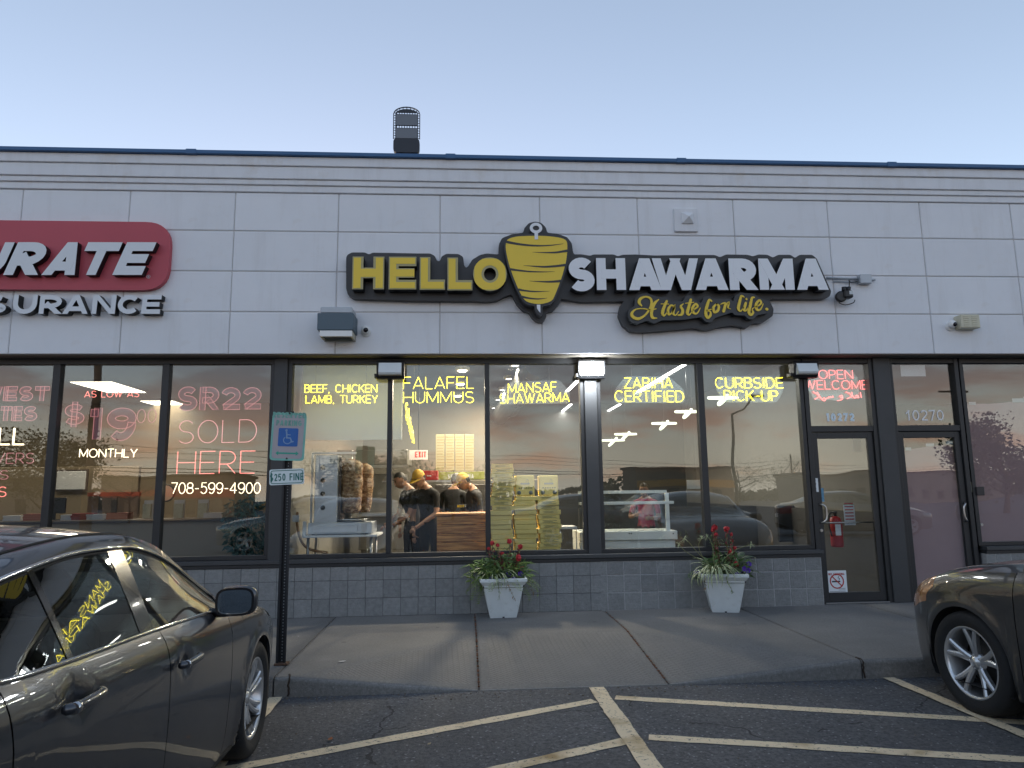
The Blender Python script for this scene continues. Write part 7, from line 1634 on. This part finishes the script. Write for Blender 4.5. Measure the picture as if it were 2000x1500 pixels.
def flowers(x, y, z, lab, heads, rnd, leafy=60):
    e = E_('red_flower', (x, y, z), label=lab, cat='flowering plant')
    bm = B()
    for k in range(leafy):
        h = heads[k % len(heads)]; t = rnd.random()**.8; blade(bm, (x+h[0]*t+rnd.uniform(-.03, .03), y+h[1]*t+rnd.uniform(-.03, .03), z+h[2]*t*.85), rnd.uniform(0, 6.28), rnd.uniform(.06, .13), .008, rnd.uniform(.2, 1.3), 1.4, rnd, 4, False)
    O('leaves', bm, LG, e, world=True)
    for h in heads:
        hx, hy, hz2 = x+h[0], y+h[1], z+h[2]; O('stem', tube(B(), smooth_open([(x+h[0]*.3, y+h[1]*.3, z), (x+h[0]*.7, y+h[1]*.7, z+h[2]*.5), (hx, hy, hz2)], 4), .004, 5), STEM, e, world=True)
        bm = B(); r = h[3]*.92
        for k in range(46):
            v = Vector((rnd.gauss(0, 1), rnd.gauss(0, 1), rnd.gauss(0, 1))).normalized(); p = Vector((hx, hy, hz2))+v*r*rnd.uniform(.25, .9); a = v.cross(Vector((rnd.uniform(-1, 1), rnd.uniform(-1, 1), .5))).normalized(); b = (v+a*.5).cross(a).normalized(); s = r*rnd.uniform(.35, .6)
            q = [bm.verts.new(p+a*s), bm.verts.new(p+b*s+v*s*.3), bm.verts.new(p-a*s), bm.verts.new(p-b*s+v*s*.2)]; bm.faces.new(q)
        O('flower_head', bm, REDF, e, world=True)
        bm = B()
        for k in range(36):
            t = rnd.uniform(.35, .95); p = Vector((x+h[0]*(.3+.7*t)+rnd.gauss(0, .012), y+h[1]*(.3+.7*t)+rnd.gauss(0, .012), z+h[2]*t)); s = rnd.uniform(.008, .017); a = Vector((rnd.gauss(0, 1), rnd.gauss(0, 1), rnd.gauss(0, 1))).normalized(); b = a.orthogonal().normalized()
            bm.faces.new([bm.verts.new(p+a*s), bm.verts.new(p+b*s), bm.verts.new(p-a*s), bm.verts.new(p-b*s)])
        O('seed_heads', bm, DRED, e, world=True, kind='stuff')
def petunia(x, y, z, lab, pts, rnd):
    e = E_('petunia', (x, y, z), label=lab, cat='petunia')
    for p in pts:
        bm = B(); c = Vector((x+p[0], y+p[1], z+p[2])); fwd = Vector((rnd.uniform(-.5, .5), -1, rnd.uniform(-.1, .5))).normalized(); a = fwd.orthogonal().normalized(); b = fwd.cross(a); m_ = bm.verts.new(c+fwd*-.014); ring = []
        for k in range(15):
            t = 2*math.pi*k/15; r = .030*(1+.13*math.cos(5*t)); ring.append(bm.verts.new(c+a*r*math.cos(t)+b*r*math.sin(t)+fwd*rnd.uniform(-.004, .004)))
        for k in range(15): bm.faces.new([m_, ring[k], ring[(k+1) % 15]])
        O('blossom', bm, PUR, e, world=True)
    bm = B(); 
    for k in range(70):
        p = pts[k % len(pts)]; blade(bm, (x+p[0]+rnd.gauss(0, .035), y+p[1]+.03+rnd.gauss(0, .02), z+p[2]+rnd.gauss(-.02, .03)), rnd.uniform(0, 6.28), rnd.uniform(.03, .06), .009, rnd.uniform(-.2, 1.), 1.5, rnd, 3, False)
    O('leaves', bm, LG, e, world=True)
def fern(x, y, z, lab, fr, rnd, m=LG2):
    e = E_('leafy_plant', (x, y, z), label=lab, cat='leafy plant')
    for az, L_, up in fr:
        bm = B(); pos = Vector((x, y, z)); el = up; d0 = Vector((math.cos(az), math.sin(az), 0)); s = Vector((-math.sin(az), math.cos(az), 0)); n = 22
        for i in range(n):
            t = i/n; q = pos+(d0*math.cos(el)+Vector((0, 0, math.sin(el))))*L_*1.12/n; w = .12*math.sin(math.pi*(t*.85+.12))
            for sg in (-1, 1):
                tip = pos+s*sg*w+d0*.03+Vector((0, 0, -.012+rnd.uniform(-.01, .01))); bm.faces.new([bm.verts.new(pos), bm.verts.new(pos+s*sg*w*.5+(q-pos)*.3+Vector((0, 0, .006))), bm.verts.new(tip), bm.verts.new(pos+s*sg*w*.45-(q-pos)*.5)])
            pos = q; el -= (1.5+.5*t)/n
        O('frond', bm, m, e, world=True)
def strands(x, y, z, lab, P_, rnd):
    e = E_('trailing_plant', (x, y, z), label=lab, cat='trailing plant')
    for k, s in enumerate(P_):
        pts = smooth_open([(x+a, y+b, z+c) for a, b, c in s], 4); O('strand', tube(B(), pts, .0022, 4), STEM, e, world=True); bm = B()
        for p in pts[::2]:
            for _ in range(3): blade(bm, p, rnd.uniform(0, 6.28), rnd.uniform(.018, .04), .007, rnd.uniform(-1.2, .6), 1., rnd, 3, False)
        O('leaflets', bm, DRY if k % 2 else LG2, e, world=True)
rn = random.Random(17)
a = onZ(983, 1207, 0); X1, Y1 = a[0], a[1]+.155
pot(X1, Y1, R(1), 'pale square planter left, standing square to the shop wall')
b_ = .37
spider(X1-.10, Y1-.06, b_, 'striped spider plant in the front of the left planter', 62, .46, rn)
flowers(X1+.09, Y1+.0, b_, 'red flowering stems rising on the right of the left planter', [(-.14, 0, .42, .028), (-.0, .02, .46, .036), (.12, -.02, .40, .034), (-.09, .02, .32, .028), (.10, -.05, .28, .045), (.135, -.06, .16, .036)], rn, 90)
flowers(X1-.05, Y1+.05, b_, 'two red flower heads over the left side of the left planter', [(-.06, 0, .44, .032), (-.10, 0, .38, .024)], rn, 30)
fern(X1, Y1+.02, b_, 'feathery green fronds fanning out of the left planter', [(2.5, .52, .75), (3.8, .44, .7), (4.3, .40, .6), (5.2, .40, .6), (5.8, .46, .55), (.6, .5, 1.1), (4.7, .36, .9), (1.6, .54, 1.25), (2.9, .54, 1.05), (2.7, .46, 1.3), (3.3, .50, .9), (3.0, .42, .5), (3.6, .44, .35), (.3, .48, .9), (-.2, .46, .6), (.1, .44, 1.25), (1.9, .5, 1.4), (1.2, .5, 1.45), (-.5, .40, .25), (2.3, .45, 1.45), (3.5, .38, .1)], rn)
def mass(x, y, z, lab, n, m, seed, rx=.27, rz=.17):
    e = E_('bushy_foliage', (x, y, z), label=lab, cat='foliage'); O('leaves', leaf_cloud(B(), (x, y, z+rz*.75), (rx, .2, rz), n, .085, random.Random(seed), -.2, .34), m, e, world=True, kind='stuff')
mass(X1+.02, Y1+.02, b_, 'dense green leaves filling the middle of the left planter', 420, LG, 31)
mass(X1-.05, Y1-.02, b_-.02, 'light green leaves spilling over the left of the left planter', 200, LG2, 32, .38, .15)
petunia(X1, Y1-.22, b_+.05, 'purple petunias over the front rim of the left planter', [(.0, -.03, -.0), (.12, -.02, .01), (.07, .06, .06), (.20, .05, .06), (-.13, .05, .01)], rn)
strands(X1, Y1-.24, b_+.06, 'dry brownish strands hanging over the rim of the left planter', [[(-.07, 0, 0), (-.06, -.05, -.03), (-.05, -.05, -.12), (-.05, -.045, -.2)], [(.05, 0, 0), (.05, -.05, -.05), (.09, -.05, -.14), (.12, -.045, -.2)], [(.18, .1, 0), (.30, .08, .02), (.38, .08, -.1), (.40, .08, -.18)], [(.16, .1, 0), (.26, .06, 0), (.31, .06, -.08), (.34, .06, -.16)], [(-.2, .15, 0), (-.30, .12, .01), (-.38, .1, -.08), (-.42, .1, -.14)]], rn)
a = onZ(1422, 1197, 0); X2, Y2 = a[0]+.02, a[1]+.17
pot(X2, Y2, R(-14), 'pale square planter right, turned a little and showing two sides')
spider(X2-.13, Y2-.10, b_+.02, 'large striped spider plant spilling over the left of the right planter', 95, .50, rn, [[(0, 0, .1), (-.2, 0, .22), (-.33, 0, .30), (-.40, 0, .38)], [(0, 0, .1), (-.18, 0, .28), (-.30, 0, .42), (-.34, 0, .44)], [(0, 0, .1), (-.12, 0, .22), (-.17, 0, .36), (-.13, 0, .44)], [(0, 0, .1), (.14, 0, .22), (.3, 0, .32), (.46, 0, .36)], [(0, 0, .1), (0, 0, .3), (-.02, 0, .40), (-.06, 0, .46)]])
flowers(X2-.02, Y2+.0, b_, 'dark stemmed red flowers on the left of the right planter', [(-.04, 0, .58, .042), (-.03, 0, .50, .030), (-.06, .01, .55, .030)], rn, 50)
flowers(X2+.08, Y2+.0, b_, 'red flowers down the right stems of the right planter', [(.0, 0, .56, .040), (.05, -.02, .50, .024), (.02, -.04, .30, .034), (.08, -.02, .34, .026), (.07, -.06, .16, .038), (.06, 0, .42, .024)], rn, 70)
fern(X2+.1, Y2+.03, b_, 'grey green feathery foliage at the back of the right planter', [(1.0, .5, 1.3), (.4, .46, 1.1), (5.9, .4, .8), (1.7, .5, 1.2), (.2, .40, 1.4), (.7, .45, 1.45), (-.1, .35, 1.2), (1.4, .45, 1.4), (2.6, .4, 1.2), (2.0, .4, 1.3)], rn, M('leaf_greyed', (.10, .13, .08), .6, var=.4, vs=20))
mass(X2+.06, Y2+.0, b_, 'dense green leaves behind the spider plant of the right planter', 300, LG, 33, .26, .16)
petunia(X2+.10, Y2-.20, b_+.06, 'purple petunias on the right rim of the right planter', [(.0, .0, .0), (.09, .0, .06), (.14, .02, .04), (.17, .05, .11), (.05, .05, .02)], rn)
petunia(X2-.33, Y2-.05, b_+.08, 'lone purple petunia left of the right planter', [(.0, .0, .0), (-.015, .02, -.03)], rn)
strands(X2-.05, Y2-.26, b_+.05, 'thin green strands hanging down the front of the right planter', [[(0, 0, 0), (.0, -.03, -.05), (.03, -.03, -.12), (.06, -.02, -.18)], [(-.22, .05, 0), (-.25, 0, -.04), (-.25, 0, -.12)]], rn)
# ------------------------------------------------------------ litter
rl = random.Random(9)
def bit(pxx, pyy, z, lab, m, s, cat='litter'):
    x, y = onZ(pxx, pyy, z); e = E_('litter_scrap' if m is not LEAFO else 'fallen_leaf', (x, y, z), rl.uniform(0, 3), label=lab, cat=cat); bm = B()
    q = [bm.verts.new((s*a, s*b*.55, .004+.006*abs(a))) for a, b in ((-1, 0), (-.4, .9), (.5, .8), (1, 0), (.3, -.9), (-.5, -.7))]; bm.faces.new(q); O('blade' if m is LEAFO else 'scrap', bm, m, e)
LEAFO = M('orange_leaf', (.30, .09, .03), .8); PAPR = M('litter_white', (.5, .5, .5), .8)
bit(645, 1445, -.145, 'orange fallen leaf on the asphalt near the left sedan', LEAFO, .028, 'leaf'); bit(838, 1455, -.145, 'pale leaf on the asphalt between the diagonal lines', M('pale_leaf', (.3, .24, .14), .8), .02, 'leaf')
bit(668, 1293, .002, 'white scrap lying on the sidewalk left of the ramp', PAPR, .035); bit(583, 1244, .002, 'small white scrap beside the sign post', PAPR, .012); bit(1508, 1324, -.146, 'torn white paper against the kerb right of the ramp', PAPR, .05)
bit(1394, 1327, -.146, 'brown leaf litter against the kerb', LEAFO, .06, 'leaf'); bit(1602, 1323, -.146, 'brown leaf against the kerb near the right sedan', LEAFO, .03, 'leaf'); bit(905, 1349, -.146, 'small weed growing where the ramp meets the asphalt', M('weed', (.06, .12, .03), .7), .03, 'weed')
bit(1712, 1346, -.146, 'small white scrap on the asphalt by the right sedan', PAPR, .014); bit(1296, 1265, -.02, 'black scrap on the ramp', BLACK, .016); bit(1324, 1189, .002, 'white pellet at the foot of the block wall', PAPR, .01)
bm = B()
for k in range(520):
    x = rl.uniform(-6, 7); y = YC-.012-abs(rl.gauss(0, .09)) if k < 380 else rl.uniform(-6, YC); s = rl.uniform(.002, .007)*(1 if k < 380 else .8)
    box(bm, x-s, x+s*rl.uniform(.6, 1.4), y-s, y+s*rl.uniform(.5, 1.3), -.151, -.15+s*1.2)
O('gutter_grit', bm, M('grit', (.20, .17, .14), .95, var=.6, vs=40), kind='stuff', label='grit and small stones gathered along the foot of the kerb', cat='grit')
# cracks of the kerb
for (p, q, z0, z1, lab) in (((562, 1325), (553, 1366), 0, -.15, 'dark crack across the left end of the kerb'), ((1683, 1288), (1690, 1325), 0, -.15, 'dark crack across the kerb beside the right sedan')):
    x, y = onZ(*p, 0); bm = B(); y = YC; P_ = [(x+rl.uniform(-.008, .008), y-.003 if k else y+.02, .0-k*.02) for k in range(8)]
    tube(bm, [(x-.015, y+.08, .001), (x, y+.03, -.001)]+P_[1:], .008, 5); O('kerb_crack', bm, CRACK, side_, world=True)
# ============================================================ the far side of the lot, mirrored in the glass
BARK = M('bark', (.05, .04, .032), .9, var=.4, vs=8); LFD = M('tree_leaf', (.035, .045, .02), .7, rnd=.1, var=.4, vs=1.5); POLE = M('weathered_pole', (.09, .07, .055), .9, var=.3, vs=4)
def mirror_xy(az, d): return (d*math.sin(R(az)), 8.78-d*math.cos(R(az)))
def tree(az, d, h, w, lab, seed, n=2600, big=1.):
    x, y = mirror_xy(az, d); z = hz_(y) if y > -80 else hz_(-80); r = random.Random(seed); e = E_('tree', (x, y, z), label=lab, cat='tree', group='bare edged trees across the road'); bm = B(); tips = []
    tube(bm, [(0, 0, 0), (.1, 0, h*.2), (0, .1, h*.45), (.1, 0, h*.75)], [h*.03, h*.024, h*.015, h*.005], 8)
    for k in range(14):
        a = r.uniform(0, 6.28); z0 = h*r.uniform(.15, .6); L_ = w*r.uniform(.5, 1.); p0 = Vector((0, 0, z0)); p1 = Vector((math.cos(a)*L_*.5, math.sin(a)*L_*.5, z0+h*.14)); p2 = Vector((math.cos(a)*L_*.95, math.sin(a)*L_*.95, min(h*.97, z0+h*r.uniform(.2, .38)))); tube(bm, [p0, p1, p2], [h*.012, h*.007, h*.002], 5); tips += [p1, p2, (p1+p2)/2]
        for q in range(3):
            s = (p1+p2)/2; t = s+Vector((r.uniform(-1, 1), r.uniform(-1, 1), r.uniform(.1, 1)))*w*.28; tube(bm, [s, t], [h*.004, h*.001], 4); tips.append(t)
    O('trunk', bm, BARK, e); bm = B()
    for k in range(n):
        t = r.choice(tips); p = t+Vector((r.gauss(0, 1), r.gauss(0, 1), r.gauss(0, .8)))*w*.13; s = r.uniform(.05, .12)*h/8*big; a = Vector((r.gauss(0, 1), r.gauss(0, 1), r.gauss(0, 1))).normalized(); b = a.orthogonal().normalized()
        bm.faces.new([bm.verts.new(p+a*s), bm.verts.new(p+b*s*.6), bm.verts.new(p-a*s), bm.verts.new(p-b*s*.6)])
    O('crown', bm, LFD, e, kind='stuff')
tree(-29.5, 62, 6.6, 4.2, 'large dark tree mirrored in the leftmost office window', 1, 8000, 1.6)
tree(-24.6, 74, 4.4, 3.0, 'smaller tree beside the large one, mirrored behind MONTHLY', 2, 2400)
tree(-11.5, 80, 7.8, 4.0, 'thin tree mirrored above the meat grill', 3, 1500)
tree(38.5, 60, 6.8, 4.0, 'dark tree mirrored in the papered window at the right', 4, 7000, 1.6)
tree(2.5, 120, 5.5, 6., 'low broad tree mirrored between the yellow boxes and the post', 6, 1600)
tree(21.5, 150, 8., 8., 'rounded tree mirrored low in the last shop window', 7, 2400)
tree(24.5, 160, 9., 8., 'pointed tree mirrored left of the entrance door', 8, 2000)
tree(-5.5, 66, 6.2, 4.2, 'broad dark tree mirrored behind the exit sign', 9, 6000, 2.4)
tree(-1.0, 72, 4.6, 4., 'dark tree mirrored behind the pine counter', 10, 6000, 2.4)
tree(-8.6, 70, 5.2, 3.4, 'dark tree mirrored right of the meat grill', 12, 5000, 2.2)
def pole(az, d, h, r0, lab, arms=True):
    x, y = mirror_xy(az, d); z = hz_(y) if y > -80 else hz_(-80); e = E_('utility_pole', (x, y, z), label=lab, cat='utility pole'); O('pole', tube(B(), [(0, 0, 0), (0, 0, h)], [r0, r0*.7], 10), POLE, e)
    if arms: O('crossarm', bx(-1.2, 1.2, -.06, .06, h-.8, h-.66), POLE, e)
    return x, y, z+h
q1 = pole(-27., 46, 11, .28, 'utility pole mirrored behind the price sign'); q2 = pole(36.3, 64, 10, .2, 'leaning utility pole mirrored in the 10270 door'); q3 = pole(25.2, 150, 9, .22, 'distant utility pole mirrored left of the door', False)
sx_, sy_ = mirror_xy(21.3, 52); e = E_('street_lamp', (sx_, sy_, hz_(sy_)), label='tall lot lamp mirrored below CURBSIDE PICK-UP', cat='street lamp')
O('pole', tube(B(), [(0, 0, 0), (0, 0, 7.2)], [.11, .08], 10), POLE, e); O('arm', tube(B(), [(0, 0, 7.15), (.8, .1, 7.5), (1.6, .2, 8.6)], .06, 8), POLE, e); O('lamp_head', bx(1.3, 2.3, .0, .4, 8.5, 8.7, bev=.04), POLE, e)
for k, (za, zb2, off) in enumerate(((7.5, 5.0, 0), (7.0, 4.5, 0), (6.4, 4.1, .6), (5.4, 3.2, 1), (5.0, 2.9, 0))):
    bm = B(); P_ = []
    for i in range(31):
        t = i/30; x = -80+260*t; y = -42-120*t-off; P_.append((x, y, hz_(-60)+za+(zb2-za)*t*1.2+1.1*((2*((t*6) % 1)-1)**2)*.35))
    tube(bm, P_, .022+.02*(k > 2), 5); e = E_('power_line', (0, -60, 6), label=['topmost', 'second', 'middle', 'fourth', 'lowest'][k]+' of the power lines mirrored across the windows', cat='power line', group='power lines across the road'); O('cable', bm, BLACK, e, world=True)
def shed(az, d, w, h, dep, col, lab, band=None):
    x, y = mirror_xy(az, d); z = hz_(y) if y > -80 else hz_(-80); m = M('shed_%d' % int(az*10), col, .85, var=.15, vs=.6); e = E_('low_building', (x, y, z), label=lab, cat='building'); O('wall', bx(-w/2, w/2, -dep, 0, 0, h), m, e); O('roof', bx(-w/2-.3, w/2+.3, -dep-.3, .3, h+.003, h+.35), M('shed_roof', (.07, .045, .035), .9), e)
    if band: O('band', bx(-w/2-.02, w/2+.02, .003, .12, h*.55, h*.72), M('band_%d' % int(az*10), band, .7), e)
    for k in range(max(2, int(w/3))): xx = -w/2+1+k*3.; O('window', bx(xx, xx+1.4, .002, .05, .8, h*.5), M('shed_window', (.03, .03, .035), .2), e)
shed(17.5, 95, 13, 5.4, 8, (.16, .13, .10), 'low brown roofed restaurant mirrored right of the display case', (.4, .22, .05)); shed(-22, 100, 16, 5.0, 9, (.20, .16, .12), 'low tan building mirrored behind the office', (.42, .10, .05)); shed(-34, 110, 20, 5, 9, (.14, .13, .12), 'long grey building mirrored at the far left'); shed(33, 150, 40, 5.0, 12, (.12, .12, .12), 'long flat warehouse mirrored behind the doors')
for a in (): pass
far_car(*mirror_xy(20.5, 25.5), 82, (.05, .052, .055), 'paint_far_a', 'dark car mirrored in the last shop window'); far_car(*mirror_xy(14, 21), 98, (.02, .03, .045), 'paint_far_b', 'dark blue car mirrored right of the display case'); far_car(*mirror_xy(-16, 21), 265, (.30, .30, .29), 'paint_far_c', 'silver car mirrored under the phone number'); far_car(*mirror_xy(32, 27), 80, (.10, .10, .10), 'paint_far_d', 'grey car mirrored in the 10270 door')
bm = B(); rr = random.Random(4)
for k in range(14000):
    x = rr.uniform(-260, 260); y = -150+rr.uniform(-12, 12); h = 2.6+1.8*math.sin(x*.05)+1.3*math.sin(x*.17+1); z = rr.random()**.7*max(.8, h)+hz_(-80); s = rr.uniform(.3, .7); a = Vector((rr.gauss(0, 1), rr.gauss(0, 1), rr.gauss(0, 1))).normalized(); b = a.orthogonal().normalized(); p = Vector((x, y, z)); bm.faces.new([bm.verts.new(p+a*s), bm.verts.new(p+b*s), bm.verts.new(p-a*s), bm.verts.new(p-b*s)])
o = O('treeline', bm, LFD, kind='stuff', label='far line of low trees along the horizon behind the camera', cat='trees')
